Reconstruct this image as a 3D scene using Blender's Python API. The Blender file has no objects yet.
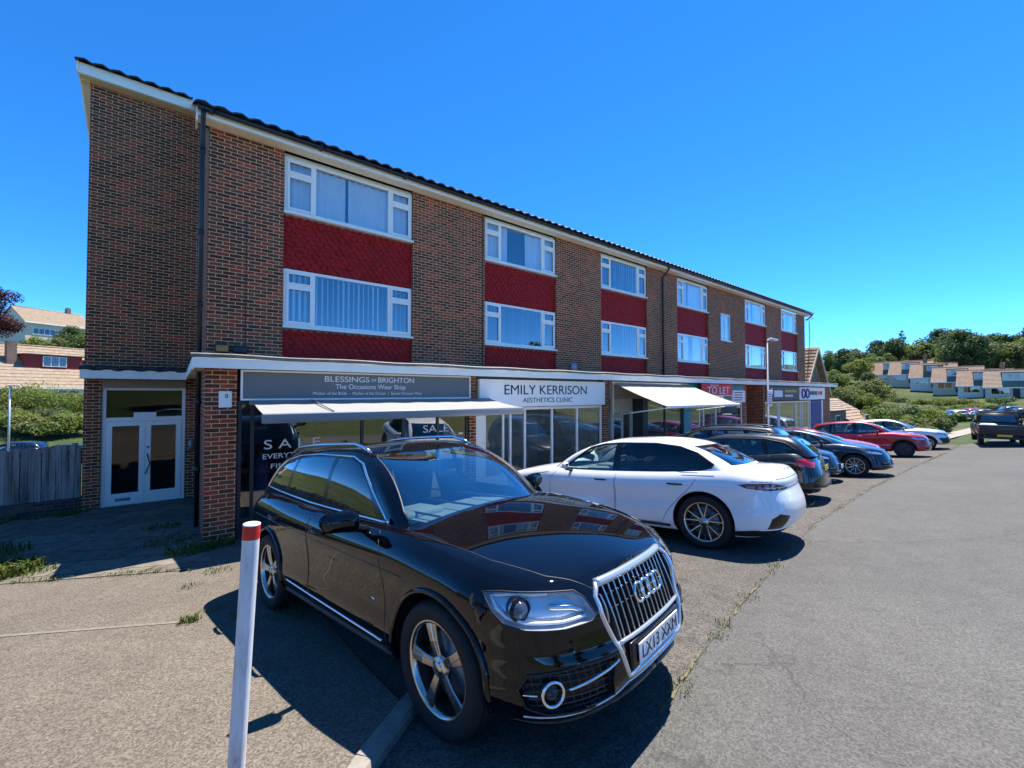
import bpy, bmesh, math, random
from mathutils import Vector, Matrix
from mathutils.bvhtree import BVHTree
random.seed(7)
PI = math.pi
SC = bpy.context.scene
COL = SC.collection

# ------------------------------------------------------------------ objects
def tag(o, label=None, cat=None, group=None, kind=None):
    if label: o['label'] = label
    if cat: o['category'] = cat
    if group: o['group'] = group
    if kind: o['kind'] = kind
    return o

def empty(name, loc=(0, 0, 0), rz=0.0, label=None, cat=None, group=None, rot=None):
    o = bpy.data.objects.new(name, None)
    o.empty_display_size = 0.2
    COL.objects.link(o)
    o.location = loc
    o.rotation_euler = rot if rot is not None else (0, 0, rz)
    return tag(o, label, cat, group)

def link_mesh(name, me, parent=None):
    o = bpy.data.objects.new(name, me)
    COL.objects.link(o)
    if parent is not None: o.parent = parent
    return o

def copy_tree(o, parent=None):
    c = o.copy(); COL.objects.link(c)
    if parent is not None: c.parent = parent
    for ch in list(o.children): copy_tree(ch, c)
    return c

class MB:
    """collects shapes; build() links them as ONE mesh object"""
    def __init__(s, off=(0, 0, 0)):
        s.v = []; s.f = []; s.m = []; s.sm = []; s.off = Vector(off); s.cm = 0
    def add(s, vs, fs, smooth=False, m=None):
        b = len(s.v)
        s.v += [tuple(Vector(p)) for p in vs]
        for f in fs:
            s.f.append([b + i for i in f]); s.m.append(s.cm if m is None else m); s.sm.append(smooth)
        return s
    def box(s, x0, x1, y0, y1, z0, z1, m=None):
        vs = [(x, y, z) for z in (z0, z1) for y in (y0, y1) for x in (x0, x1)]
        return s.add(vs, [(0, 2, 3, 1), (4, 5, 7, 6), (0, 1, 5, 4), (2, 6, 7, 3), (0, 4, 6, 2), (1, 3, 7, 5)], m=m)
    def bbox(s, c, e1, e2, e3, m=None):
        c, e1, e2, e3 = map(Vector, (c, e1, e2, e3))
        vs = [c + e1 * a + e2 * b + e3 * d for d in (-1, 1) for b in (-1, 1) for a in (-1, 1)]
        return s.add(vs, [(0, 2, 3, 1), (4, 5, 7, 6), (0, 1, 5, 4), (2, 6, 7, 3), (0, 4, 6, 2), (1, 3, 7, 5)], m=m)
    def rbox(s, x0, x1, y0, y1, z0, z1, r, m=None, smooth=True, seg=2):
        bm = bmesh.new()
        bmesh.ops.create_cube(bm, size=1)
        for v in bm.verts:
            v.co = Vector(((x0 + x1) / 2 + v.co.x * (x1 - x0), (y0 + y1) / 2 + v.co.y * (y1 - y0), (z0 + z1) / 2 + v.co.z * (z1 - z0)))
        bmesh.ops.bevel(bm, geom=bm.edges[:], offset=r, segments=seg, affect='EDGES', profile=.5)
        s.frombm(bm, smooth, m); bm.free(); return s
    def frombm(s, bm, smooth=False, m=None, mat=None):
        bm.verts.index_update()
        vs = [(mat @ v.co if mat else v.co.copy()) for v in bm.verts]
        return s.add(vs, [[v.index for v in f.verts] for f in bm.faces], smooth, m)
    def quad(s, a, b, c, d, m=None):
        return s.add([a, b, c, d], [(0, 1, 2, 3)], m=m)
    def prism(s, poly, fn, d0, d1, m=None, smooth=False):
        """poly 2D extruded; fn(u,v,d)->xyz"""
        n = len(poly)
        vs = [fn(u, v, d0) for u, v in poly] + [fn(u, v, d1) for u, v in poly]
        fs = [tuple(range(n))[::-1], tuple(range(n, 2 * n))] + [(i, (i + 1) % n, n + (i + 1) % n, n + i) for i in range(n)]
        return s.add(vs, fs, smooth, m)
    def tube(s, pts, r, n=8, cap=True, smooth=True, m=None, closed=False):
        pts = [Vector(p) for p in pts]
        k = len(pts)
        rr = r if isinstance(r, (list, tuple)) else [r] * k
        vs = []; up0 = None
        for i, p in enumerate(pts):
            if closed: t = pts[(i + 1) % k] - pts[i - 1]
            else: t = pts[min(i + 1, k - 1)] - pts[max(i - 1, 0)]
            if t.length < 1e-9: t = Vector((0, 0, 1))
            t.normalize()
            if up0 is None:
                a = Vector((0, 0, 1)) if abs(t.z) < .9 else Vector((1, 0, 0))
            else: a = up0
            e1 = (a - t * a.dot(t))
            if e1.length < 1e-6: e1 = t.orthogonal()
            e1.normalize(); e2 = t.cross(e1); up0 = e1
            vs += [p + (e1 * math.cos(q * 2 * PI / n) + e2 * math.sin(q * 2 * PI / n)) * rr[i] for q in range(n)]
        fs = []
        for i in range(k if closed else k - 1):
            j = (i + 1) % k
            for q in range(n):
                fs.append((i * n + q, i * n + (q + 1) % n, j * n + (q + 1) % n, j * n + q))
        if cap and not closed:
            fs.append(tuple(range(n))[::-1]); fs.append(tuple((k - 1) * n + q for q in range(n)))
        return s.add(vs, fs, smooth, m)
    def cyl(s, p0, p1, r0, r1=None, n=16, smooth=True, m=None):
        return s.tube([p0, p1], [r0, r0 if r1 is None else r1], n, True, smooth, m)
    def lathe(s, prof, n=48, axis='y', c=(0, 0, 0), smooth=True, m=None, closed=False):
        """prof: list of (r, d) ; revolves about axis through c"""
        vs = []
        for (r, d) in prof:
            for q in range(n):
                a = 2 * PI * q / n
                if axis == 'y': p = (c[0] + r * math.cos(a), c[1] + d, c[2] + r * math.sin(a))
                elif axis == 'z': p = (c[0] + r * math.cos(a), c[1] + r * math.sin(a), c[2] + d)
                else: p = (c[0] + d, c[1] + r * math.cos(a), c[2] + r * math.sin(a))
                vs.append(p)
        fs = []
        k = len(prof)
        for i in range(k if closed else k - 1):
            j = (i + 1) % k
            for q in range(n):
                fs.append((i * n + q, j * n + q, j * n + (q + 1) % n, i * n + (q + 1) % n))
        return s.add(vs, fs, smooth, m)
    def build(s, name, mats, parent=None, fixn=True):
        me = bpy.data.meshes.new(name)
        o = s.off
        me.from_pydata([(v[0] - o.x, v[1] - o.y, v[2] - o.z) for v in s.v], [], s.f)
        mats = mats if isinstance(mats, (list, tuple)) else [mats]
        for m in mats: me.materials.append(m)
        me.polygons.foreach_set('material_index', s.m)
        me.polygons.foreach_set('use_smooth', s.sm)
        me.validate(); me.update()
        if fixn:
            bm = bmesh.new(); bm.from_mesh(me)
            bmesh.ops.recalc_face_normals(bm, faces=bm.faces[:])
            bm.to_mesh(me); bm.free()
        return link_mesh(name, me, parent)

def text(name, body, size, loc, rot, mat, parent=None, align='CENTER', ext=.004, sx=1.0, spacing=1.0, wide=None):
    cu = bpy.data.curves.new(name, 'FONT')
    cu.body = body; cu.size = size; cu.align_x = align; cu.align_y = 'CENTER'; cu.extrude = ext
    cu.space_character = spacing
    cu.materials.append(mat)
    o = bpy.data.objects.new(name, cu); COL.objects.link(o)
    bpy.context.view_layer.update()
    if wide and o.dimensions.x > 0: k = wide / o.dimensions.x
    else: k = sx
    dg = bpy.context.evaluated_depsgraph_get()
    me = bpy.data.meshes.new_from_object(o.evaluated_get(dg))
    me.transform(Matrix.Diagonal((k, 1, 1, 1)))
    bpy.data.objects.remove(o)
    me.materials.clear(); me.materials.append(mat)
    o = link_mesh(name, me, parent)
    o.location = loc; o.rotation_euler = rot
    return o

# ------------------------------------------------------------------ materials
def newmat(name):
    m = bpy.data.materials.new(name); m.use_nodes = True
    nt = m.node_tree
    for n in list(nt.nodes): nt.nodes.remove(n)
    out = nt.nodes.new('ShaderNodeOutputMaterial')
    return m, nt, out

def N(nt, t, **kw):
    n = nt.nodes.new(t)
    for k, v in kw.items():
        if k.startswith('i_'):
            key = k[2:]
            n.inputs[int(key) if key.isdigit() else key.replace('_', ' ')].default_value = v
        else: setattr(n, k, v)
    return n

def ramp(nt, stops, interp='LINEAR'):
    r = nt.nodes.new('ShaderNodeValToRGB')
    r.color_ramp.interpolation = interp
    e = r.color_ramp.elements
    while len(e) > 1: e.remove(e[0])
    e[0].position = stops[0][0]; e[0].color = (*stops[0][1], 1)
    for p, c in stops[1:]:
        x = e.new(p); x.color = (*c, 1)
    return r

def pri(nt, out, col=(.5, .5, .5), rough=.6, metal=0., coat=0., spec=.5, coat_r=.03):
    p = nt.nodes.new('ShaderNodeBsdfPrincipled')
    p.inputs['Base Color'].default_value = (*col, 1)
    p.inputs['Roughness'].default_value = rough
    p.inputs['Metallic'].default_value = metal
    p.inputs['Coat Weight'].default_value = coat
    p.inputs['Coat Roughness'].default_value = coat_r
    p.inputs['Specular IOR Level'].default_value = spec
    nt.links.new(p.outputs[0], out.inputs[0])
    return p

MATS = {}
def simple(name, col, rough=.6, metal=0., coat=0., spec=.5, var=.12, scale=6., bump=0., bscale=40., dirt=None, coat_r=.03):
    """principled with soft noise variation in colour and roughness"""
    if name in MATS: return MATS[name]
    m, nt, out = newmat(name)
    p = pri(nt, out, col, rough, metal, coat, spec, coat_r)
    L = nt.links.new
    if var > 0:
        tc = N(nt, 'ShaderNodeTexCoord')
        no = N(nt, 'ShaderNodeTexNoise', i_Scale=scale, i_Detail=6., i_Roughness=.6)
        L(tc.outputs['Object'], no.inputs['Vector'])
        lo = tuple(c * (1 - var) for c in col); hi = tuple(min(1, c * (1 + var)) for c in col)
        stops = [(.3, lo), (.7, hi)]
        if dirt: stops = [(.22, dirt), (.36, lo), (.7, hi)]
        r = ramp(nt, stops)
        L(no.outputs['Fac'], r.inputs['Fac']); L(r.outputs[0], p.inputs['Base Color'])
        mr = N(nt, 'ShaderNodeMapRange', i_3=max(0, rough * .85), i_4=min(1, rough * 1.15))
        L(no.outputs['Fac'], mr.inputs[0]); L(mr.outputs[0], p.inputs['Roughness'])
    if bump > 0:
        tc2 = N(nt, 'ShaderNodeTexCoord')
        nb = N(nt, 'ShaderNodeTexNoise', i_Scale=bscale, i_Detail=4.)
        L(tc2.outputs['Object'], nb.inputs['Vector'])
        b = N(nt, 'ShaderNodeBump', i_Strength=bump, i_Distance=.01)
        L(nb.outputs['Fac'], b.inputs['Height']); L(b.outputs[0], p.inputs['Normal'])
    MATS[name] = m
    return m

def glass_mat(name, tint=(.8, .88, .86), refl=1.8, base=0.0, rough=0.0):
    if name in MATS: return MATS[name]
    m, nt, out = newmat(name); L = nt.links.new
    ge = N(nt, 'ShaderNodeNewGeometry')
    dt = N(nt, 'ShaderNodeVectorMath', operation='DOT_PRODUCT'); L(ge.outputs['Normal'], dt.inputs[0]); L(ge.outputs['Incoming'], dt.inputs[1])
    ab = N(nt, 'ShaderNodeMath', operation='ABSOLUTE'); L(dt.outputs['Value'], ab.inputs[0])
    om = N(nt, 'ShaderNodeMath', operation='SUBTRACT', use_clamp=True, i_0=1.); L(ab.outputs[0], om.inputs[1])
    pw = N(nt, 'ShaderNodeMath', operation='POWER', i_1=5.); L(om.outputs[0], pw.inputs[0])
    sc_ = N(nt, 'ShaderNodeMath', operation='MULTIPLY_ADD', i_1=.96, i_2=.04); L(pw.outputs[0], sc_.inputs[0])
    mu = N(nt, 'ShaderNodeMath', operation='MULTIPLY_ADD', use_clamp=True, i_1=refl, i_2=base)
    L(sc_.outputs[0], mu.inputs[0])
    tr = N(nt, 'ShaderNodeBsdfTransparent', i_Color=(*tint, 1))
    gl = N(nt, 'ShaderNodeBsdfGlossy', i_Roughness=rough, i_Color=(1, 1, 1, 1))
    mx = N(nt, 'ShaderNodeMixShader')
    L(mu.outputs[0], mx.inputs[0]); L(tr.outputs[0], mx.inputs[1]); L(gl.outputs[0], mx.inputs[2]); L(mx.outputs[0], out.inputs[0])
    MATS[name] = m
    return m

def brick_mat(name, cols, mortar, bump=.6, bw=.225, rh=.075, ms=.011, seed=0., wash=.25):
    """real-size brickwork from object coordinates; faces pick x or y along the course by their normal"""
    m, nt, out = newmat(name); L = nt.links.new
    p = pri(nt, out, rough=.85, spec=.3)
    tc = N(nt, 'ShaderNodeTexCoord'); sep = N(nt, 'ShaderNodeSeparateXYZ'); L(tc.outputs['Object'], sep.inputs[0])
    ge = N(nt, 'ShaderNodeSeparateXYZ'); L(tc.outputs['Normal'], ge.inputs[0])
    ab = N(nt, 'ShaderNodeMath', operation='ABSOLUTE'); L(ge.outputs['X'], ab.inputs[0])
    gt = N(nt, 'ShaderNodeMath', operation='GREATER_THAN', i_1=.6); L(ab.outputs[0], gt.inputs[0])
    mx = N(nt, 'ShaderNodeMix', data_type='FLOAT'); L(gt.outputs[0], mx.inputs[0]); L(sep.outputs['X'], mx.inputs[2]); L(sep.outputs['Y'], mx.inputs[3])
    cb = N(nt, 'ShaderNodeCombineXYZ'); L(mx.outputs[0], cb.inputs['X']); L(sep.outputs['Z'], cb.inputs['Y'])
    # small wobble so that the courses are not ruler straight
    wn = N(nt, 'ShaderNodeTexNoise', i_Scale=9., i_Detail=2.); L(cb.outputs[0], wn.inputs['Vector'])
    ws = N(nt, 'ShaderNodeVectorMath', operation='SUBTRACT'); ws.inputs[1].default_value = (.5, .5, .5); L(wn.outputs['Color'], ws.inputs[0])
    wm = N(nt, 'ShaderNodeVectorMath', operation='SCALE'); wm.inputs['Scale'].default_value = .006; L(ws.outputs[0], wm.inputs[0])
    wa = N(nt, 'ShaderNodeVectorMath', operation='ADD'); L(cb.outputs[0], wa.inputs[0]); L(wm.outputs[0], wa.inputs[1])
    br = N(nt, 'ShaderNodeTexBrick', offset=.5, i_Scale=1.)
    br.inputs['Color1'].default_value = (0, 0, 0, 1); br.inputs['Color2'].default_value = (1, 1, 1, 1)
    br.inputs['Mortar Size'].default_value = ms / 2 * 1.1; br.inputs['Mortar Smooth'].default_value = .15
    br.inputs['Brick Width'].default_value = bw; br.inputs['Row Height'].default_value = rh
    L(wa.outputs[0], br.inputs['Vector'])
    k = len(cols)
    rp = ramp(nt, [(i / k, c) for i, c in enumerate(cols)], 'CONSTANT'); L(br.outputs['Color'], rp.inputs['Fac'])
    n1 = N(nt, 'ShaderNodeTexNoise', i_Scale=30., i_Detail=5., i_Roughness=.7); L(tc.outputs['Object'], n1.inputs['Vector'])
    n2 = N(nt, 'ShaderNodeTexNoise', i_Scale=.8, i_Detail=4.); L(tc.outputs['Object'], n2.inputs['Vector'])
    m1 = N(nt, 'ShaderNodeMapRange', i_1=.3, i_2=.7, i_3=.6, i_4=1.4); L(n1.outputs['Fac'], m1.inputs[0])
    m2 = N(nt, 'ShaderNodeMapRange', i_1=.3, i_2=.7, i_3=1 - wash, i_4=1 + wash); L(n2.outputs['Fac'], m2.inputs[0])
    mm = N(nt, 'ShaderNodeMath', operation='MULTIPLY'); L(m1.outputs[0], mm.inputs[0]); L(m2.outputs[0], mm.inputs[1])
    sc = N(nt, 'ShaderNodeVectorMath', operation='SCALE'); L(rp.outputs[0], sc.inputs[0]); L(mm.outputs[0], sc.inputs['Scale'])
    fm = N(nt, 'ShaderNodeMix', data_type='RGBA'); L(br.outputs['Fac'], fm.inputs[0]); L(sc.outputs[0], fm.inputs[6])
    fm.inputs[7].default_value = (*mortar, 1)
    L(fm.outputs[2], p.inputs['Base Color'])
    iv = N(nt, 'ShaderNodeMath', operation='SUBTRACT', i_0=1.); L(br.outputs['Fac'], iv.inputs[1])
    ad = N(nt, 'ShaderNodeMath', operation='MULTIPLY_ADD', i_1=.25); L(n1.outputs['Fac'], ad.inputs[0]); L(iv.outputs[0], ad.inputs[2])
    b = N(nt, 'ShaderNodeBump', i_Strength=bump, i_Distance=.008); L(ad.outputs[0], b.inputs['Height']); L(b.outputs[0], p.inputs['Normal'])
    MATS[name] = m
    return m

def tarmac_mat(name, lo, hi, patch=.2, agg=.5, cracks=True):
    m, nt, out = newmat(name); L = nt.links.new
    p = pri(nt, out, rough=.9, spec=.25)
    tc = N(nt, 'ShaderNodeTexCoord')
    big = N(nt, 'ShaderNodeTexNoise', i_Scale=.35, i_Detail=5., i_Roughness=.6); L(tc.outputs['Object'], big.inputs['Vector'])
    mid = N(nt, 'ShaderNodeTexNoise', i_Scale=3.2, i_Detail=6., i_Roughness=.65); L(tc.outputs['Object'], mid.inputs['Vector'])
    fine = N(nt, 'ShaderNodeTexNoise', i_Scale=70., i_Detail=3., i_Roughness=.8); L(tc.outputs['Object'], fine.inputs['Vector'])
    vor = N(nt, 'ShaderNodeTexVoronoi', i_Scale=95.); L(tc.outputs['Object'], vor.inputs['Vector'])
    a = N(nt, 'ShaderNodeMath', operation='MULTIPLY_ADD', i_1=.55, i_2=0.); L(big.outputs['Fac'], a.inputs[0])
    b = N(nt, 'ShaderNodeMath', operation='MULTIPLY_ADD', i_1=.45); L(mid.outputs['Fac'], b.inputs[0]); L(a.outputs[0], b.inputs[2])
    rp = ramp(nt, [(.36, lo), (.64, hi)]); L(b.outputs[0], rp.inputs['Fac'])
    sv = N(nt, 'ShaderNodeSeparateXYZ'); L(vor.outputs['Color'], sv.inputs[0])
    st = N(nt, 'ShaderNodeMapRange', i_1=0., i_2=1., i_3=1 - agg, i_4=1 + agg); L(sv.outputs[0], st.inputs[0])
    f2 = N(nt, 'ShaderNodeMapRange', i_1=.3, i_2=.7, i_3=.78, i_4=1.22); L(fine.outputs['Fac'], f2.inputs[0])
    mu = N(nt, 'ShaderNodeMath', operation='MULTIPLY'); L(st.outputs[0], mu.inputs[0]); L(f2.outputs[0], mu.inputs[1])
    sc = N(nt, 'ShaderNodeVectorMath', operation='SCALE'); L(rp.outputs[0], sc.inputs[0]); L(mu.outputs[0], sc.inputs['Scale'])
    last = sc.outputs[0]
    hsum = vor.outputs['Distance']
    if cracks:
        wn = N(nt, 'ShaderNodeTexNoise', i_Scale=1.1, i_Detail=6.); L(tc.outputs['Object'], wn.inputs['Vector'])
        sb = N(nt, 'ShaderNodeVectorMath', operation='MULTIPLY_ADD'); sb.inputs[1].default_value = (.9, .9, .9)
        L(wn.outputs['Color'], sb.inputs[0]); L(tc.outputs['Object'], sb.inputs[2])
        vc = N(nt, 'ShaderNodeTexVoronoi', feature='DISTANCE_TO_EDGE', i_Scale=.16); L(sb.outputs[0], vc.inputs['Vector'])
        cm = N(nt, 'ShaderNodeMapRange', i_1=.0, i_2=.0024, i_3=.72, i_4=1.); L(vc.outputs['Distance'], cm.inputs[0])
        s2 = N(nt, 'ShaderNodeVectorMath', operation='SCALE'); L(last, s2.inputs[0]); L(cm.outputs[0], s2.inputs['Scale'])
        last = s2.outputs[0]
    # oil and tyre stains
    stn = N(nt, 'ShaderNodeTexNoise', i_Scale=1.4, i_Detail=5., i_Roughness=.55); L(tc.outputs['Object'], stn.inputs['Vector'])
    sm = N(nt, 'ShaderNodeMapRange', i_1=.60, i_2=.72, i_3=1., i_4=1 - patch); L(stn.outputs['Fac'], sm.inputs[0])
    s3 = N(nt, 'ShaderNodeVectorMath', operation='SCALE'); L(last, s3.inputs[0]); L(sm.outputs[0], s3.inputs['Scale'])
    L(s3.outputs[0], p.inputs['Base Color'])
    bp = N(nt, 'ShaderNodeBump', i_Strength=.38, i_Distance=.006); L(hsum, bp.inputs['Height']); L(bp.outputs[0], p.inputs['Normal'])
    MATS[name] = m
    return m

def leaf_mat(name, c1, c2, trans=.35, scale=1.3):
    """leaves: colour varies by clump position; light also passes through"""
    if name in MATS: return MATS[name]
    m, nt, out = newmat(name); L = nt.links.new
    tc = N(nt, 'ShaderNodeTexCoord')
    no = N(nt, 'ShaderNodeTexNoise', i_Scale=scale, i_Detail=5., i_Roughness=.7); L(tc.outputs['Object'], no.inputs['Vector'])
    rp = ramp(nt, [(.32, c1), (.68, c2)]); L(no.outputs['Fac'], rp.inputs['Fac'])
    df = N(nt, 'ShaderNodeBsdfPrincipled', i_Roughness=.6); df.inputs['Specular IOR Level'].default_value = .3
    tl = N(nt, 'ShaderNodeBsdfTranslucent')
    L(rp.outputs[0], df.inputs['Base Color']); L(rp.outputs[0], tl.inputs['Color'])
    mx = N(nt, 'ShaderNodeMixShader', i_0=trans); L(df.outputs[0], mx.inputs[1]); L(tl.outputs[0], mx.inputs[2]); L(mx.outputs[0], out.inputs[0])
    MATS[name] = m
    return m

def M_(n): return MATS[n]
brick_mat('dark_brick', [(.105, .037, .018), (.225, .066, .029), (.14, .048, .021), (.29, .068, .029), (.112, .042, .022), (.36, .066, .027), (.17, .057, .025)], (.82, .52, .29), ms=.0105)
brick_mat('pier_brick', [(.045, .028, .024), (.13, .062, .04), (.07, .04, .03), (.17, .085, .05), (.22, .085, .05), (.09, .05, .035)], (.40, .34, .27))
brick_mat('garden_brick', [(.07, .05, .045), (.11, .07, .05), (.05, .04, .04)], (.16, .14, .12))
brick_mat('far_brick', [(.20, .11, .075), (.26, .14, .09), (.17, .10, .07)], (.35, .3, .25))
simple('white_upvc', (.93, .89, .79), .35, var=.03)
simple('white_paint', (.93, .88, .75), .5, var=.05, scale=3)
simple('cream_paint', (.74, .68, .56), .55, var=.08, scale=3)
simple('soffit_cream', (.80, .70, .54), .6, var=.06)
simple('black_plastic', (.012, .012, .014), .35, var=.1)
simple('roof_tile', (.035, .032, .034), .75, var=.4, scale=5, bump=.4, bscale=25)
simple('felt', (.02, .021, .024), .5, var=.3, scale=4, bump=.3, bscale=8)
simple('lead', (.16, .15, .14), .6, var=.3, scale=5, bump=.3)
simple('red_tile', (.38, .0095, .0048), .65, var=.55, scale=14, spec=.3)
simple('curtain', (.80, .80, .78), .9, var=.05)
simple('blind', (.80, .79, .76), .8, var=.05)
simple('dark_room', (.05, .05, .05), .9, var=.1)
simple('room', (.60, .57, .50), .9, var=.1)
simple('charcoal_frame', (.03, .033, .036), .4, var=.1)
simple('sign_grey', (.150, .155, .150), .45, var=.05)
simple('sign_white', (.92, .88, .80), .4, var=.03)
simple('letter_white', (.85, .85, .84), .5, var=0)
simple('letter_black', (.02, .02, .025), .5, var=0)
simple('letter_grey', (.09, .09, .10), .5, var=0)
simple('letter_red', (.80, .018, .014), .5, var=0)
simple('awning_white', (.255, .250, .235), .8, var=.03)
simple('awning_cream', (.345, .315, .250), .85, var=.03)
simple('awning_bar', (.22, .225, .225), .4, var=.05)
simple('teal_paint', (.035, .27, .27), .45, var=.08)
simple('blue_paint', (.008, .03, .22), .4, var=.08)
simple('brown_panel', (.30, .24, .17), .7, var=.1)
simple('sky_glass', (.3, .3, .3), .1)
def fence_mat():
    m, nt, out = newmat('fence_wood'); L = nt.links.new
    p = pri(nt, out, rough=.88, spec=.25)
    tc = N(nt, 'ShaderNodeTexCoord'); mp = N(nt, 'ShaderNodeMapping'); mp.inputs['Scale'].default_value = (7., 7., .55); L(tc.outputs['Object'], mp.inputs['Vector'])
    no = N(nt, 'ShaderNodeTexNoise', i_Scale=1.3, i_Detail=7., i_Roughness=.7); L(mp.outputs[0], no.inputs['Vector'])
    r = ramp(nt, [(.30, (.085, .055, .038)), (.42, (.21, .18, .15)), (.55, (.33, .29, .25)), (.70, (.44, .41, .37))]); L(no.outputs['Fac'], r.inputs['Fac']); L(r.outputs[0], p.inputs['Base Color'])
    b = N(nt, 'ShaderNodeBump', i_Strength=.6, i_Distance=.01); L(no.outputs['Fac'], b.inputs['Height']); L(b.outputs[0], p.inputs['Normal'])
    MATS['fence_wood'] = m
fence_mat()
simple('stone_kerb', (.21, .19, .16), .85, var=.25, scale=12, bump=.4, bscale=60)
simple('galv', (.24, .26, .28), .45, .6, var=.15)
simple('rubber', (.018, .018, .019), .75, var=.15, scale=20, spec=.3)
simple('rim_alloy', (.56, .52, .46), .22, 1., var=.04)
simple('rim_dark', (.06, .06, .065), .35, .6, var=.1)
simple('chrome', (.80, .81, .82), .12, 1., var=.02)
simple('dark_trim', (.014, .014, .015), .5, var=.1)
simple('gloss_trim', (.008, .008, .009), .15, var=.0)
simple('seat_dark', (.03, .03, .033), .7, var=.15)
simple('dash_grey', (.17, .175, .175), .7, var=.1)
simple('plate_white', (.78, .78, .74), .4, var=.02)
simple('plate_yellow', (.72, .52, .03), .4, var=.02)
simple('lamp_silver', (.66, .67, .69), .22, .75, var=0)
simple('lamp_housing', (.72, .73, .75), .25, .45, var=.1, scale=20)
simple('lamp_white', (.85, .87, .9), .2, var=0)
simple('tail_dark', (.22, .005, .010), .10, var=0, coat=1)
simple('tail_red', (.60, .008, .014), .12, var=0, coat=1)
simple('amber', (.7, .22, .02), .2, var=0)
glass_mat('window_glass', (.80, .86, .88), 1.9, .16)
glass_mat('shop_glass', (.78, .82, .80), 1.7, .13)
glass_mat('door_glass', (.55, .55, .52), 1.3, .0)
glass_mat('car_glass', (.62, .72, .70), 1.7, .03)
glass_mat('windscreen_glass', (.64, .84, .84), 1.9, .20)
glass_mat('privacy_glass', (.09, .10, .11), 1.6, .0)
glass_mat('lamp_glass', (.97, .98, .98), 1.0, .0)
simple('wood_trunk', (.10, .075, .055), .9, var=.3, bump=.5)
tarmac_mat('tarmac_road', (.074, .070, .063), (.101, .096, .087), .14, .30)
tarmac_mat('tarmac_apron', (.103, .086, .066), (.142, .119, .092), .16, .42, cracks=False)
tarmac_mat('tarmac_bay', (.074, .066, .056), (.106, .095, .082), .25, .5)
# ------------------------------------------------------------------ car builder
from mathutils.interpolate import poly_3d_calc

def pchip(keys):
    ks = sorted(keys); xs = [k[0] for k in ks]; ys = [k[1] for k in ks]; n = len(xs)
    if n == 1: return lambda x: ys[0]
    h = [xs[i + 1] - xs[i] for i in range(n - 1)]
    d = [(ys[i + 1] - ys[i]) / h[i] for i in range(n - 1)]
    m = [0.0] * n
    m[0] = d[0]; m[-1] = d[-1]
    for i in range(1, n - 1):
        if d[i - 1] * d[i] > 0:
            w1 = 2 * h[i] + h[i - 1]; w2 = h[i] + 2 * h[i - 1]
            m[i] = (w1 + w2) / (w1 / d[i - 1] + w2 / d[i])
    def f(x):
        if x <= xs[0]: return ys[0]
        if x >= xs[-1]: return ys[-1]
        i = 0
        while x > xs[i + 1]: i += 1
        t = (x - xs[i]) / h[i]
        return (ys[i] * (1 + 2 * t) * (1 - t) ** 2 + m[i] * h[i] * t * (1 - t) ** 2 + ys[i + 1] * t * t * (3 - 2 * t) + m[i + 1] * h[i] * t * t * (t - 1))
    return f

def half_outline(xf, xr, W, Lf, nf, Lr, nr, NF, NS, NR):
    P = []
    xc = xf - Lf; xd = xr + Lr
    for k in range(NF):
        th = k / NF * PI / 2
        P.append((xc + Lf * math.cos(th) ** (2 / nf), W(xc) * math.sin(th) ** (2 / nf)))
    for k in range(NS + 1):
        x = xc + (xd - xc) * k / NS
        P.append((x, W(x)))
    for k in range(1, NR + 1):
        th = k / NR * PI / 2
        P.append((xd - Lr * math.sin(th) ** (2 / nr), W(xd) * max(0.0, math.cos(th)) ** (2 / nr) if k < NR else 0.0))
    P[0] = (P[0][0], 0.0)
    return P

def shell_bm(rings, M, lidfn, keep=None):
    """rings: list of half outlines [(x,y,z)...]; mirrored wall plus a lid across the last ring"""
    bm = bmesh.new(); n = len(rings[0]) - 1
    V = []
    for R in rings:
        left = [bm.verts.new(p) for p in R]
        right = [bm.verts.new((p[0], -p[1], p[2])) for p in R[1:-1]]
        V.append((left, right))
    def loop(k):
        l, r = V[k]; return l + r[::-1]
    for k in range(len(rings) - 1):
        a, b = loop(k), loop(k + 1); c = len(a)
        for i in range(c):
            j = (i + 1) % c
            bm.faces.new((a[i], a[j], b[j], b[i]))
    l, r = V[-1]; T = rings[-1]
    rows = [[l[0]]]
    for i in range(1, n):
        x, y, z = T[i]
        row = [l[i]]
        for q in range(1, M):
            t = 1 - 2 * q / M
            row.append(bm.verts.new((x, y * t, lidfn(x, y * t, y, z))))
        row.append(r[i - 1]); rows.append(row)
    rows.append([l[n]])
    for i in range(n):
        a, b = rows[i], rows[i + 1]
        for q in range(M):
            if keep and not keep((T[i][0] + T[i + 1][0]) / 2, 1 - (2 * q + 1) / M): continue
            if len(a) == 1: bm.faces.new((a[0], b[q], b[q + 1]))
            elif len(b) == 1: bm.faces.new((a[q], b[0], a[q + 1]))
            else: bm.faces.new((a[q], b[q], b[q + 1], a[q + 1]))
    bmesh.ops.recalc_face_normals(bm, faces=bm.faces[:])
    bm.normal_update()
    c = Vector((0, 0, 0))
    up = sum((f.normal.z * f.calc_area() for f in bm.faces if f.calc_center_median().z > .9), 0.0)
    if up < 0:
        bmesh.ops.reverse_faces(bm, faces=bm.faces[:]); bm.normal_update()
    return bm

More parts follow.
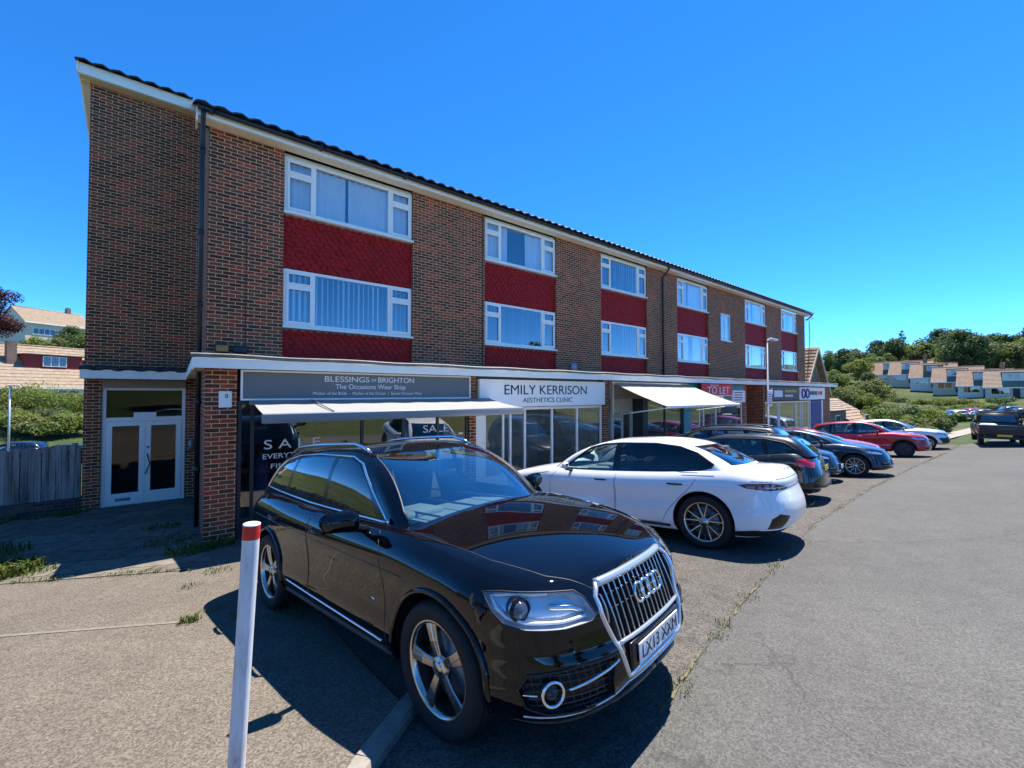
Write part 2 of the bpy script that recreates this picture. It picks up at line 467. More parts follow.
class Surf:
    """smooth reference surface: ray casts and interpolated normals"""
    def __init__(s, bm):
        b = bm.copy(); bmesh.ops.triangulate(b, faces=b.faces[:]); b.normal_update()
        b.verts.index_update()
        s.v = [v.co.copy() for v in b.verts]; s.n = [v.normal.copy() for v in b.verts]
        s.t = [tuple(v.index for v in f.verts) for f in b.faces]
        s.bvh = BVHTree.FromPolygons(s.v, s.t); b.free()
    def normal(s, p):
        loc, no, i, d = s.bvh.find_nearest(p)
        if i is None: return Vector((0, 0, 1))
        t = s.t[i]
        w = poly_3d_calc([s.v[k] for k in t], loc)
        n = s.n[t[0]] * w[0] + s.n[t[1]] * w[1] + s.n[t[2]] * w[2]
        return n.normalized() if n.length > 1e-6 else no
    def hit(s, o, d):
        loc, no, i, dist = s.bvh.ray_cast(Vector(o), Vector(d))
        return loc

def pip(x, y, poly):
    c = False; j = len(poly) - 1
    for i in range(len(poly)):
        xi, yi = poly[i]; xj, yj = poly[j]
        if (yi > y) != (yj > y) and x < (xj - xi) * (y - yi) / (yj - yi) + xi: c = not c
        j = i
    return c

def cut_poly(bm, poly, ax, ay, flt):
    ax, ay = Vector(ax), Vector(ay)
    us = [p[0] for p in poly]; vs = [p[1] for p in poly]
    u0, u1, v0, v1 = min(us), max(us), min(vs), max(vs)
    def near(f):
        a = [v.co.dot(ax) for v in f.verts]; b = [v.co.dot(ay) for v in f.verts]
        return max(a) > u0 and min(a) < u1 and max(b) > v0 and min(b) < v1
    for i in range(len(poly)):
        p, q = poly[i], poly[(i + 1) % len(poly)]
        fs = [f for f in bm.faces if flt(f) and near(f)]
        if not fs: return []
        es = {e for f in fs for e in f.edges}; ve = {v for f in fs for v in f.verts}
        d = Vector((q[0] - p[0], q[1] - p[1])); nrm = ax * -d.y + ay * d.x
        if nrm.length < 1e-9: continue
        bmesh.ops.bisect_plane(bm, geom=list(fs) + list(es) + list(ve), plane_co=ax * p[0] + ay * p[1], plane_no=nrm, dist=1e-5)
    out = []
    for f in bm.faces:
        c = f.calc_center_median()
        if flt(f) and pip(c.dot(ax), c.dot(ay), poly): out.append(f)
    return out

def take(bm, faces, remove=True):
    """(verts, faces) of the region; removes it from bm"""
    idx = {}; vs = []; fs = []
    for f in faces:
        r = []
        for v in f.verts:
            if v not in idx: idx[v] = len(vs); vs.append(v.co.copy())
            r.append(idx[v])
        fs.append(r)
    if remove and faces: bmesh.ops.delete(bm, geom=list(faces), context='FACES')
    return vs, fs

def smooth_obj(name, vs, fs, mats, parent, surf, mi=None, solid=0.0):
    me = bpy.data.meshes.new(name)
    me.from_pydata([tuple(v) for v in vs], [], fs)
    for m in (mats if isinstance(mats, (list, tuple)) else [mats]): me.materials.append(m)
    if mi: me.polygons.foreach_set('material_index', mi)
    me.polygons.foreach_set('use_smooth', [True] * len(me.polygons))
    me.update()
    if surf is not None:
        ns = [surf.normal(v.co) for v in me.vertices]
        me.normals_split_custom_set_from_vertices([tuple(n) for n in ns])
    return link_mesh(name, me, parent)

def wheel(parent, c, R, w, rimR, side, style, rim_mat, steer=0.0, dark='rim_dark', phase=0.0):
    root = empty('wheel', c); root.parent = parent
    root.rotation_euler = (0, 0, (0 if side > 0 else PI) + steer)
    t = MB(); h = w / 2
    t.lathe([(rimR - .005, -h * .75), (rimR + .012, -h * .92), (R * .88, -h), (R - .022, -h * .93), (R - .006, -h * .72), (R, -h * .45), (R, 0), (R, h * .45), (R - .006, h * .72), (R - .022, h * .93), (R * .88, h), (rimR + .012, h * .92), (rimR - .005, h * .75)], 64)
    for d in (-.5, -.18, .18, .5):      # tread grooves
        t.lathe([(R + .0012, d * h - .004), (R + .0012, d * h + .004)], 48, m=1)
    t.build('tyre', [M_('rubber'), M_('gloss_trim')], root)
    r = MB()
    f = h * .80
    r.lathe([(rimR + .004, f + .004), (rimR - .004, f + .006), (rimR - .016, f - .002), (rimR - .022, f - .03)], 64)
    r.lathe([(rimR - .022, f - .03), (rimR - .028, -h * .7)], 48, m=1)
    r.lathe([(rimR * .72, f - .095), (rimR * .70, f - .088), (.06, f - .088), (.06, f - .06)], 40, m=2)     # brake disc
    r.lathe([(rimR - .03, f - .12), (.05, f - .12)], 40, m=1)
    r.lathe([(.07, f - .055), (.068, f - .022), (.05, f - .014), (.036, f - .012), (.034, f - .006), (.0, f - .006)], 24)
    def spoke(a0, r0, a1, r1, w0, w1, d0, d1, m=0, th=.03):
        ca = [(math.cos(a), math.sin(a)) for a in (a0, a1)]
        p0 = Vector((ca[0][0] * r0, d0, ca[0][1] * r0)); p1 = Vector((ca[1][0] * r1, d1, ca[1][1] * r1))
        t_ = (p1 - p0).normalized(); s_ = t_.cross(Vector((0, 1, 0))).normalized()
        vs = []
        for p, ww in ((p0, w0), (p0.lerp(p1, .5) + Vector((0, .006, 0)), (w0 + w1) / 2 * .92), (p1, w1)):
            vs += [p - s_ * ww / 2 - Vector((0, th, 0)), p - s_ * ww / 2 - Vector((0, .007, 0)), p - s_ * (ww / 2 - .006), p + s_ * (ww / 2 - .006), p + s_ * ww / 2 - Vector((0, .007, 0)), p + s_ * ww / 2 - Vector((0, th, 0))]
        fs = []
        for k in range(2):
            for q in range(6):
                fs.append((k * 6 + q, k * 6 + (q + 1) % 6, (k + 1) * 6 + (q + 1) % 6, (k + 1) * 6 + q))
        r.add(vs, fs, False, m)
    e = rimR - .012
    if style == 'five':
        for k in range(5):
            a = PI / 2 + k * 2 * PI / 5 + phase
            spoke(a - .07, .045, a - .075, e, .046, .050, f - .020, f - .004, th=.04); spoke(a + .07, .045, a + .075, e, .046, .050, f - .024, f - .008, th=.04)
        for k in range(5):
            a = PI / 2 + (k + .5) * 2 * PI / 5 + phase
            r.cyl((.033 * math.cos(a), f - .02, .033 * math.sin(a)), (.033 * math.cos(a), f - .010, .033 * math.sin(a)), .008, n=8, m=1)
    elif style == 'twin':
        for k in range(5):
            a = PI / 2 + k * 2 * PI / 5
            spoke(a - .10, .05, a - .27, e, .028, .020, f - .026, f - .004)
            spoke(a + .10, .05, a + .27, e, .028, .020, f - .026, f - .004)
            spoke(a + 2 * PI / 10, .06, a + 2 * PI / 10 , e, .010, .028, f - .05, f - .02, 1)
    else:
        k_ = 10
        for k in range(k_):
            a = PI / 2 + k * 2 * PI / k_
            spoke(a, .05, a, e, .03, .026, f - .03, f - .006)
    r.build('rim', [rim_mat, M_(dark), M_('galv')], root, fixn=True)
    return root

class Car:
    def __init__(s, root, sp):
        s.root = root; s.sp = sp
        g = sp.get
        wb, fo, ro, W, H, R = sp['wb'], sp['fo'], sp['ro'], sp['W'], sp['H'], sp['R']
        s.xf, s.xr = fo, -(wb + ro)
        zt, zb = pchip(sp['zt']), pchip(sp['zb']); s.zt, s.zb = zt, zb
        cr = pchip(sp['crown'])
        lev = sp['lev']
        ins, dxf, dxr = (pchip([(l[0], l[i]) for l in lev]) for i in (1, 2, 3))
        q = g('q', 1.0)
        NF, NS, NR, NV, MM = int(22 * q), int(46 * q), int(18 * q), int(24 * q), int(14 * q)
        xm = (s.xf + s.xr) / 2; hl = (s.xf - s.xr) / 2
        tap = g('taper', .03)
        rings = []
        fr = [0, .03, .06, .09, .13] + [.13 + (.84 - .13) * k / (NV - 9) for k in range(1, NV - 9)] + [.84, .87, .90, .93, .955, .975, .99, 1]
        for v in fr:
            Wf = lambda x, v=v: (W - ins(v)) * (1 - tap * abs((x - xm) / hl) ** 2.2)
            ol = half_outline(s.xf - dxf(v), s.xr + dxr(v), Wf, g('Lf', .75), g('nf', 2.9), g('Lr', .5), g('nr', 3.2), NF, NS, NR)
            rings.append([(x, y, zb(x) + v * (zt(x) - zb(x))) for x, y in ol])
        s.rings = rings
        cab = sp['cab']; s.cab = cab
        top = rings[-1]
        ytop = pchip([(p[0], p[1]) for p in top[NF:NF + NS + 1]])
        s.lidz = lambda x, y: zt(x) + cr(x) * (1 - min(1, (y / max(.05, ytop(x))) ** 2))
        keep = lambda x, t: not (cab['xg0'] + .08 < x < cab['xw0'] - .08 and abs(t) < .80)
        s.bm = shell_bm(rings, MM, lambda x, y, ye, ze: ze + cr(x) * (1 - (y / ye) ** 2) if ye > 1e-6 else ze, keep)
        s.surf = Surf(s.bm)
        # cabin
        c = cab
        zr = pchip(c['zr'])
        NC, NCS, NCR = int(12 * q), int(36 * q), int(10 * q)
        Wb = lambda x: c['yb'] * (1 - c.get('tapb', .05) * abs((x - (c['xw0'] + c['xg0']) / 2) / ((c['xw0'] - c['xg0']) / 2)) ** 2.5)
        Wr = lambda x: c['yr'] * (1 - c.get('tapr', .06) * abs((x - (c['xw1'] + c['xg1']) / 2) / ((c['xw1'] - c['xg1']) / 2)) ** 2.5)
        b = half_outline(c['xw0'], c['xg0'], Wb, c.get('Lf0', .34), c.get('nf', 2.8), c.get('Lr0', .3), c.get('nr', 3.4), NC, NCS, NCR)
        t = half_outline(c['xw1'], c['xg1'], Wr, c.get('Lf1', .22), c.get('nf', 2.8), c.get('Lr1', .2), c.get('nr', 3.4), NC, NCS, NCR)
        cr_rings = []
        NU = int(14 * q)
        for k in range(NU + 1):
            h = k / NU
            row = []
            for i in range(len(b)):
                sidef = min(1, b[i][1] / (c['yb'] * .9))
                kk = .04 + .10 * sidef
                vv = h + kk * math.sin(PI * h) / 1.0
                vv = min(vv, 1.0)
                z0 = s.lidz(b[i][0], b[i][1]) - .02
                z1 = zr(t[i][0])
                row.append((b[i][0] + (t[i][0] - b[i][0]) * h, b[i][1] + (t[i][1] - b[i][1]) * h + c.get('bulge', .012) * math.sin(PI * h) * sidef, z0 + (z1 - z0) * vv))
            cr_rings.append(row)
        rc = c.get('crown', .045)
        def roofz(x, y, ye, ze):
            a = min(1.0, max(0.0, (c['xw1'] - x) / .25)) * min(1.0, max(0.0, (x - c['xg1']) / .25))
            return ze + rc * (1 - (y / ye) ** 2) * (.35 + .65 * a) if ye > 1e-6 else ze
        s.cbm = shell_bm(cr_rings, MM, roofz)
        s.csurf = Surf(s.cbm)
        s.extra = MB()      # goes to the body mesh (dark trim etc.)
    # -- regions
    def region(s, name, poly, view, mats, which='body', flt=None, parent=None, keep=True, mirror=True, solid=None):
        """cuts poly out; view: side/front/rear/top or an angle (degrees from +x) ; returns objects"""
        bm, sf = (s.bm, s.surf) if which == 'body' else (s.cbm, s.csurf)
        outs = []
        for sg in ((1, -1) if mirror else (1,)):
            if view == 'side': ax, d = (1, 0, 0), Vector((0, sg, 0))
            elif view == 'front': ax, d = (0, sg, 0), Vector((1, 0, 0))
            elif view == 'rear': ax, d = (0, sg, 0), Vector((-1, 0, 0))
            elif view == 'top': ax, d = None, Vector((0, 0, 1))
            else:
                a = math.radians(view); d = Vector((math.cos(a), sg * math.sin(a), 0)); ax = (-math.sin(a), sg * math.cos(a), 0)
            if view == 'top':
                fs = cut_poly(bm, [(p[0], p[1]) for p in poly], (1, 0, 0), (0, sg, 0), lambda f: f.normal.z > .3 and (flt is None or flt(f)))
            else:
                fs = cut_poly(bm, poly, ax, (0, 0, 1), lambda f: f.normal.dot(d) > .12 and (flt is None or flt(f)))
            vs, fc = take(bm, fs)
            if not keep or not fc: continue
            o = smooth_obj(name, vs, fc, mats, parent or s.root, sf)
            outs.append((sg, o, vs, fc))
        return outs
    def line(s, mb, pts, view, r, sg=1, which='body', n=6, m=0, closed=False, step=.05, lift=0.0, smooth=True):
        """tube following the surface under a polyline given in a view"""
        sf = s.surf if which == 'body' else s.csurf
        P = []
        k = len(pts)
        for i in range(k if closed else k - 1):
            a, b = pts[i], pts[(i + 1) % k]
            nn = max(1, int(math.hypot(b[0] - a[0], b[1] - a[1]) / step))
            P += [(a[0] + (b[0] - a[0]) * q / nn, a[1] + (b[1] - a[1]) * q / nn) for q in range(nn)]
        if not closed: P.append(pts[-1])
        out = []
        for u, z in P:
            if view == 'side': o, d = (u, 3 * sg, z), (0, -sg, 0)
            elif view == 'front': o, d = (4, u * sg, z), (-1, 0, 0)
            elif view == 'rear': o, d = (-9, u * sg, z), (1, 0, 0)
            elif view == 'top': o, d = (u, z * sg, 4), (0, 0, -1)
            else:
                a = math.radians(view); D = Vector((math.cos(a), sg * math.sin(a), 0)); A = Vector((-math.sin(a), sg * math.cos(a), 0))
                o, d = A * u + D * 6 + Vector((0, 0, z)), -D
            h = sf.hit(o, d)
            if h is not None: out.append(h - Vector(d) * lift)
        if len(out) > 1: mb.tube(out, r, n, True, smooth, m, closed and len(out) == len(P))
        return out
    def region3(s, name, pts, view, mats, **kw):
        """polygon given by rough 3D points (x, y, z) of the left side, seen from angle view"""
        a = math.radians(view); A = (-math.sin(a), math.cos(a))
        return s.region(name, [(A[0] * p[0] + A[1] * p[1], p[2]) for p in pts], view, mats, **kw)
    def line3(s, mb, pts, view, r, sg=1, **kw):
        a = math.radians(view); A = (-math.sin(a), math.cos(a))
        return s.line(mb, [(A[0] * p[0] + A[1] * p[1], p[2]) for p in pts], view, r, sg, **kw)
    def arches(s, flare=.016, lip_m=None, gap=.055):
        sp = s.sp; R = sp['R']
        for xa in (0, -sp['wb']):
            rad = R + gap
            poly = [(xa + rad * math.cos(2 * PI * k / 32), R + .01 + rad * math.sin(2 * PI * k / 32)) for k in range(32)]
            for sg in (1, -1):
                fs = cut_poly(s.bm, poly, (1, 0, 0), (0, 0, 1), lambda f: f.normal.y * sg > .1 and f.calc_center_median().y * sg > .5)
                take(s.bm, fs)
                mb = MB()
                arc = [(xa + (rad + .004) * math.cos(PI * (k / 24 * 1.12 - .06)), R + .01 + (rad + .004) * math.sin(PI * (k / 24 * 1.12 - .06))) for k in range(25)]
                arc = [p for p in arc if p[1] > s.zb(p[0]) + .005]
                if flare: s.line(s.extra, arc, 'side', flare, sg, n=8, m=0 if lip_m is None else lip_m, step=.2)
                # liner
                vs = []; fs2 = []
                yi, yo = sg * .50, sg * (sp['W'] - .05)
                for k in range(25):
                    a = PI * (k / 24 * 1.1 - .05)
                    for y in (yi, yo): vs.append((xa + (rad + .02) * math.cos(a), y, R + .01 + (rad + .02) * math.sin(a)))
                for k in range(24): fs2.append((2 * k, 2 * k + 1, 2 * k + 3, 2 * k + 2))
                vs.append((xa, yi, R)); c = len(vs) - 1
                for k in range(24): fs2.append((2 * k, 2 * k + 2, c))
                s.extra.add(vs, fs2, True, 1)
    def floor(s):
        sp = s.sp
        z = max(.20, s.zb(-sp['wb'] / 2) + .02)
        s.extra.box(-sp['wb'] + sp['R'] + .08, -sp['R'] - .08, -sp['W'] + .10, sp['W'] - .10, z - .02, z + .06, m=1)
        s.extra.box(s.xr + .25, s.xf - .25, -.48, .48, z, z + .09, m=1)
    def finish(s, mats, seats=True):
        """mats: paint, dark, then whatever extra uses"""
        for nm, bm, sf in (('body', s.bm, s.surf), ('cabin', s.cbm, s.csurf)):
            bmesh.ops.delete(bm, geom=[v for v in bm.verts if not v.link_faces], context='VERTS')
        vs = [v.co.copy() for v in s.bm.verts]; s.bm.verts.index_update()
        fs = [[v.index for v in f.verts] for f in s.bm.faces]
        nb = len(vs); nf = len(fs)
        s.cbm.verts.index_update()
        vs += [v.co.copy() for v in s.cbm.verts]; fs += [[v.index + nb for v in f.verts] for f in s.cbm.faces]
        nc = len(vs)
        e = s.extra
        fs += [[i + nc for i in f] for f in e.f]
        vs += [Vector(v) for v in e.v]
        me = bpy.data.meshes.new('body')
        me.from_pydata([tuple(v) for v in vs], [], fs)
        for m in mats: me.materials.append(m)
        mi = [0] * (len(me.polygons) - len(e.f)) + list(e.m)
        me.polygons.foreach_set('material_index', mi)
        me.polygons.foreach_set('use_smooth', [True] * (len(mi) - len(e.f)) + list(e.sm))
        me.update()
        vn = [v.normal.copy() for v in me.vertices]
        for i in range(nb): vn[i] = s.surf.normal(vs[i])
        for i in range(nb, nc): vn[i] = s.csurf.normal(vs[i])
        # flat faces of the extra part keep their face normals
        ln = []
        for p in me.polygons:
            for li in p.loop_indices:
                ln.append(tuple(vn[me.loops[li].vertex_index]) if p.use_smooth else tuple(p.normal))
        me.normals_split_custom_set(ln)
        s.body = link_mesh('body', me, s.root)
        return s.body
    def wheels(s, style, rim_mat, rimR, w=.235, steer=0.0, dark='rim_dark', tr=None, phase=0.0):
        sp = s.sp; R = sp['R']; t = tr or (sp['W'] - w / 2 - .02)
        for xa in (0, -sp['wb']):
            for sg in (1, -1):
                wheel(s.root, (xa, sg * t, R), R, w, rimR, sg, style, rim_mat, steer if xa == 0 else 0, dark, phase)
    def mirrors(s, x, z, mats, size=(.10, .19, .13), yoff=.0):
        """door mirrors: shaped housing on a stalk"""
        for sg in (1, -1):
            y0 = abs(s.surf.hit((x, 3 * sg, z - .14), (0, -sg, 0)).y) if s.surf.hit((x, 3 * sg, z - .14), (0, -sg, 0)) else s.sp['W'] - .1
            mb = MB()
            bm = bmesh.new(); bmesh.ops.create_cube(bm, size=1)
            for v in bm.verts:
                k = v.co.y + .5      # 0 inner .. 1 outer
                hx = size[0] * (1.0 - .35 * k); hz = size[2] * (1.0 - .22 * k)
                v.co = Vector((v.co.x * hx * 1.0 + .02 - .05 * k, k * size[1], v.co.z * hz + .015 * k))
            bmesh.ops.bevel(bm, geom=bm.edges[:], offset=min(size) * .42, segments=6, affect='EDGES', profile=.5)
            mt = Matrix.Translation((x, sg * (y0 + .005 + yoff), z)) @ Matrix.Scale(sg, 4, (0, 1, 0))
            mb.frombm(bm, True, 0, mt); bm.free()
            mb.tube([(x - .01, sg * (y0 - .06), z - .085), (x, sg * (y0 + .03 + yoff), z - .055), (x, sg * (y0 + .09 + yoff), z - .04)], [.03, .026, .03], 8, m=1)
            # glass faces rearward
            mb.bbox((x - size[0] * .5 + .012, sg * (y0 + size[1] * .48 + yoff), z + .006), (.006, 0, 0), (-.012, sg * size[1] * .36, 0), (0, 0, size[2] * .33), m=2)
            mb.build('mirror', mats, s.root)
    def interior(s, xs=(-1.45, -2.35), zs=.62, wheel_side=-1, y=.37):
        """seats, dashboard and steering wheel, seen through the glass"""
        c = s.cab
        for x in xs:
            for sg in (1, -1):
                mb = MB()
                mb.rbox(x - .25, x + .27, sg * y - .25, sg * y + .25, zs - .18, zs, .06)
                bm = bmesh.new(); bmesh.ops.create_cube(bm, size=1)
                for v in bm.verts:
                    k = v.co.z + .5
                    v.co = Vector((x - .22 - .20 * k + v.co.x * (.16 - .05 * k), sg * y + v.co.y * (.50 - .10 * k), zs - .05 + .62 * k))
                bmesh.ops.bevel(bm, geom=bm.edges[:], offset=.045, segments=3, affect='EDGES')
                mb.frombm(bm, True); bm.free()
                mb.rbox(x - .50, x - .40, sg * y - .13, sg * y + .13, zs + .60, zs + .79, .04)
                mb.build('seat', M_('seat_dark'), s.root)
        mb = MB()
        zc = s.zt(c['xw0'] - .4) - .02
        mb.rbox(c['xw0'] - .78, c['xw0'] - .16, -c['yb'] + .09, c['yb'] - .09, zc - .30, zc, .05)
        mb.rbox(c['xw0'] - .80, c['xw0'] - .45, wheel_side * y - .20, wheel_side * y + .20, zc - .12, zc + .045, .05)
        mb.box(c['xg0'] + .15, c['xw0'] - .2, -c['yb'] + .06, c['yb'] - .06, .30, .36)
        mb.build('dashboard', M_('dash_grey'), s.root)
        mb = MB()
        cx, cz = c['xw0'] - .90, zc + .0
        pts = []
        for k in range(28):
            a = 2 * PI * k / 28
            pts.append((cx - .075 * math.sin(a) , wheel_side * y + .185 * math.cos(a), cz + .17 * math.sin(a)))
        mb.tube(pts, .016, 8, closed=True)
        for a in (0, PI, -PI / 2):
            mb.tube([(cx + .02, wheel_side * y, cz - .02), (cx - .075 * math.sin(a), wheel_side * y + .18 * math.cos(a), cz + .165 * math.sin(a))], [.03, .014], 6)
        mb.tube([(cx + .02, wheel_side * y, cz - .02), (cx + .25, wheel_side * y, cz - .10)], .035, 8)
        mb.build('steering_wheel', M_('black_plastic'), s.root)

def plate(parent, txt, c, rot, w=.52, h=.111, yellow=False, lettered=True):
    mb = MB(); mb.rbox(-w / 2, w / 2, -.004, .004, -h / 2, h / 2, .0035, seg=1, smooth=False)
    o = mb.build('number_plate', M_('plate_yellow' if yellow else 'plate_white'), parent)
    o.location = c; o.rotation_euler = rot
    if lettered:
        text('plate_lettering', txt, .098, (0, -.006, -.001), (PI / 2, 0, 0), M_('letter_black'), o, wide=w * .88, ext=.001)
    return o
# ------------------------------------------------------------------ ground heights
EYE = 2.46
def sstep(a, b, x):
    t = min(1.0, max(0.0, (x - a) / (b - a))); return t * t * (3 - 2 * t)
def ground_z(X, Y):
    """the site falls towards the shops and away to the right"""
    y = min(max(Y, -1.0), 8.7)
    z = .74 - .09 * y
    if Y < -1.0: z = .83 - .13 * min(-1.0 - Y, 7.0)
    if Y > 8.7: z -= .045 * min(Y - 8.7, 6.0)
    xx = max(0.0, X)
    z -= .03 * min(xx, 30.0)
    return z

def car_root(name, x, y, yaw, label, group='cars parked in front of the shops', tyre_pts=None, cat='car', fit=None):
    """stands a car on the sloping ground: x, y is the middle of the front axle"""
    fx, fy = math.cos(yaw), math.sin(yaw)
    e = .5
    gx = (ground_z(x + e, y) - ground_z(x - e, y)) / (2 * e); gy = (ground_z(x, y + e) - ground_z(x, y - e)) / (2 * e)
    pitch = -math.atan(gx * fx + gy * fy); roll = math.atan(gx * -fy + gy * fx)
    return empty(name, (x, y, ground_z(x, y)), label=label, cat=cat, group=group, rot=(roll, pitch, yaw))

# ------------------------------------------------------------------ car paints
def paint(name, col, metal=0.0, rough=.3, coat=1.0, flake=0.0, dirt=.5, spec=.3):
    """clear-coated paint with dust: the dust raises roughness and dulls in uneven patches"""
    m, nt, out = newmat(name); L = nt.links.new
    p = pri(nt, out, col, rough, metal, coat, spec, .02)
    tc = N(nt, 'ShaderNodeTexCoord')
    no = N(nt, 'ShaderNodeTexNoise', i_Scale=3.5, i_Detail=8., i_Roughness=.65); L(tc.outputs['Object'], no.inputs['Vector'])
    sp = N(nt, 'ShaderNodeTexNoise', i_Scale=220., i_Detail=2.); L(tc.outputs['Object'], sp.inputs['Vector'])
    a = N(nt, 'ShaderNodeMapRange', i_1=.45, i_2=.8, i_3=0., i_4=.055 * dirt); L(no.outputs['Fac'], a.inputs[0])
    b = N(nt, 'ShaderNodeMapRange', i_1=.62, i_2=.75, i_3=0., i_4=.20 * dirt); L(sp.outputs['Fac'], b.inputs[0])
    ad = N(nt, 'ShaderNodeMath', operation='ADD'); L(a.outputs[0], ad.inputs[0]); L(b.outputs[0], ad.inputs[1])
    mx = N(nt, 'ShaderNodeMix', data_type='RGBA'); L(ad.outputs[0], mx.inputs[0])
    mx.inputs[6].default_value = (*col, 1); mx.inputs[7].default_value = (.30, .27, .23, 1)
    L(mx.outputs[2], p.inputs['Base Color'])
    cr = N(nt, 'ShaderNodeMapRange', i_1=.35, i_2=.75, i_3=.012, i_4=.012 + .05 * dirt); L(no.outputs['Fac'], cr.inputs[0]); L(cr.outputs[0], p.inputs['Coat Roughness'])
    MATS[name] = m
    return m
paint('paint_black', (.0015, .0018, .0035), 0, .25, dirt=.10, spec=0.0)
paint('paint_white', (.80, .80, .80), 0, .35, dirt=.6)
paint('paint_charcoal', (.007, .008, .011), .2, .35, dirt=.3)
paint('paint_navy', (.010, .018, .038), .45, .35)
paint('paint_slate', (.05, .065, .085), .5, .35)
paint('paint_red', (.40, .008, .014), .15, .3)
paint('paint_maroon', (.40, .008, .014), .25, .3)
paint('paint_silver', (.60, .62, .64), .6, .35)
paint('paint_pickup', (.018, .014, .015), .2, .45, .6, dirt=1.2)

# ------------------------------------------------------------------ the black car in front
SUV = dict(wb=2.807, fo=.94, ro=.92, W=.945, H=1.625, R=.372, taper=.045,
           zt=[(.94, .845), (.74, .888), (.45, .945), (0, 1.02), (-.5, 1.068), (-1.0, 1.072), (-2.0, 1.09), (-3.0, 1.125), (-3.45, 1.11), (-3.72, 1.04)],
           zb=[(.90, .27), (.7, .24), (.4, .25), (-.5, .27), (-2.4, .28), (-3.2, .30), (-3.72, .36)],
           crown=[(.94, .012), (.7, .04), (.3, .06), (-.3, .065), (-.6, .06), (-3.2, .03), (-3.72, .0)],
           lev=[(0, .085, .12, .10), (.05, .04, .06, .05), (.14, .012, .02, .02), (.24, .004, .0, .0), (.40, .018, .0, .0), (.50, .018, .006, .01), (.545, .017, .024, .02), (.62, .012, .034, .03), (.70, .004, .045, .05), (.80, .0, .05, .08), (.87, .018, .07, .12), (.94, .05, .10, .17), (1, .105, .15, .24)],
           Lf=.80, nf=2.75, Lr=.5, nr=3.0, q=1.25,
           cab=dict(yb=.80, yr=.61, xw0=-.34, xw1=-1.16, xg0=-3.60, xg1=-3.18, Lf0=.36, Lf1=.20, nf=2.7, crown=.035,
                    zr=[(-1.16, 1.545), (-1.6, 1.59), (-2.2, 1.585), (-2.8, 1.56), (-3.2, 1.50)]))
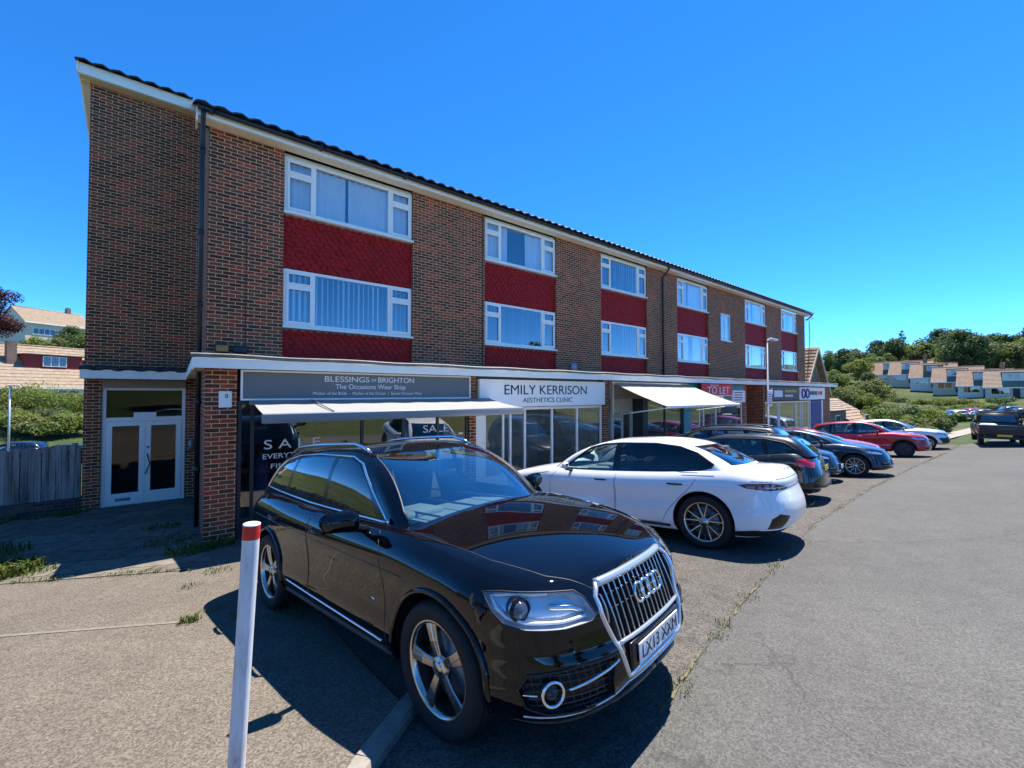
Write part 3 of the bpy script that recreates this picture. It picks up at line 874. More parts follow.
def build_suv():
    root = empty('parked_car', (2.08, 2.31, .49), label='glossy black SUV with chrome-framed grille and roof rails, nearest car', cat='car', group='cars parked in front of the shops', rot=(math.radians(-.7), math.radians(-4.8), math.radians(-81.2)))
    c = Car(root, SUV); x_ = c.extra
    PB, DT, GT, CH = M_('paint_black'), M_('dark_trim'), M_('gloss_trim'), M_('chrome')
    # glass
    c.region('windscreen', [(-.715, 1.05), (.715, 1.05), (.70, 1.16), (.585, 1.52), (.55, 1.545), (-.55, 1.545), (-.585, 1.52), (-.70, 1.16)], 'front', M_('windscreen_glass'), 'cab', lambda f: f.calc_center_median().x > -1.25, mirror=False)
    c.region('rear_window', [(-.62, 1.15), (.62, 1.15), (.56, 1.44), (-.56, 1.44)], 'rear', M_('privacy_glass'), 'cab', lambda f: f.calc_center_median().x < -3.0, mirror=False)
    wf = [(-.86, 1.105), (-1.72, 1.130), (-1.70, 1.515), (-1.48, 1.512), (-1.30, 1.47), (-1.10, 1.34)]
    wr = [(-1.79, 1.132), (-2.60, 1.165), (-2.56, 1.500), (-2.2, 1.520), (-1.78, 1.520)]
    wq = [(-2.68, 1.168), (-3.22, 1.20), (-3.05, 1.36), (-2.92, 1.44), (-2.64, 1.492)]
    for p in (wf, wr, wq):
        c.region('side_window', p, 'side', M_('car_glass'), 'cab')
    dlo = [(-.70, 1.085), (-2.0, 1.115), (-3.30, 1.185), (-3.10, 1.40), (-2.96, 1.475), (-2.66, 1.525), (-2.2, 1.545), (-1.70, 1.54), (-1.45, 1.535), (-1.25, 1.48)]
    c.region('window_surround', dlo, 'side', GT, 'cab')
    for sg in (1, -1):
        c.line(x_, dlo, 'side', .011, sg, 'cab', m=2, closed=True, step=.04)
    # lamps, grille, vents: cut from the front skin before the rest is joined
    hl = [(.868, .700), (.90, .775), (.895, .835), (.80, .868), (.62, .868), (.505, .845), (.445, .79), (.475, .745), (.60, .715)]
    # view at 35 degrees from straight ahead: coordinates along that view's horizontal
    av = 35; ca, sa = math.cos(math.radians(av)), math.sin(math.radians(av))
    hlv = [(-.055, .722), (.10, .712), (.30, .722), (.40, .748), (.455, .80), (.49, .885), (.40, .89), (.20, .878), (.02, .862), (-.03, .83), (-.085, .745)]
    hlp = None
    for sg, o, vs, fc in c.region('headlight', [(u, z) for u, z in hlv], av, M_('lamp_glass')):
        # housing behind the cover
        d = Vector((-.075, -.02 * sg, 0))
        vi = [v + d for v in vs]
        hb = MB(); hb.add(vi, fc, True)
        ed = {}
        for f in fc:
            for i in range(len(f)):
                e = (f[i], f[(i + 1) % len(f)]); k = tuple(sorted(e)); ed[k] = ed.get(k, 0) + 1
        bd = [k for k, n in ed.items() if n == 1]
        n0 = len(vs)
        hb.add(list(vs) + vi, [(a, b, b + n0, a + n0) for a, b in bd], True)
        hb.build('reflector', M_('lamp_housing'), o)
        dm = MB()
        pc = sum(vs, Vector()) / len(vs)
        lens_c = pc + Vector((-.085, sg * .075 , .005))
        dr = Vector((.94, .34 * sg, 0)).normalized()
        dm.tube([lens_c - dr * .05, lens_c + dr * .012], [.052, .058], 24, m=0)
        dm.tube([lens_c + dr * .008, lens_c + dr * .028, lens_c + dr * .038], [.046, .036, .01], 24, m=1)
        dm.tube([lens_c + dr * .0, lens_c + dr * .014], [.062, .062], 24, m=2, cap=False)
        dm.build('lens', [M_('gloss_trim'), M_('lamp_glass_blue'), CH], o)
        st = MB()
        c.line(st, [(-.03, .742), (.10, .734), (.29, .744), (.38, .768), (.425, .81), (.45, .862), (.36, .868), (.16, .858)] , av, .009, sg, lift=-.035, m=0, step=.03)
        st.build('light_strip', M_('lamp_white'), o)
        c.line(x_, [(u, z) for u, z in hlv], av, .0045, sg, closed=True, m=1, step=.03)
        # inner bright bezel
        bz = MB()
        c.line(bz, [(.16, .80), (.04, .785), (-.03, .755)], av, .016, sg, lift=-.05, step=.03)
        bz.build('bezel', CH, o)
    gr = [(-.385, .862), (.385, .862), (.445, .815), (.45, .735), (.335, .405), (-.335, .405), (-.45, .735), (-.445, .815)]
    g_in = [(y * .93, .595 + (z - .595) * .93) for y, z in gr]
    for sg, o, vs, fc in c.region('grille', gr, 'front', M_('dark_trim'), mirror=False, keep=True):
        # recess: push the mesh back
        me = o.data
        for v in me.vertices: v.co.x -= .055
        gm = MB()
        for k in range(17):
            y = -.405 + .81 * k / 16
            zt_ = min(.85, .85 - max(0, abs(y) - .36) * .8); zb_ = .42
            if abs(y) > .32: zb_ = .42 + (abs(y) - .32) / .105 * .32
            ha = c.surf.hit((4, y, zt_), (-1, 0, 0)); hb_ = c.surf.hit((4, y, zb_), (-1, 0, 0))
            pts = [ha.lerp(hb_, q / 6) + Vector((-.024 + .012 * math.sin(PI * q / 6), 0, 0)) for q in range(7)]
            for a, b in zip(pts, pts[1:]):
                gm.bbox((a + b) / 2, (.020, 0, 0), (0, .0075, 0), (b - a) * .5, m=0)
                # thin bright front edge
                gm.bbox((a + b) / 2 + Vector((.021, 0, 0)), (.002, 0, 0), (0, .0055, 0), (b - a) * .5, m=1)
        for z in (.79, .72, .65):
            pts = []
            for q in range(25):
                y = -.40 + .80 * q / 24
                h = c.surf.hit((4, y, z), (-1, 0, 0))
                if h is not None: pts.append(h + Vector((-.04, 0, 0)))
            gm.tube(pts, .006, 6, m=0)
        for z in (.572,):
            pts = [c.surf.hit((4, -.375 + .75 * q / 20, z), (-1, 0, 0)) + Vector((-.006, 0, 0)) for q in range(21)]
            gm.tube(pts, .012, 8, m=2)
        gm.build('bar', [M_('rim_dark'), M_('chrome_dull'), M_('lamp_silver')], o)
        fm = MB()
        c.line(fm, gr, 'front', .015, 1, closed=True, step=.03, n=10, lift=-.003)
        c.line(fm, [(-.39, .858), (.39, .858)], 'front', .026, 1, step=.03, n=10, lift=-.008); fm.build('grille_frame', M_('lamp_silver'), o)
        em = MB()
        for k in range(4):
            y = (k - 1.5) * .076
            ctr = c.surf.hit((4, y, .755), (-1, 0, 0)) + Vector((.012, 0, 0))
            em.tube([ctr + Vector((-.012 * math.sin(2 * PI * q / 28) , .048 * math.cos(2 * PI * q / 28), .048 * math.sin(2 * PI * q / 28))) for q in range(28)], .0085, 8, closed=True)
        em.build('emblem', M_('chrome'), o)
        bm_ = MB()
        h = c.surf.hit((4, 0, .485), (-1, 0, 0))
        bm_.rbox(h.x - .05, h.x - .006, -.31, .31, .415, .555, .012)
        bm_.build('plate_backing', M_('gloss_trim'), o)
        h0 = c.surf.hit((4, 0, .52), (-1, 0, 0)); h1 = c.surf.hit((4, 0, .40), (-1, 0, 0))
        tilt = math.atan2(h1.x - h0.x, .12)
        plate(root, 'LX13 XXM', (h.x + .006, 0, .485), (0, 0, PI / 2))
    # lower side vents with fog lamps
    vent = [(.18, .30), (-.10, .315), (-.20, .36), (-.265, .47), (-.24, .525), (-.05, .52), (.16, .50), (.215, .42)]
    vent = [(-.04, .315), (.34, .335), (.44, .37), (.47, .45), (.42, .52), (.18, .545), (-.06, .54), (-.02, .42)]
    for sg, o, vs, fc in c.region('air_intake', vent, 28, M_('dark_trim')):
        for v in o.data.vertices: v.co.x -= .05; v.co.y -= .02 * sg
        mb = MB()
        for k in range(7):
            c.line(mb, [(-.06, .33 + k * .034), (.46, .33 + k * .034)], 28, .005, sg, lift=-.035, m=0, step=.06)
        for k in range(11):
            c.line(mb, [(-.04 + k * .045, .31), (.01 + k * .045, .56)], 28, .004, sg, lift=-.035, m=0, step=.06)
        mb.build('mesh', [M_('rim_dark')], o)
        fl = MB()
        a = math.radians(28); D = Vector((math.cos(a), sg * math.sin(a), 0)); A = Vector((-math.sin(a), sg * math.cos(a), 0))
        h = c.surf.hit(tuple(A * .315 + D * 6 + Vector((0, 0, .435))), -D)
        cc = h + D * .0
        ring = lambda r, dd: [cc + D * dd + A * r * math.cos(2 * PI * q / 32) + Vector((0, 0, r * math.sin(2 * PI * q / 32))) for q in range(32)]
        fl.tube(ring(.056, .0), .0085, 8, closed=True, m=0)
        fl.tube([cc - D * .06, cc - D * .03], [.045, .050], 24, m=1)
        fl.tube([cc - D * .03, cc - D * .005, cc + D * .0], [.044, .040, .0], 24, m=2)
        fl.build('fog_lamp', [CH, M_('gloss_trim'), M_('lamp_glass')], o)
        for pts, rr in (([(-.07, .51), (.0, .49), (.235, .447)], .008), ([(.385, .43), (.45, .43)], .006)):
            cs = MB(); c.line(cs, pts, 28, rr, sg, step=.03, m=0); cs.build('chrome_strip', CH, o)
        c.line(x_, vent, 28, .007, sg, closed=True, m=0, step=.03)
    # splitter along the bottom of the bumper
    for sg in (1, -1):
        c.line(x_, [(.0, .305), (.30, .305), (.40, .275), (.62, .262), (.80, .262)], 'front', .016, sg, m=0, step=.04, lift=.004)
        c.line(x_, [(.0, .288), (.30, .288), (.42, .258), (.60, .245)], 'front', .008, sg, m=1, step=.04, lift=.012)
    for sg in (1, -1):
        c.line(x_, [(0, .375), (.34, .372), (.42, .335), (.60, .315), (.82, .318)], 'front', .006, sg, m=3, step=.04, lift=.001)
    # doors
    fd = [(-.50, .335), (-1.62, .335), (-1.735, .45), (-1.755, 1.075), (-.66, 1.052), (-.56, .95), (-.52, .70)]
    rd = [(-1.745, .45), (-1.66, .335), (-2.30, .335), (-2.40, .55), (-2.52, .76), (-2.70, .88), (-2.765, .98), (-2.77, 1.098), (-1.765, 1.076)]
    for poly, hx, nm in ((fd, -1.53, 'front'), (rd, -2.55, 'rear')):
        for sg, o, vs, fc in c.region('door', poly, 'side', PB):
            c.line(x_, poly, 'side', .0042, sg, closed=True, m=1, step=.05, lift=-.001)
            mb = MB()
            p = [c.surf.hit((hx + dx, 3 * sg, .955), (0, -sg, 0)) + Vector((0, sg * l, 0)) for dx, l in ((-.115, -.004), (-.09, .028), (0, .036), (.09, .028), (.115, -.004))]
            mb.tube(p, [.011, .016, .017, .016, .011], 8)
            mb.build('handle', PB, o)
    # bonnet shut lines, badge, washer, fuel flap
    for sg in (1, -1):
        c.line(x_, [(.80, .42), (.60, .60), (.30, .715), (-.10, .765), (-.45, .79)], 'top', .0035, sg, m=1, step=.06, lift=-.0012)
        c.line(x_, [(-.64, .62), (-.70, .62)], 'side', .007, sg, m=2)
        c.line(x_, [(.36, .815), (.44, .80)], 'side', .012, sg, m=0, lift=.004)
        # sill and lower door strip
        c.line(x_, [(-.46, .315), (-2.30, .325)], 'side', .020, sg, m=1, step=.08)
        c.line(x_, [(-.56, .375), (-1.2, .395), (-2.3, .42)], 'side', .010, sg, m=2 if sg > 0 else 2, step=.08, lift=-.002)
        c.line(x_, [(-.30, .835), (-1.2, .868), (-2.4, .90), (-3.2, .93)], 'side', .006, sg, m=0, step=.08, lift=-.002)
    # windscreen edge, wipers
    c.line(x_, [(-.715, 1.05), (.715, 1.05)], 'front', .012, 1, 'cab', m=1, step=.05)
    for sg in (1, -1):
        c.line(x_, [(.715, 1.05), (.70, 1.16), (.585, 1.52), (.55, 1.545)], 'front', .009, sg, 'cab', m=1)
    wp = MB()
    for a, b in (((-.10, 1.075), (.55, 1.105)), ((-.62, 1.08), (.02, 1.11))):
        c.line(wp, [a, b], 'front', .009, 1, 'cab', m=0, lift=.012, n=6)
    wp.build('wiper', M_('black_plastic'), root)
    # tail lamps
    for sg, o, vs, fc in c.region('tail_light', [(-.18, .96), (.22, .93), (.24, 1.03), (-.16, 1.06)], 150, M_('tail_red')): pass
    # roof rails
    for sg in (1, -1):
        mb = MB()
        pts = []
        for k in range(15):
            x = -1.30 - 1.85 * k / 14
            y = .565
            h = c.csurf.hit((x, sg * y, 4), (0, 0, -1))
            e = min(1, min(k, 14 - k) / 1.6)
            pts.append(h + Vector((0, 0, .002 + .042 * e)))
        mb.tube(pts, [.012] + [.017] * 13 + [.012], 8)
        mb.build('roof_rail', CH, root)
    mb = MB()
    mb.rbox(-3.05, -2.93, -.02, .02, 1.585, 1.65, .015); mb.build('aerial', PB, root)
    c.arches(.020, 0, gap=.05); c.floor()
    c.finish([PB, DT, CH, M_('lamp_silver')])
    c.interior(xs=(-1.55, -2.45), zs=.70)
    c.mirrors(-.84, 1.125, [PB, M_('gloss_trim'), M_('chrome')], (.155, .25, .165), .02)
    c.wheels('five', M_('rim_alloy'), .262, .24, 0.0, phase=-.23)
    # tax disc and mirror inside the windscreen
    mb = MB(); mb.rbox(-1.13, -1.10, -.12, .12, 1.40, 1.46, .012); mb.build('rear_view_mirror', M_('black_plastic'), root)
    return root
simple('chrome_dull', (.42, .43, .44), .3, 1., var=.02)
simple('lamp_glass_blue', (.05, .06, .09), .04, 0, 1, var=0)
# ------------------------------------------------------------------ the other cars
def rear_lamp(c, pts, view=150, mat='tail_red'):
    for sg, o, vs, fc in c.region3('tail_light', pts, view, M_(mat)):
        c.line3(c.extra, pts, view, .004, sg, closed=True, m=1, step=.04)

def head_lamp(c, pts, view=38):
    for sg, o, vs, fc in c.region3('headlight', pts, view, M_('lamp_glass')):
        hb = MB(); hb.add([v + Vector((-.035, -.02 * sg, 0)) for v in vs], fc, True)
        hb.build('reflector', M_('lamp_silver'), o)
        pc = sum(vs, Vector()) / len(vs)
        lm = MB(); dr = Vector((.9, .4 * sg, 0)).normalized()
        lm.tube([pc - dr * .06, pc - dr * .012], [.045, .05], 16, m=0)
        lm.build('lens', [M_('gloss_trim')], o)
        c.line3(c.extra, pts, view, .004, sg, closed=True, m=1, step=.04)

def doors(c, polys, pm, handle_z, handles, seam=.004, handle_m=None):
    for poly, hx in zip(polys, handles):
        for sg, o, vs, fc in c.region('door', poly, 'side', pm):
            c.line(c.extra, poly, 'side', seam, sg, closed=True, m=1, step=.06, lift=-.001)
            h = c.surf.hit((hx, 3 * sg, handle_z), (0, -sg, 0))
            if h is None: continue
            mb = MB()
            p = []
            for dx, l in ((-.11, .002), (-.085, .02), (0, .026), (.085, .02), (.11, .002)):
                q = c.surf.hit((hx + dx, 3 * sg, handle_z), (0, -sg, 0))
                p.append(q + Vector((0, sg * l, 0)))
            mb.tube(p, .013, 8); mb.build('handle', handle_m or pm, o)

def glazing(c, wins, dlo, wsc, rear, side_m='car_glass', rear_m='privacy_glass', chrome=None, trim='gloss_trim'):
    cab = c.cab
    c.region('windscreen', wsc, 'front', M_('windscreen_glass'), 'cab', lambda f: f.calc_center_median().x > cab['xw1'] - .1, mirror=False)
    c.region('rear_window', rear, 'rear', M_(rear_m), 'cab', lambda f: f.calc_center_median().x < cab['xg1'] + .12, mirror=False)
    for i, p in enumerate(wins):
        c.region('side_window', p, 'side', M_(side_m if isinstance(side_m, str) else side_m[i]), 'cab')
    c.region('window_surround', dlo, 'side', M_(trim), 'cab')
    for sg in (1, -1):
        c.line(c.extra, dlo, 'side', .008, sg, 'cab', m=1 if chrome is None else chrome, closed=True, step=.05)
        c.line(c.extra, wsc[1:-1], 'front', .008, sg, 'cab', m=1, step=.08)

def front_grille(c, poly, bars=5, m='dark_trim', frame=None, vertical=False):
    for sg, o, vs, fc in c.region('grille', poly, 'front', M_(m), mirror=False):
        for v in o.data.vertices: v.co.x -= .03
        mb = MB(); z0 = min(p[1] for p in poly); z1 = max(p[1] for p in poly); y1 = max(abs(p[0]) for p in poly)
        for k in range(bars):
            if vertical:
                y = -y1 * .9 + 1.8 * y1 * k / (bars - 1)
                c.line(mb, [(y, z0 + .01), (y, z1 - .01)], 'front', .006, 1, lift=-.012, step=.05)
            else:
                z = z0 + (z1 - z0) * (k + .5) / bars
                w_ = y1 * .95
                c.line(mb, [(-w_, z), (w_, z)], 'front', .006, 1, lift=-.012, step=.08)
        mb.build('bar', M_('rim_dark'), o)
        if frame is not None:
            c.line(c.extra, poly, 'front', .010, 1, closed=True, m=frame, step=.05)

# ---- white saloon -------------------------------------------------
def build_white_saloon():
    sp = dict(wb=3.215, fo=.93, ro=1.02, W=.955, H=1.54, R=.37, taper=.05, q=1.1,
              zt=[(.93, .80), (.6, .875), (0, .965), (-.5, 1.005), (-1.2, 1.0), (-2.6, 1.025), (-3.4, 1.06), (-3.85, 1.065), (-4.14, 1.045), (-4.235, 1.01)],
              zb=[(.93, .24), (.5, .20), (-.5, .215), (-3, .215), (-3.7, .22), (-4.235, .30)],
              crown=[(.93, .01), (.5, .05), (-.4, .07), (-3.6, .05), (-4.0, .05), (-4.235, .01)],
              lev=[(0, .07, .10, .14), (.07, .03, .03, .06), (.18, .005, .0, .0), (.34, .0, .01, -.02), (.48, .016, .02, -.01), (.62, .012, .03, .02), (.76, .0, .03, .05), (.80, .002, .035, .05), (.84, .012, .05, .05), (.92, .045, .08, .08), (1, .10, .13, .13)],
              Lf=.8, nf=2.8, Lr=.62, nr=2.7,
              cab=dict(yb=.82, yr=.60, xw0=-.38, xw1=-1.32, xg0=-3.72, xg1=-2.92, Lf0=.36, Lf1=.2, Lr0=.34, Lr1=.3, nf=2.7, nr=2.9, crown=.04,
                       zr=[(-1.32, 1.435), (-1.8, 1.495), (-2.3, 1.50), (-2.7, 1.475), (-2.92, 1.45)]))
    yaw = math.radians(98.6)
    # front axle is wheelbase ahead of the rear wheel seen in the photo
    rx, ry = 6.66, 3.08
    root = car_root('parked_car', rx + 3.215 * math.cos(yaw), ry + 3.215 * math.sin(yaw), yaw, 'long white saloon with dark windows and slim dark tail lights, beside the black SUV')
    c = Car(root, sp); x_ = c.extra; P = M_('paint_white')
    fw = [(-.84, 1.035), (-1.78, 1.04), (-1.80, 1.43), (-1.55, 1.42), (-1.32, 1.365)]
    rw = [(-1.90, 1.04), (-3.05, 1.06), (-3.30, 1.115), (-3.31, 1.15), (-3.10, 1.29), (-2.86, 1.38), (-2.5, 1.43), (-1.92, 1.44)]
    dlo = [(-.74, 1.02), (-1.85, 1.025), (-3.08, 1.042), (-3.34, 1.10), (-3.37, 1.15), (-3.14, 1.31), (-2.88, 1.40), (-2.5, 1.45), (-1.9, 1.46), (-1.55, 1.445), (-1.30, 1.39)]
    glazing(c, [fw, rw], dlo, [(-.72, 1.03), (.72, 1.03), (.58, 1.40), (-.58, 1.40)], [(-.60, 1.13), (.60, 1.13), (.55, 1.40), (-.55, 1.40)], side_m=('car_glass', 'privacy_glass'))
    fd = [(-.52, .30), (-1.72, .30), (-1.86, .42), (-1.87, 1.025), (-.70, 1.005), (-.56, .85), (-.54, .6)]
    rd = [(-1.88, .42), (-1.76, .30), (-2.62, .30), (-2.74, .5), (-2.90, .68), (-3.06, .82), (-3.15, .94), (-3.17, 1.04), (-1.89, 1.026)]
    doors(c, [fd, rd], P, .875, (-1.62, -2.86), handle_m=M_('gloss_trim'))
    rear_lamp(c, [(-3.84, .93, .865), (-4.10, .80, .83), (-4.22, .5, .83), (-4.22, .42, .855), (-4.10, .78, .92), (-3.86, .92, .925), (-3.72, .94, .905)], 140, 'tail_dark')
    # dark lower bumper and corner vents
    for sg, o, vs, fc in c.region3('bumper_trim', [(-3.66, .95, .23), (-4.24, .5, .25), (-4.24, .5, .33), (-3.9, .95, .33), (-3.66, .95, .30)], 140, M_('dark_trim')): pass
    for sg, o, vs, fc in c.region3('bumper_vent', [(-4.06, .88, .345), (-4.20, .7, .345), (-4.22, .55, .50), (-4.16, .74, .54), (-4.10, .85, .48)], 140, M_('gloss_trim')): pass
    for sg in (1, -1):
        c.line3(x_, [(-3.95, .93, .335), (-4.20, .72, .335), (-4.22, .5, .345)], 140, .010, sg, m=2, step=.05)
        c.line(x_, [(-.45, .275), (-2.75, .275)], 'side', .022, sg, m=1, step=.1)
        c.line(x_, [(-3.85, .955), (-4.06, .94)], 'side', .003, sg, m=1)
        c.line(x_, [(-2.95, 1.0), (-3.4, 1.005)], 'side', .003, sg, m=1)
    for sg in (1, -1):
        c.line(x_, [(-3.30, .335), (-3.62, .36)], 'side', .004, sg, m=1)
        c.line(x_, [(.42, .62), (.20, .80), (-.10, .90), (-.50, .955)], 'side', .003, sg, m=1, step=.05)
        c.line(x_, [(.80, .42), (.40, .66), (-.30, .76)], 'top', .003, sg, m=1, step=.06, lift=-.001)
    c.line(x_, [(-.60, .965), (.60, .965)], 'rear', .004, 1, m=1, step=.06)
    c.line(x_, [(-.78, .86), (.78, .86)], 'rear', .006, 1, m=2, step=.06)
    head_lamp(c, [(.78, .50, .70), (.45, .88, .74), (.40, .89, .80), (.66, .72, .80), (.80, .50, .78)])
    front_grille(c, [(-.36, .40), (.36, .40), (.34, .72), (-.34, .72)], 11, vertical=True, frame=2)
    c.arches(.008, 0, gap=.045); c.floor()
    c.finish([P, M_('dark_trim'), M_('chrome')])
    c.interior(xs=(-1.62, -2.75), zs=.58)
    c.mirrors(-.98, 1.075, [P, M_('gloss_trim'), M_('chrome')], (.11, .20, .13), .02)
    c.wheels('twin', M_('rim_alloy'), .265, .25, phase=0)
    plate(root, '', (-4.222, 0, .60), (0, math.radians(12) * 0, -PI / 2), yellow=True, lettered=False)
    return root

# ---- generic cars ---------------------------------------------------
def spec(kind, **kw):
    if kind == 'hatch':
        d = dict(wb=2.64, fo=.86, ro=.83, W=.905, H=1.47, R=.325, taper=.05, q=.8, Lf=.75, nf=2.5, Lr=.45, nr=2.9,
                 zt=[(.86, .70), (.55, .80), (0, .92), (-.45, .975), (-1.2, .965), (-2.2, 1.0), (-2.9, 1.04), (-3.3, 1.0), (-3.47, .93)],
                 zb=[(.86, .22), (-.5, .20), (-2.4, .21), (-3.47, .30)],
                 crown=[(.86, .01), (.4, .06), (-.3, .075), (-3.47, .01)],
                 lev=[(0, .06, .10, .10), (.07, .02, .04, .03), (.2, .0, .0, .0), (.4, .01, .0, .0), (.58, .012, .02, .03), (.74, .0, .05, .07), (.82, .004, .07, .09), (.90, .03, .10, .13), (1, .09, .16, .20)],
                 cab=dict(yb=.77, yr=.56, xw0=-.18, xw1=-1.12, xg0=-3.36, xg1=-2.98, Lf0=.36, Lf1=.2, nf=2.7, crown=.04, zr=[(-1.12, 1.38), (-1.6, 1.44), (-2.2, 1.435), (-2.98, 1.36)]))
        d['win'] = [[(-.72, 1.0), (-1.55, 1.01), (-1.54, 1.365), (-1.3, 1.36), (-1.08, 1.28)], [(-1.64, 1.01), (-2.44, 1.035), (-2.38, 1.345), (-1.64, 1.37)], [(-2.54, 1.05), (-2.98, 1.12), (-2.80, 1.24), (-2.5, 1.325)]]
        d['dlo'] = [(-.60, .985), (-1.6, .995), (-2.5, 1.025), (-3.08, 1.10), (-2.84, 1.27), (-2.45, 1.365), (-1.7, 1.39), (-1.3, 1.38), (-1.02, 1.29)]
        d['wsc'] = [(-.68, 1.02), (.68, 1.02), (.54, 1.355), (-.54, 1.355)]
        d['rear'] = [(-.60, 1.06), (.60, 1.06), (.53, 1.32), (-.53, 1.32)]
        d['doors'] = [[(-.45, .30), (-1.5, .30), (-1.59, .42), (-1.60, .985), (-.62, .97), (-.5, .8)], [(-1.61, .42), (-1.54, .30), (-2.18, .30), (-2.28, .52), (-2.42, .7), (-2.52, .85), (-2.55, 1.01), (-1.62, .986)]]
        d['hand'] = (.86, (-1.42, -2.35))
        d['tail'] = [(-3.10, .88, .78), (-3.38, .72, .76), (-3.42, .62, .86), (-3.34, .72, .96), (-3.02, .87, .93)]
        d['head'] = [(.66, .52, .66), (.35, .86, .70), (.16, .89, .82), (.42, .78, .83), (.68, .52, .75)]
        d['grille'] = [(-.46, .34), (.46, .34), (.40, .52), (-.40, .52)]
    elif kind == 'suv':
        d = dict(wb=2.70, fo=.90, ro=.86, W=.92, H=1.68, R=.36, taper=.05, q=.7, Lf=.75, nf=2.6, Lr=.42, nr=3.0,
                 zt=[(.9, .86), (.6, .94), (0, 1.03), (-.45, 1.08), (-1.2, 1.08), (-2.4, 1.12), (-3.2, 1.15), (-3.56, 1.05)],
                 zb=[(.9, .28), (-.5, .27), (-2.5, .28), (-3.56, .36)],
                 crown=[(.9, .01), (.4, .06), (-.3, .075), (-3.56, .01)],
                 lev=[(0, .06, .10, .10), (.07, .02, .04, .03), (.2, .0, .0, .0), (.4, .012, .0, .0), (.6, .012, .02, .03), (.76, .0, .04, .07), (.84, .004, .06, .09), (.91, .03, .09, .13), (1, .09, .14, .20)],
                 cab=dict(yb=.79, yr=.60, xw0=-.26, xw1=-1.08, xg0=-3.46, xg1=-3.14, Lf0=.36, Lf1=.2, nf=2.8, crown=.04, zr=[(-1.08, 1.56), (-1.6, 1.63), (-2.2, 1.63), (-3.14, 1.56)]))
        d['win'] = [[(-.78, 1.115), (-1.60, 1.125), (-1.58, 1.55), (-1.3, 1.54), (-1.06, 1.44)], [(-1.70, 1.125), (-2.52, 1.15), (-2.46, 1.54), (-1.70, 1.56)], [(-2.62, 1.16), (-3.14, 1.19), (-2.96, 1.44), (-2.58, 1.53)]]
        d['dlo'] = [(-.66, 1.10), (-1.6, 1.11), (-2.55, 1.14), (-3.24, 1.175), (-3.0, 1.48), (-2.55, 1.56), (-1.7, 1.58), (-1.3, 1.565), (-1.0, 1.45)]
        d['wsc'] = [(-.70, 1.13), (.70, 1.13), (.58, 1.535), (-.58, 1.535)]
        d['rear'] = [(-.60, 1.16), (.60, 1.16), (.55, 1.50), (-.55, 1.50)]
        d['doors'] = [[(-.48, .36), (-1.55, .36), (-1.65, .48), (-1.66, 1.09), (-.70, 1.075), (-.54, .9)], [(-1.67, .48), (-1.6, .36), (-2.2, .36), (-2.32, .6), (-2.48, .8), (-2.60, .95), (-2.62, 1.13), (-1.68, 1.092)]]
        d['hand'] = (.97, (-1.48, -2.42))
        d['tail'] = [(-3.2, .9, .90), (-3.46, .72, .88), (-3.48, .62, 1.0), (-3.38, .72, 1.08), (-3.12, .89, 1.06)]
        d['head'] = [(.72, .52, .74), (.42, .87, .78), (.22, .905, .88), (.46, .80, .89), (.74, .52, .83)]
        d['grille'] = [(-.42, .44), (.42, .44), (.46, .76), (-.46, .76)]
    d.update(kw)
    return d

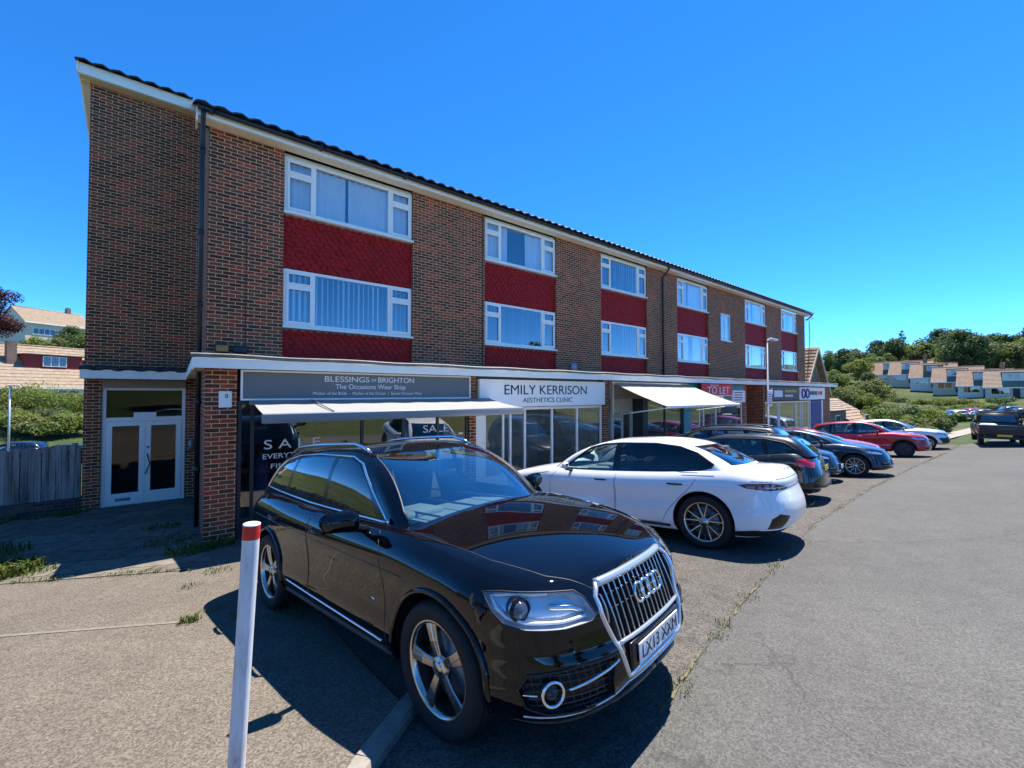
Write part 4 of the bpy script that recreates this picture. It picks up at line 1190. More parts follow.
def build_generic(kind, x, y, yaw, paint_name, label, name='parked_car', wheel_style='multi', plain=False, rails=False, group='cars parked in front of the shops', rim=None, inter=True, cladding=False, front_dark=False, **kw):
    sp = spec(kind, **kw)
    root = car_root(name, x, y, math.radians(yaw), label, group)
    c = Car(root, sp); P = M_(paint_name); x_ = c.extra
    glazing(c, sp['win'], sp['dlo'], sp['wsc'], sp['rear'], rear_m='car_glass')
    if not plain:
        doors(c, sp['doors'], P, sp['hand'][0], sp['hand'][1])
    rear_lamp(c, sp['tail']); head_lamp(c, sp['head'])
    front_grille(c, sp['grille'], 5, frame=2)
    R = sp['R']
    if cladding:
        z = c.zb(-1.3) + .16
        for sg in (1, -1):
            c.line(x_, [(-.42, z - .09), (-sp['wb'] + .42, z - .09)], 'side', .05, sg, m=1, step=.12)
    for sg in (1, -1):
        c.line(x_, [(-.4, c.zb(-1.3) + .03), (-sp['wb'] + .4, c.zb(-1.3) + .03)], 'side', .016, sg, m=1, step=.12)
        for k in (-1, 1):
            c.line(x_, [(.46 * 0 + .55, .40), (.72, .40)], 'front', .03, sg, m=1, step=.05)
        c.line(x_, [(.20, .28), (.70, .30)], 'front', .018, sg, m=1, step=.08)
        c.line(x_, [(.70, .40), (.45, .60), (.2, .68), (-.2, .72)], 'top', .003, sg, m=1, step=.1, lift=-.001)
        c.line(x_, [(0, .36), (.40, .36), (.78, .40)], 'rear', .03, sg, m=1, step=.1)
    if front_dark:
        for sg, o, vs, fc in c.region('bumper', [(-.80, .34), (.80, .34), (.86, .62), (-.86, .62)], 'front', M_('dark_trim'), mirror=False): pass
    if rails:
        for sg in (1, -1):
            mb = MB(); pts = []
            for k in range(11):
                xx = sp['cab']['xw1'] - .15 - (sp['cab']['xw1'] - sp['cab']['xg1'] - .25) * k / 10
                h = c.csurf.hit((xx, sg * (sp['cab']['yr'] - .06), 4), (0, 0, -1))
                pts.append(h + Vector((0, 0, .002 + .05 * min(1, min(k, 10 - k) / 1.4))))
            mb.tube(pts, .016, 8); mb.build('roof_rail', M_('black_plastic'), root)
    mb = MB()
    ax = sp['cab']['xg1'] + .16
    h = c.csurf.hit((ax, 0, 4), (0, 0, -1))
    mb.tube([h - Vector((0, 0, .01)), h + Vector((-.12, 0, .17))], [.012, .005], 6); mb.build('aerial', M_('black_plastic'), root)
    c.arches(.008 if not cladding else .030, 0 if not cladding else 1, gap=.05); c.floor()
    c.finish([P, M_('dark_trim'), M_('chrome')])
    if inter: c.interior(xs=(-1.42, -2.28), zs=.55 if kind == 'hatch' else .66)
    zb = sp['win'][0][0][1]
    c.mirrors(sp['win'][0][0][0] - .04, zb + .055, [P, M_('gloss_trim'), M_('chrome')], (.10, .19, .12), .01)
    c.wheels(wheel_style, M_(rim or 'rim_alloy'), R * .68, .21)
    plate(root, '', (sp['fo'] + .0, 0, sp['grille'][0][1] + .10), (0, 0, PI / 2), lettered=False)
    plate(root, '', (-(sp['wb'] + sp['ro']) + .022, 0, .72 if kind == 'hatch' else .80), (0, 0, -PI / 2), yellow=True, lettered=False)
    return root
OUT, IN = -81.2, 98.8
def build_car_row():
    build_generic('suv', 11.6, 7.2, IN, 'paint_charcoal', 'dark car with black roof bars, mostly hidden behind the black hatchback', rails=True)
    build_generic('hatch', 10.5, 6.3, IN, 'paint_charcoal', 'charcoal hatchback with tall red tail lights, parked nose in beside the white saloon', rails=False)
    build_generic('hatch', 12.5, 4.35, OUT, 'paint_slate', 'slate blue car with dark grille, nose just showing past the charcoal hatchback', )
    build_generic('hatch', 14.6, 4.4, OUT, 'paint_charcoal', 'dark grey small car, nose between the slate blue and navy cars', wheel_style='multi')
    build_generic('hatch', 16.9, 3.7, OUT, 'paint_navy', 'shiny navy car with large multi-spoke alloy wheels, parked nose out', wheel_style='multi', R=.34)
    build_generic('hatch', 19.6, 4.35, OUT, 'paint_red', 'bright red hatchback set back behind the navy car')
    build_generic('suv', 26.0, 4.0, OUT, 'paint_maroon', 'dark red SUV with black alloys and dark cladding, parked nose out', rim='rim_dark', cladding=True)
    build_generic('suv', 31.8, 4.0, OUT, 'paint_silver', 'silver white car with dark lower bumper, last of the row', front_dark=True)
# ------------------------------------------------------------------ the building
BO = Vector((0, 10.3, 0))
def build_building():
    root = empty('shop_building', BO, label='long three storey dark brick block with red tile-hung bays over a row of shops', cat='building')
    def P(name, mb, mats, parent=None): return mb.build(name, mats, parent or root)
    B = lambda: MB(off=BO)
    piers = [(.42, 1.77), (4.82, 7.12), (10.10, 12.42), (15.40, 17.72), (20.60, 24.70), (27.60, 29.90), (32.70, 34.10)]
    bays = [(1.77, 4.82), (7.12, 10.10), (12.42, 15.40), (17.72, 20.60), (24.70, 27.60), (29.90, 32.70)]
    ZT = 7.81
    w = B()
    for i, (a, b) in enumerate(piers):
        if i == 4:
            w.box(a, 21.85, 10.3, 10.62, 2.95, ZT); w.box(23.05, b, 10.3, 10.62, 2.95, ZT)
            w.box(21.85, 23.05, 10.3, 10.62, 2.95, 5.20); w.box(21.85, 23.05, 10.3, 10.62, 6.64, ZT)
        else: w.box(a, b, 10.3, 10.62, 2.95, ZT)
        for e, sg in ((a, 1), (b, -1)):        # bullnosed brick margin at each bay
            if i not in (0,) or e == b:
                pass
    # left stair block: wall around the entrance doors, then returns and back
    w.box(-1.73, -1.42, 14.0, 14.3, -.6, 9.85); w.box(.16, .42, 14.0, 14.3, -.6, 9.85); w.box(-1.42, .16, 14.0, 14.3, 2.60, 9.85)
    w.box(.42, .72, 10.625, 14.3, -.4, 7.9)
    w.box(-1.73, -1.43, 14.302, 18.5, -.8, 9.0)
    w.box(33.8, 34.098, 10.622, 18.5, -1.5, 7.8)
    w.box(-1.728, 34.096, 18.502, 18.8, -1.5, 7.8)
    # gable triangles
    fn = lambda x: (lambda u, v, d: (x + d, u, v))
    w.prism([(10.64, 7.902), (14.1, 7.902), (14.1, 9.75)], fn(.44), 0, .27)
    w.prism([(14.31, 9.002), (18.49, 9.002), (18.49, 7.95 + .15), (14.31, 9.95)][:2] + [(14.31, 9.82)], fn(-1.72), 0, .27)
    w.prism([(10.63, 7.802), (18.49, 7.802), (14.2, 9.95)], fn(33.81), 0, .28)
    # ground floor brick piers
    for a, b in ((.36, .81), (5.58, 5.78), (10.60, 10.86), (20.62, 21.0), (22.85, 23.12), (32.02, 33.35)):
        w.box(a, b, 8.73, 9.15, -1.3, 2.89)
    w.box(.362, .62, 9.152, 10.298, -.5, 2.888)
    w.box(20.64, 20.98, 9.152, 11.5, -1.3, 2.888); w.box(22.87, 23.10, 9.152, 11.5, -1.3, 2.888); w.box(20.99, 22.86, 11.2, 11.5, -1.3, 2.888)
    w.box(33.0, 33.34, 9.152, 10.3, -1.3, 2.888)
    P('wall', w, M_('dark_brick'))
    # movement joint line in the first pier
    j = B(); j.box(1.075, 1.087, 10.292, 10.301, 3.1, 6.2); P('movement_joint', j, M_('dark_trim'))
    # roof: corrugated clay tiles on both slopes
    r = B()
    def slope(x0, x1, pts, lam=.30, amp=.028, nx=None):
        n = int((x1 - x0) / lam * 8)
        vs = []
        for (y, z) in pts:
            for i in range(n + 1):
                x = x0 + (x1 - x0) * i / n
                t = (x / lam) % 1.0
                h = amp * (math.cos(2 * PI * t) if t < .62 else math.cos(2 * PI * t) * .5 + .1)
                vs.append((x, y, z + h))
        m = len(pts)
        fs = []
        for k in range(m - 1):
            for i in range(n): fs.append((k * (n + 1) + i, k * (n + 1) + i + 1, (k + 1) * (n + 1) + i + 1, (k + 1) * (n + 1) + i))
        b0 = len(vs)
        # underside edge thickness
        vs2 = [(v[0], v[1], v[2] - .035) for v in vs[:n + 1]]
        fs += [(i, b0 + i, b0 + i + 1, i + 1) for i in range(n)]
        r.add(vs + vs2, fs, False)
    crs = []
    for k in range(13):
        y = 9.80 + 4.30 * k / 13; z = 7.985 + 2.26 * k / 13
        crs += [(y, z + .018), (y + 4.30 / 13 * .97, z + 2.26 / 13 * .97 - .006)]
    slope(.18, 34.45, crs)
    slope(-1.95, .20, [(13.55, 10.135), (13.80, 10.15), (14.12, 10.18)])
    slope(-1.95, 34.45, [(14.10, 10.19), (16.5, 8.92), (19.1, 7.52)])
    r.tube([(x, 14.1, 10.22) for x in (.2, 34.4)], .09, 8)
    P('roof', r, M_('roof_tile'))
    # soffit, fascia, verge boards
    f = B()
    f.box(.20, 34.35, 9.98, 10.03, 7.805, 7.955)
    f.box(-1.91, .415, 13.68, 13.72, 9.86, 10.11)
    f.box(.20, .23, 9.97, 10.34, 7.70, 7.95)
    f.prism([(13.66, 9.90), (13.66, 10.125), (14.1, 10.145), (19.0, 7.47), (19.0, 7.21), (14.1, 9.90)], lambda u, v, d: (-1.93 + d, u, v), 0, .03)
    P('fascia', f, M_('white_paint'))
    s = B()
    s.box(.23, 34.3, 10.03, 10.30, 7.812, 7.85); s.box(-1.89, .415, 13.72, 14.0, 9.852, 9.88)
    s.prism([(13.9, 9.83), (13.9, 10.1), (14.1, 10.1), (18.9, 7.42), (18.9, 7.25), (14.1, 9.84)], lambda u, v, d: (-1.89 + d, u, v), 0, .15)
    P('soffit', s, M_('soffit_cream'))
    # gutters and downpipes
    g = B()
    g.tube([(.22, 9.90, 7.93), (34.4, 9.90, 7.93)], .055, 10)
    for k in range(0, 34, 2):
        g.box(.4 + k, .46 + k, 9.83, 9.98, 7.88, 7.985)
    g.tube([(34.38, 9.9, 7.93), (34.42, 10.0, 7.8), (34.2, 10.22, 7.55)], .045, 8)
    P('gutter', g, M_('black_plastic'))
    def pipe(x, y, pts=()):
        d = B()
        d.tube([(x, 9.9, 7.90), (x, 9.92, 7.80), (x, y - .0, 7.50), (x, y, 7.3), (x, y, -.08 if x < 5 else 3.1)], .040, 10)
        for z in (7.2, 5.6, 4.2, 2.3, 1.0):
            if z > (0 if x < 5 else 3): d.tube([(x, y, z - .05), (x, y, z + .05)], .050, 10)
        P('downpipe', d, M_('black_plastic'))
    pipe(.31, 10.15); pipe(16.45, 10.22)
    d = B(); d.tube([(7.02, 10.25, 7.7), (7.02, 10.25, 3.1)], .012, 6)
    P('cable', d, M_('black_plastic'))
    # tile-hung panels: fish-scale tiles, real tiles in rows
    def tiles(x0, x1, z0, z1, kx=.166, kz=.105):
        t = B()
        t.box(x0, x1, 10.42, 10.60, z0, z1, m=0)
        rows = int((z1 - z0) / kz) + 1; nx = int(round((x1 - x0) / kx)); kx = (x1 - x0) / nx
        for q in range(rows):
            zb = z0 + q * kz - .02
            for i in range(-1 if q % 2 else 0, nx):
                xa = x0 + (i + (.5 if q % 2 else 0)) * kx
                xl, xr = max(xa, x0), min(xa + kx - .004, x1)
                if xr - xl < .02: continue
                cx = (xa + xa + kx) / 2; r_ = kx / 2 - .002
                top = min(zb + kz + .05, z1)
                if top - zb < .05: continue
                jit = random.uniform(-.006, .006)
                out = []
                for k in range(7):
                    a = PI + PI * k / 6
                    px = cx + r_ * math.cos(a)
                    out.append((min(max(px, xl), xr), zb + .075 + .075 * math.sin(a)))
                poly = [(xl, top)] + [(p[0], min(p[1], top - .002)) for p in out] + [(xr, top)]
                vf = []
                for (x, z) in poly:
                    k = (z - zb) / (kz + .05)
                    vf.append((x, 10.385 + .030 * k - .004 + jit, z))
                n = len(poly)
                vb = [(x, y + .016, z) for x, y, z in vf]
                t.add(vf + vb, [tuple(range(n))] + [(k, n + k, n + (k + 1) % n, (k + 1) % n) for k in range(n)])
        return t
    for (a, b) in bays:
        for z0, z1 in ((3.05, 3.90), (5.24, 6.44)):
            o = P('tile_panel', tiles(a + .002, b - .002, z0, z1), M_('red_tile'))
            l = B(); x = a + .01
            n = int((b - a) / .166)
            for k in range(n):       # pale mortar edge under the sill
                xa = a + (b - a) * (k + .5) / n
                l.prism([(xa - .075, z1 + .005), (xa - .055, z1 - .03), (xa, z1 - .05), (xa + .055, z1 - .03), (xa + .075, z1 + .005)], lambda u, v, d: (u, 10.375 + d, v), 0, .01)
            P('mortar_fillet', l, M_('lead'), o)
    # windows
    cm = {}
    def window(x0, x1, z0, z1, kind, bay=True):
        f = B(); y0, y1 = 10.36, 10.43
        def bar(a, b, c, d, yy=0): f.box(a, b, y0 + yy, y1, c, d)
        bar(x0, x1, z0, z0 + .07); bar(x0, x1, z1 - .06, z1)
        bar(x0, x0 + .06, z0 + .07, z1 - .06); bar(x1 - .06, x1, z0 + .07, z1 - .06)
        panes = []
        if bay:
            m1, m2 = x0 + (x1 - x0) * .205, x0 + (x1 - x0) * .80
            tz = z1 - .37
            for m in (m1, m2): bar(m - .035, m + .035, z0 + .07, z1 - .06)
            for a, b in ((x0 + .06, m1 - .035), (m2 + .035, x1 - .06)):
                bar(a, b, tz - .03, tz + .03)
                for c, d in ((z0 + .07, tz - .03), (tz + .03, z1 - .06)):     # opening sashes stand proud
                    for q in ((a, a + .045, c, d), (b - .045, b, c, d), (a + .045, b - .045, c, c + .045), (a + .045, b - .045, d - .045, d)):
                        f.box(q[0] + .001, q[1] - .001, y0 - .022, y0 - .001, q[2] + .001, q[3] - .001)
                    panes.append((a, b, c, d))
            panes.append((m1 + .035, m2 - .035, z0 + .07, z1 - .06))
        else:
            m1 = (x0 + x1) / 2
            bar(m1 - .035, m1 + .035, z0 + .07, z1 - .06)
            panes = [(x0 + .06, m1 - .035, z0 + .07, z1 - .06), (m1 + .035, x1 - .06, z0 + .07, z1 - .06)]
        f.box(x0 - .02, x1 + .02, 10.27, 10.40, z0 - .045, z0 - .002)
        win = P('window', f, M_('white_upvc'))
        g = B()
        for a, b, c, d in panes:
            e = random.uniform(-.0022, .0022); e2 = random.uniform(-.003, .003)
            g.quad((a, y0 + .02 + e, c), (b, y0 + .02 - e, c), (b, y0 + .02 - e + e2, d), (a, y0 + .02 + e + e2, d))
        g.build('pane', M_('window_glass'), win, fixn=False)
        h = B()
        if kind == 'curtain':
            n = 90; mid = (x0 + x1) / 2 + random.uniform(-.2, .2); gap = random.choice((.03, .06, .12, .35, .7))
            for xa, xb in ((x0 + .03, mid - gap / 2), (mid + gap / 2, x1 - .03)):
                vs = []; k = 50
                ph = random.uniform(0, 6)
                for i in range(k + 1):
                    x = xa + (xb - xa) * i / k
                    for z, am in ((z0 + .04, .03), (z1 - .05, .018)):
                        vs.append((x, 10.51 + am * math.sin(ph + x * 34 + .9 * math.sin(x * 9)), z))
                h.add(vs, [(2 * i, 2 * i + 2, 2 * i + 3, 2 * i + 1) for i in range(k)], True)
            P('curtain', h, M_('curtain'), win)
        elif kind == 'blind':
            n = int((x1 - x0) / .125)
            for i in range(n):
                x = x0 + .06 + (x1 - x0 - .12) * (i + .5) / n
                a = math.radians(random.uniform(48, 66))
                dx, dy = .056 * math.cos(a), .056 * math.sin(a)
                h.quad((x - dx, 10.50 - dy, z0 + .06), (x + dx, 10.50 + dy, z0 + .06), (x + dx, 10.50 + dy, z1 - .06), (x - dx, 10.50 - dy, z1 - .06))
            P('blind', h, M_('blind'), win)
        return win
    lowk = ['blind', 'blind', 'blind', 'curtain', 'curtain', 'curtain']
    for i, (a, b) in enumerate(bays):
        window(a + .015, b - .015, 6.49, 7.72, 'curtain' if i != 2 else 'blind')
        window(a + .015, b - .015, 3.95, 5.22, lowk[i])
    window(21.855, 23.045, 5.22, 6.635, 'curtain', bay=False)
    for (a, b) in bays:
        hd = B(); hd.box(a, b, 10.41, 10.6, 7.722, 7.81)
        P('head_board', hd, M_('white_paint'))
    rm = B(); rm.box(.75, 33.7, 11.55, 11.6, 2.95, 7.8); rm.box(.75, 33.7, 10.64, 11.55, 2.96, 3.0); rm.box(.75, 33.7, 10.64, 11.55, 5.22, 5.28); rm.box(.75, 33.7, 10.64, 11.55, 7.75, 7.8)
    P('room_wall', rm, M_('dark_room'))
    # canopy over the shops, with its return to the entrance
    c = B()
    c.box(.20, 33.62, 8.40, 10.298, 2.89, 3.05)
    c.box(.20, .418, 10.302, 13.98, 2.85, 3.05)
    c.box(-1.68, .20, 13.32, 13.99, 2.84, 3.02)
    P('canopy', c, M_('cream_paint'))
    cf = B()
    cf.box(.17, 33.65, 8.365, 8.398, 2.875, 3.035)
    cf.box(.167, .198, 8.40, 13.30, 2.85, 3.03)
    cf.box(-1.715, .166, 13.285, 13.318, 2.80, 3.0); cf.box(-1.715, -1.685, 13.32, 13.98, 2.80, 3.0)
    P('canopy_fascia', cf, M_('white_paint'))
    cl = B()
    pts = []
    for i in range(120):
        x = .15 + 33.52 * i / 119
        pts.append((x, 8.36 + .008 * math.sin(i * 1.7), 3.075 + .008 * math.sin(i * .9)))
    cl.tube(pts, .035, 6, smooth=False)
    cl.box(.16, 33.64, 8.42, 10.29, 3.052, 3.075)
    P('canopy_felt', cl, M_('lead'))
    ce = B()
    pts = [(-1.74 + 1.91 * i / 40, 13.28 + .02 * math.sin(i * 1.3), 3.035 + .018 * math.sin(i * .8)) for i in range(41)]
    ce.tube(pts, .045, 6); ce.box(-1.72, .16, 13.30, 13.99, 3.022, 3.05)
    ce.tube([(.16, 13.25, 3.04), (.16, 8.45, 3.06)], .02, 6)
    P('canopy_felt', ce, M_('felt'))
    # entrance doors
    e = B()
    e.box(-1.42, .16, 13.93, 13.99, 2.60, 2.80)
    P('head_board', e, M_('brown_panel'))
    df = B(); yd0, yd1 = 14.06, 14.13
    df.box(-1.42, -1.35, yd0, yd1, -.27, 2.60); df.box(.09, .16, yd0, yd1, -.27, 2.60)
    df.box(-1.35, .09, yd0, yd1, 2.54, 2.60); df.box(-1.35, .09, yd0 - .01, yd1, 1.78, 1.87); df.box(-1.45, .18, 13.90, 14.12, -.33, -.27)
    dfo = P('door_frame', df, M_('white_upvc'))
    tg = B(); tg.quad((-1.35, 14.10, 1.87), (.09, 14.10, 1.87), (.09, 14.10, 2.54), (-1.35, 14.10, 2.54)); P('pane', tg, M_('door_glass'), dfo)
    np_ = B(); np_.rbox(-.85, -.42, 14.04, 14.055, 1.86, 1.99, .006, seg=1, smooth=False); P('name_plate', np_, M_('sign_white'), dfo)
    for a, b, sd in ((-1.345, -.632, 0), (-.628, .085, 1)):
        l = B()
        for q in ((a, a + .11, -.26, 1.775), (b - .11, b, -.26, 1.775), (a + .11, b - .11, 1.66, 1.775), (a + .11, b - .11, -.26, .02)):
            l.box(q[0], q[1], 14.045, 14.10, q[2], q[3])
        o = P('entrance_door', l, M_('white_upvc'))
        g = B(); g.quad((a + .11, 14.075, .02), (b - .11, 14.075, .02), (b - .11, 14.075, 1.66), (a + .11, 14.075, 1.66)); P('pane', g, M_('door_glass'), o)
        h = B()
        if sd == 0:
            h.rbox(a + .18, a + .46, 14.03, 14.045, -.16, -.09, .006, seg=1); P('letter_box', h, M_('galv'), o)
        else:
            h.tube([(a + .05, 14.04, .95), (a + .05, 14.0, .93), (a + .10, 13.985, .70), (a + .02, 14.0, .48), (a + .02, 14.04, .46)], .012, 8)
            h.cyl((a + .055, 14.046, 1.12), (a + .055, 14.02, 1.12), .022); P('handle', h, M_('black_plastic'), o)
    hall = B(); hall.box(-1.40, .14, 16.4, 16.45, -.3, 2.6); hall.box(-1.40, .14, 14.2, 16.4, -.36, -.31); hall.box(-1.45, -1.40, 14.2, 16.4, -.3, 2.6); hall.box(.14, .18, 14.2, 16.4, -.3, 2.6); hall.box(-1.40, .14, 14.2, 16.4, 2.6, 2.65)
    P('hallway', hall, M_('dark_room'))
    ip = B(); ip.rbox(.24, .34, 13.96, 13.995, .95, 1.25, .008, seg=1); P('intercom', ip, M_('galv'))
    # flood light above the canopy
    fl = B(); fl.rbox(.56, .80, 10.16, 10.24, 3.28, 3.44, .015); fl.rbox(.86, 1.12, 10.18, 10.24, 3.28, 3.44, .02); fl.box(.66, .72, 10.22, 10.30, 3.30, 3.40)
    fo = P('flood_light', fl, M_('black_plastic'))
    fl = B(); fl.quad((.58, 10.157, 3.30), (.78, 10.157, 3.30), (.78, 10.150, 3.42), (.58, 10.150, 3.42)); P('lens', fl, M_('window_glass'), fo)
    vb = B()
    for x, z in ((7.75, 3.3),): pass
    vb.rbox(10.72, 11.0, 10.2, 10.30, 3.25, 3.5, .02); P('vent_box', vb, M_('galv'))
    # small white notice on the first pier
    nb = B(); nb.rbox(.545, .735, 8.708, 8.728, 2.22, 2.50, .006, seg=1, smooth=False)
    no = P('notice', nb, M_('sign_white'))
    text('notice_lettering', 'a', .14, Vector((.655, 8.705, 2.43)) - BO, (PI / 2, 0, 0), M_('letter_black'), no, ext=.001)
    # ------------------------------------------------ shopfronts
    def room(x0, x1, depth, m, z0=-.2, z1=2.86, name='shop_interior'):
        r_ = B(); yb = 8.80 + depth
        r_.box(x0, x1, yb, yb + .05, z0, z1); r_.box(x0, x0 + .04, 8.95, yb, z0, z1); r_.box(x1 - .04, x1, 8.95, yb, z0, z1)
        r_.box(x0, x1, 8.95, yb, z0 - .04, z0); r_.box(x0, x1, 8.95, yb, z1, z1 + .03)
        return P(name, r_, m)
    def front(x0, x1, z0, z1, mull, m, y=8.80, sill=.35, transom=None, t=.055, glass='shop_glass', sill_m=None):
        f = B()
        f.box(x0, x1, y - .03, y + .04, z1 - .07, z1); f.box(x0, x1, y - .03, y + .04, z0, z0 + .05)
        for mx in [x0 + t / 2, x1 - t / 2] + list(mull): f.box(mx - t / 2, mx + t / 2, y - .028, y + .038, z0 + .05, z1 - .07)
        if transom: f.box(x0 + t, x1 - t, y - .02, y + .03, transom - .02, transom + .02)
        if sill: f.box(x0 + t, x1 - t, y - .015, y + .03, z0 + .05, z0 + sill)
        o = P('shopfront', f, m)
        g = B(); xs = sorted([x0] + list(mull) + [x1])
        for a, b in zip(xs, xs[1:]):
            e = random.uniform(-.002, .002)
            g.quad((a, y + e, z0 + (sill or .05)), (b, y - e, z0 + (sill or .05)), (b, y - e, z1 - .05), (a, y + e, z1 - .05))
        P('glass', g, M_(glass), o)
        return o
    # 1: dress shop
    o = front(.83, 5.57, -.15, 2.33, (1.05, 3.0, 3.9, 4.75), M_('charcoal_frame'), sill=.42, transom=2.0)
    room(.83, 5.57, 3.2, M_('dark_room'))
    for (x, z, sz, tx, wd) in ((1.36, 1.52, .24, 'S A L E', .95), (1.32, 1.31, .13, 'EVERYTHING', .90), (1.22, 1.13, .12, 'FINAL', .45), (1.42, .97, .11, 'ON', .2), (4.36, 1.64, .24, 'SALE', .66)):
        text('window_lettering', tx, sz, Vector((x + .35, 8.790, z)) - BO, (PI / 2, 0, 0), M_('letter_white'), o, wide=wd, ext=.001)
    # 2: clinic
    o = front(6.05, 10.58, -.15, 2.09, (6.66, 6.90, 7.40, 8.42, 9.46), M_('white_upvc'), sill=.5)
    h = B(); h.tube([(6.78, 8.76, .8), (6.78, 8.70, .85), (6.78, 8.70, 1.25), (6.78, 8.76, 1.3)], .014, 6); P('handle', h, M_('galv'), o)
    wp = B(); wp.box(5.80, 6.05, 8.78, 8.85, -.3, 2.09); P('side_panel', wp, M_('white_upvc'))
    room(5.8, 10.6, 3.0, M_('room'))
    # 3: recessed entrance under the cream awning
    fp = B(); fp.box(10.9, 15.38, 8.70, 8.80, 2.28, 2.86); P('fascia_panel', fp, M_('brown_panel'))
    o = front(13.05, 15.38, -.4, 2.26, (14.2,), M_('charcoal_frame'), sill=.55)
    dp = B(); dp.box(12.76, 13.05, 8.74, 9.3, -.4, 2.27); P('side_panel', dp, M_('charcoal_frame'))
    dp = B(); dp.box(10.9, 11.55, 9.2, 9.26, -.4, 2.27); P('side_panel', dp, M_('brown_panel'))
    dd = B()
    dd.box(11.56, 11.68, 9.15, 9.22, -.4, 1.88); dd.box(12.62, 12.74, 9.15, 9.22, -.4, 1.88); dd.box(11.68, 12.62, 9.15, 9.22, 1.80, 1.90); dd.box(11.56, 12.74, 9.16, 9.23, 1.90, 2.27)
    dd.box(11.68, 12.62, 9.16, 9.21, -.4, .2); dd.box(12.12, 12.20, 9.155, 9.215, .2, 1.8)
    do = P('shop_door', dd, M_('cream_paint'))
    g = B(); g.quad((11.68, 9.18, .2), (12.62, 9.18, .2), (12.62, 9.18, 1.8), (11.68, 9.18, 1.8)); P('pane', g, M_('shop_glass'), do)
    room(10.87, 15.4, 3.2, M_('room'))
    # 4: teal shop
    tp = B(); tp.box(15.42, 15.95, 8.72, 8.95, -.5, 2.3); tp.box(15.42, 20.60, 8.70, 8.95, 2.30, 2.86); P('fascia_panel', tp, M_('teal_paint'))
    o = front(15.95, 20.60, -.5, 2.29, (16.7, 17.05, 18.1), M_('white_upvc'), sill=.8, transom=None)
    room(15.45, 20.6, 3.0, M_('room'))
    # 5: dark sign shop
    o = front(23.15, 27.45, -.7, 2.04, (24.9, 25.1), M_('white_upvc'), sill=.8)
    st = B(); st.rbox(25.3, 27.1, 8.74, 8.765, .15, .55, .01, seg=1, smooth=False); so_ = P('shop_sticker', st, M_('sign_white'), o)
    st = B(); st.rbox(25.45, 26.9, 8.73, 8.738, .25, .45, .004, seg=1, smooth=False); P('sticker_band', st, M_('blue_paint'), o)
    room(23.15, 27.45, 3.0, M_('room'))
    # 6: blue door shop
    o = front(27.5, 29.9, -.8, 2.04, (28.2, 28.5, 29.5), M_('white_upvc'), sill=.9)
    bd = B(); bd.box(29.95, 31.75, 8.76, 8.84, -.9, 2.03)
    for k in range(5): bd.box(30.0 + k * .35, 30.3 + k * .35, 8.745, 8.759, -.7, 1.9)
    P('shop_door', bd, M_('blue_paint'))
    bd = B(); bd.box(31.77, 32.0, 8.74, 8.84, -.9, 2.05); P('side_panel', bd, M_('white_upvc'))
    room(27.5, 32.0, 2.6, M_('room'))
    return root

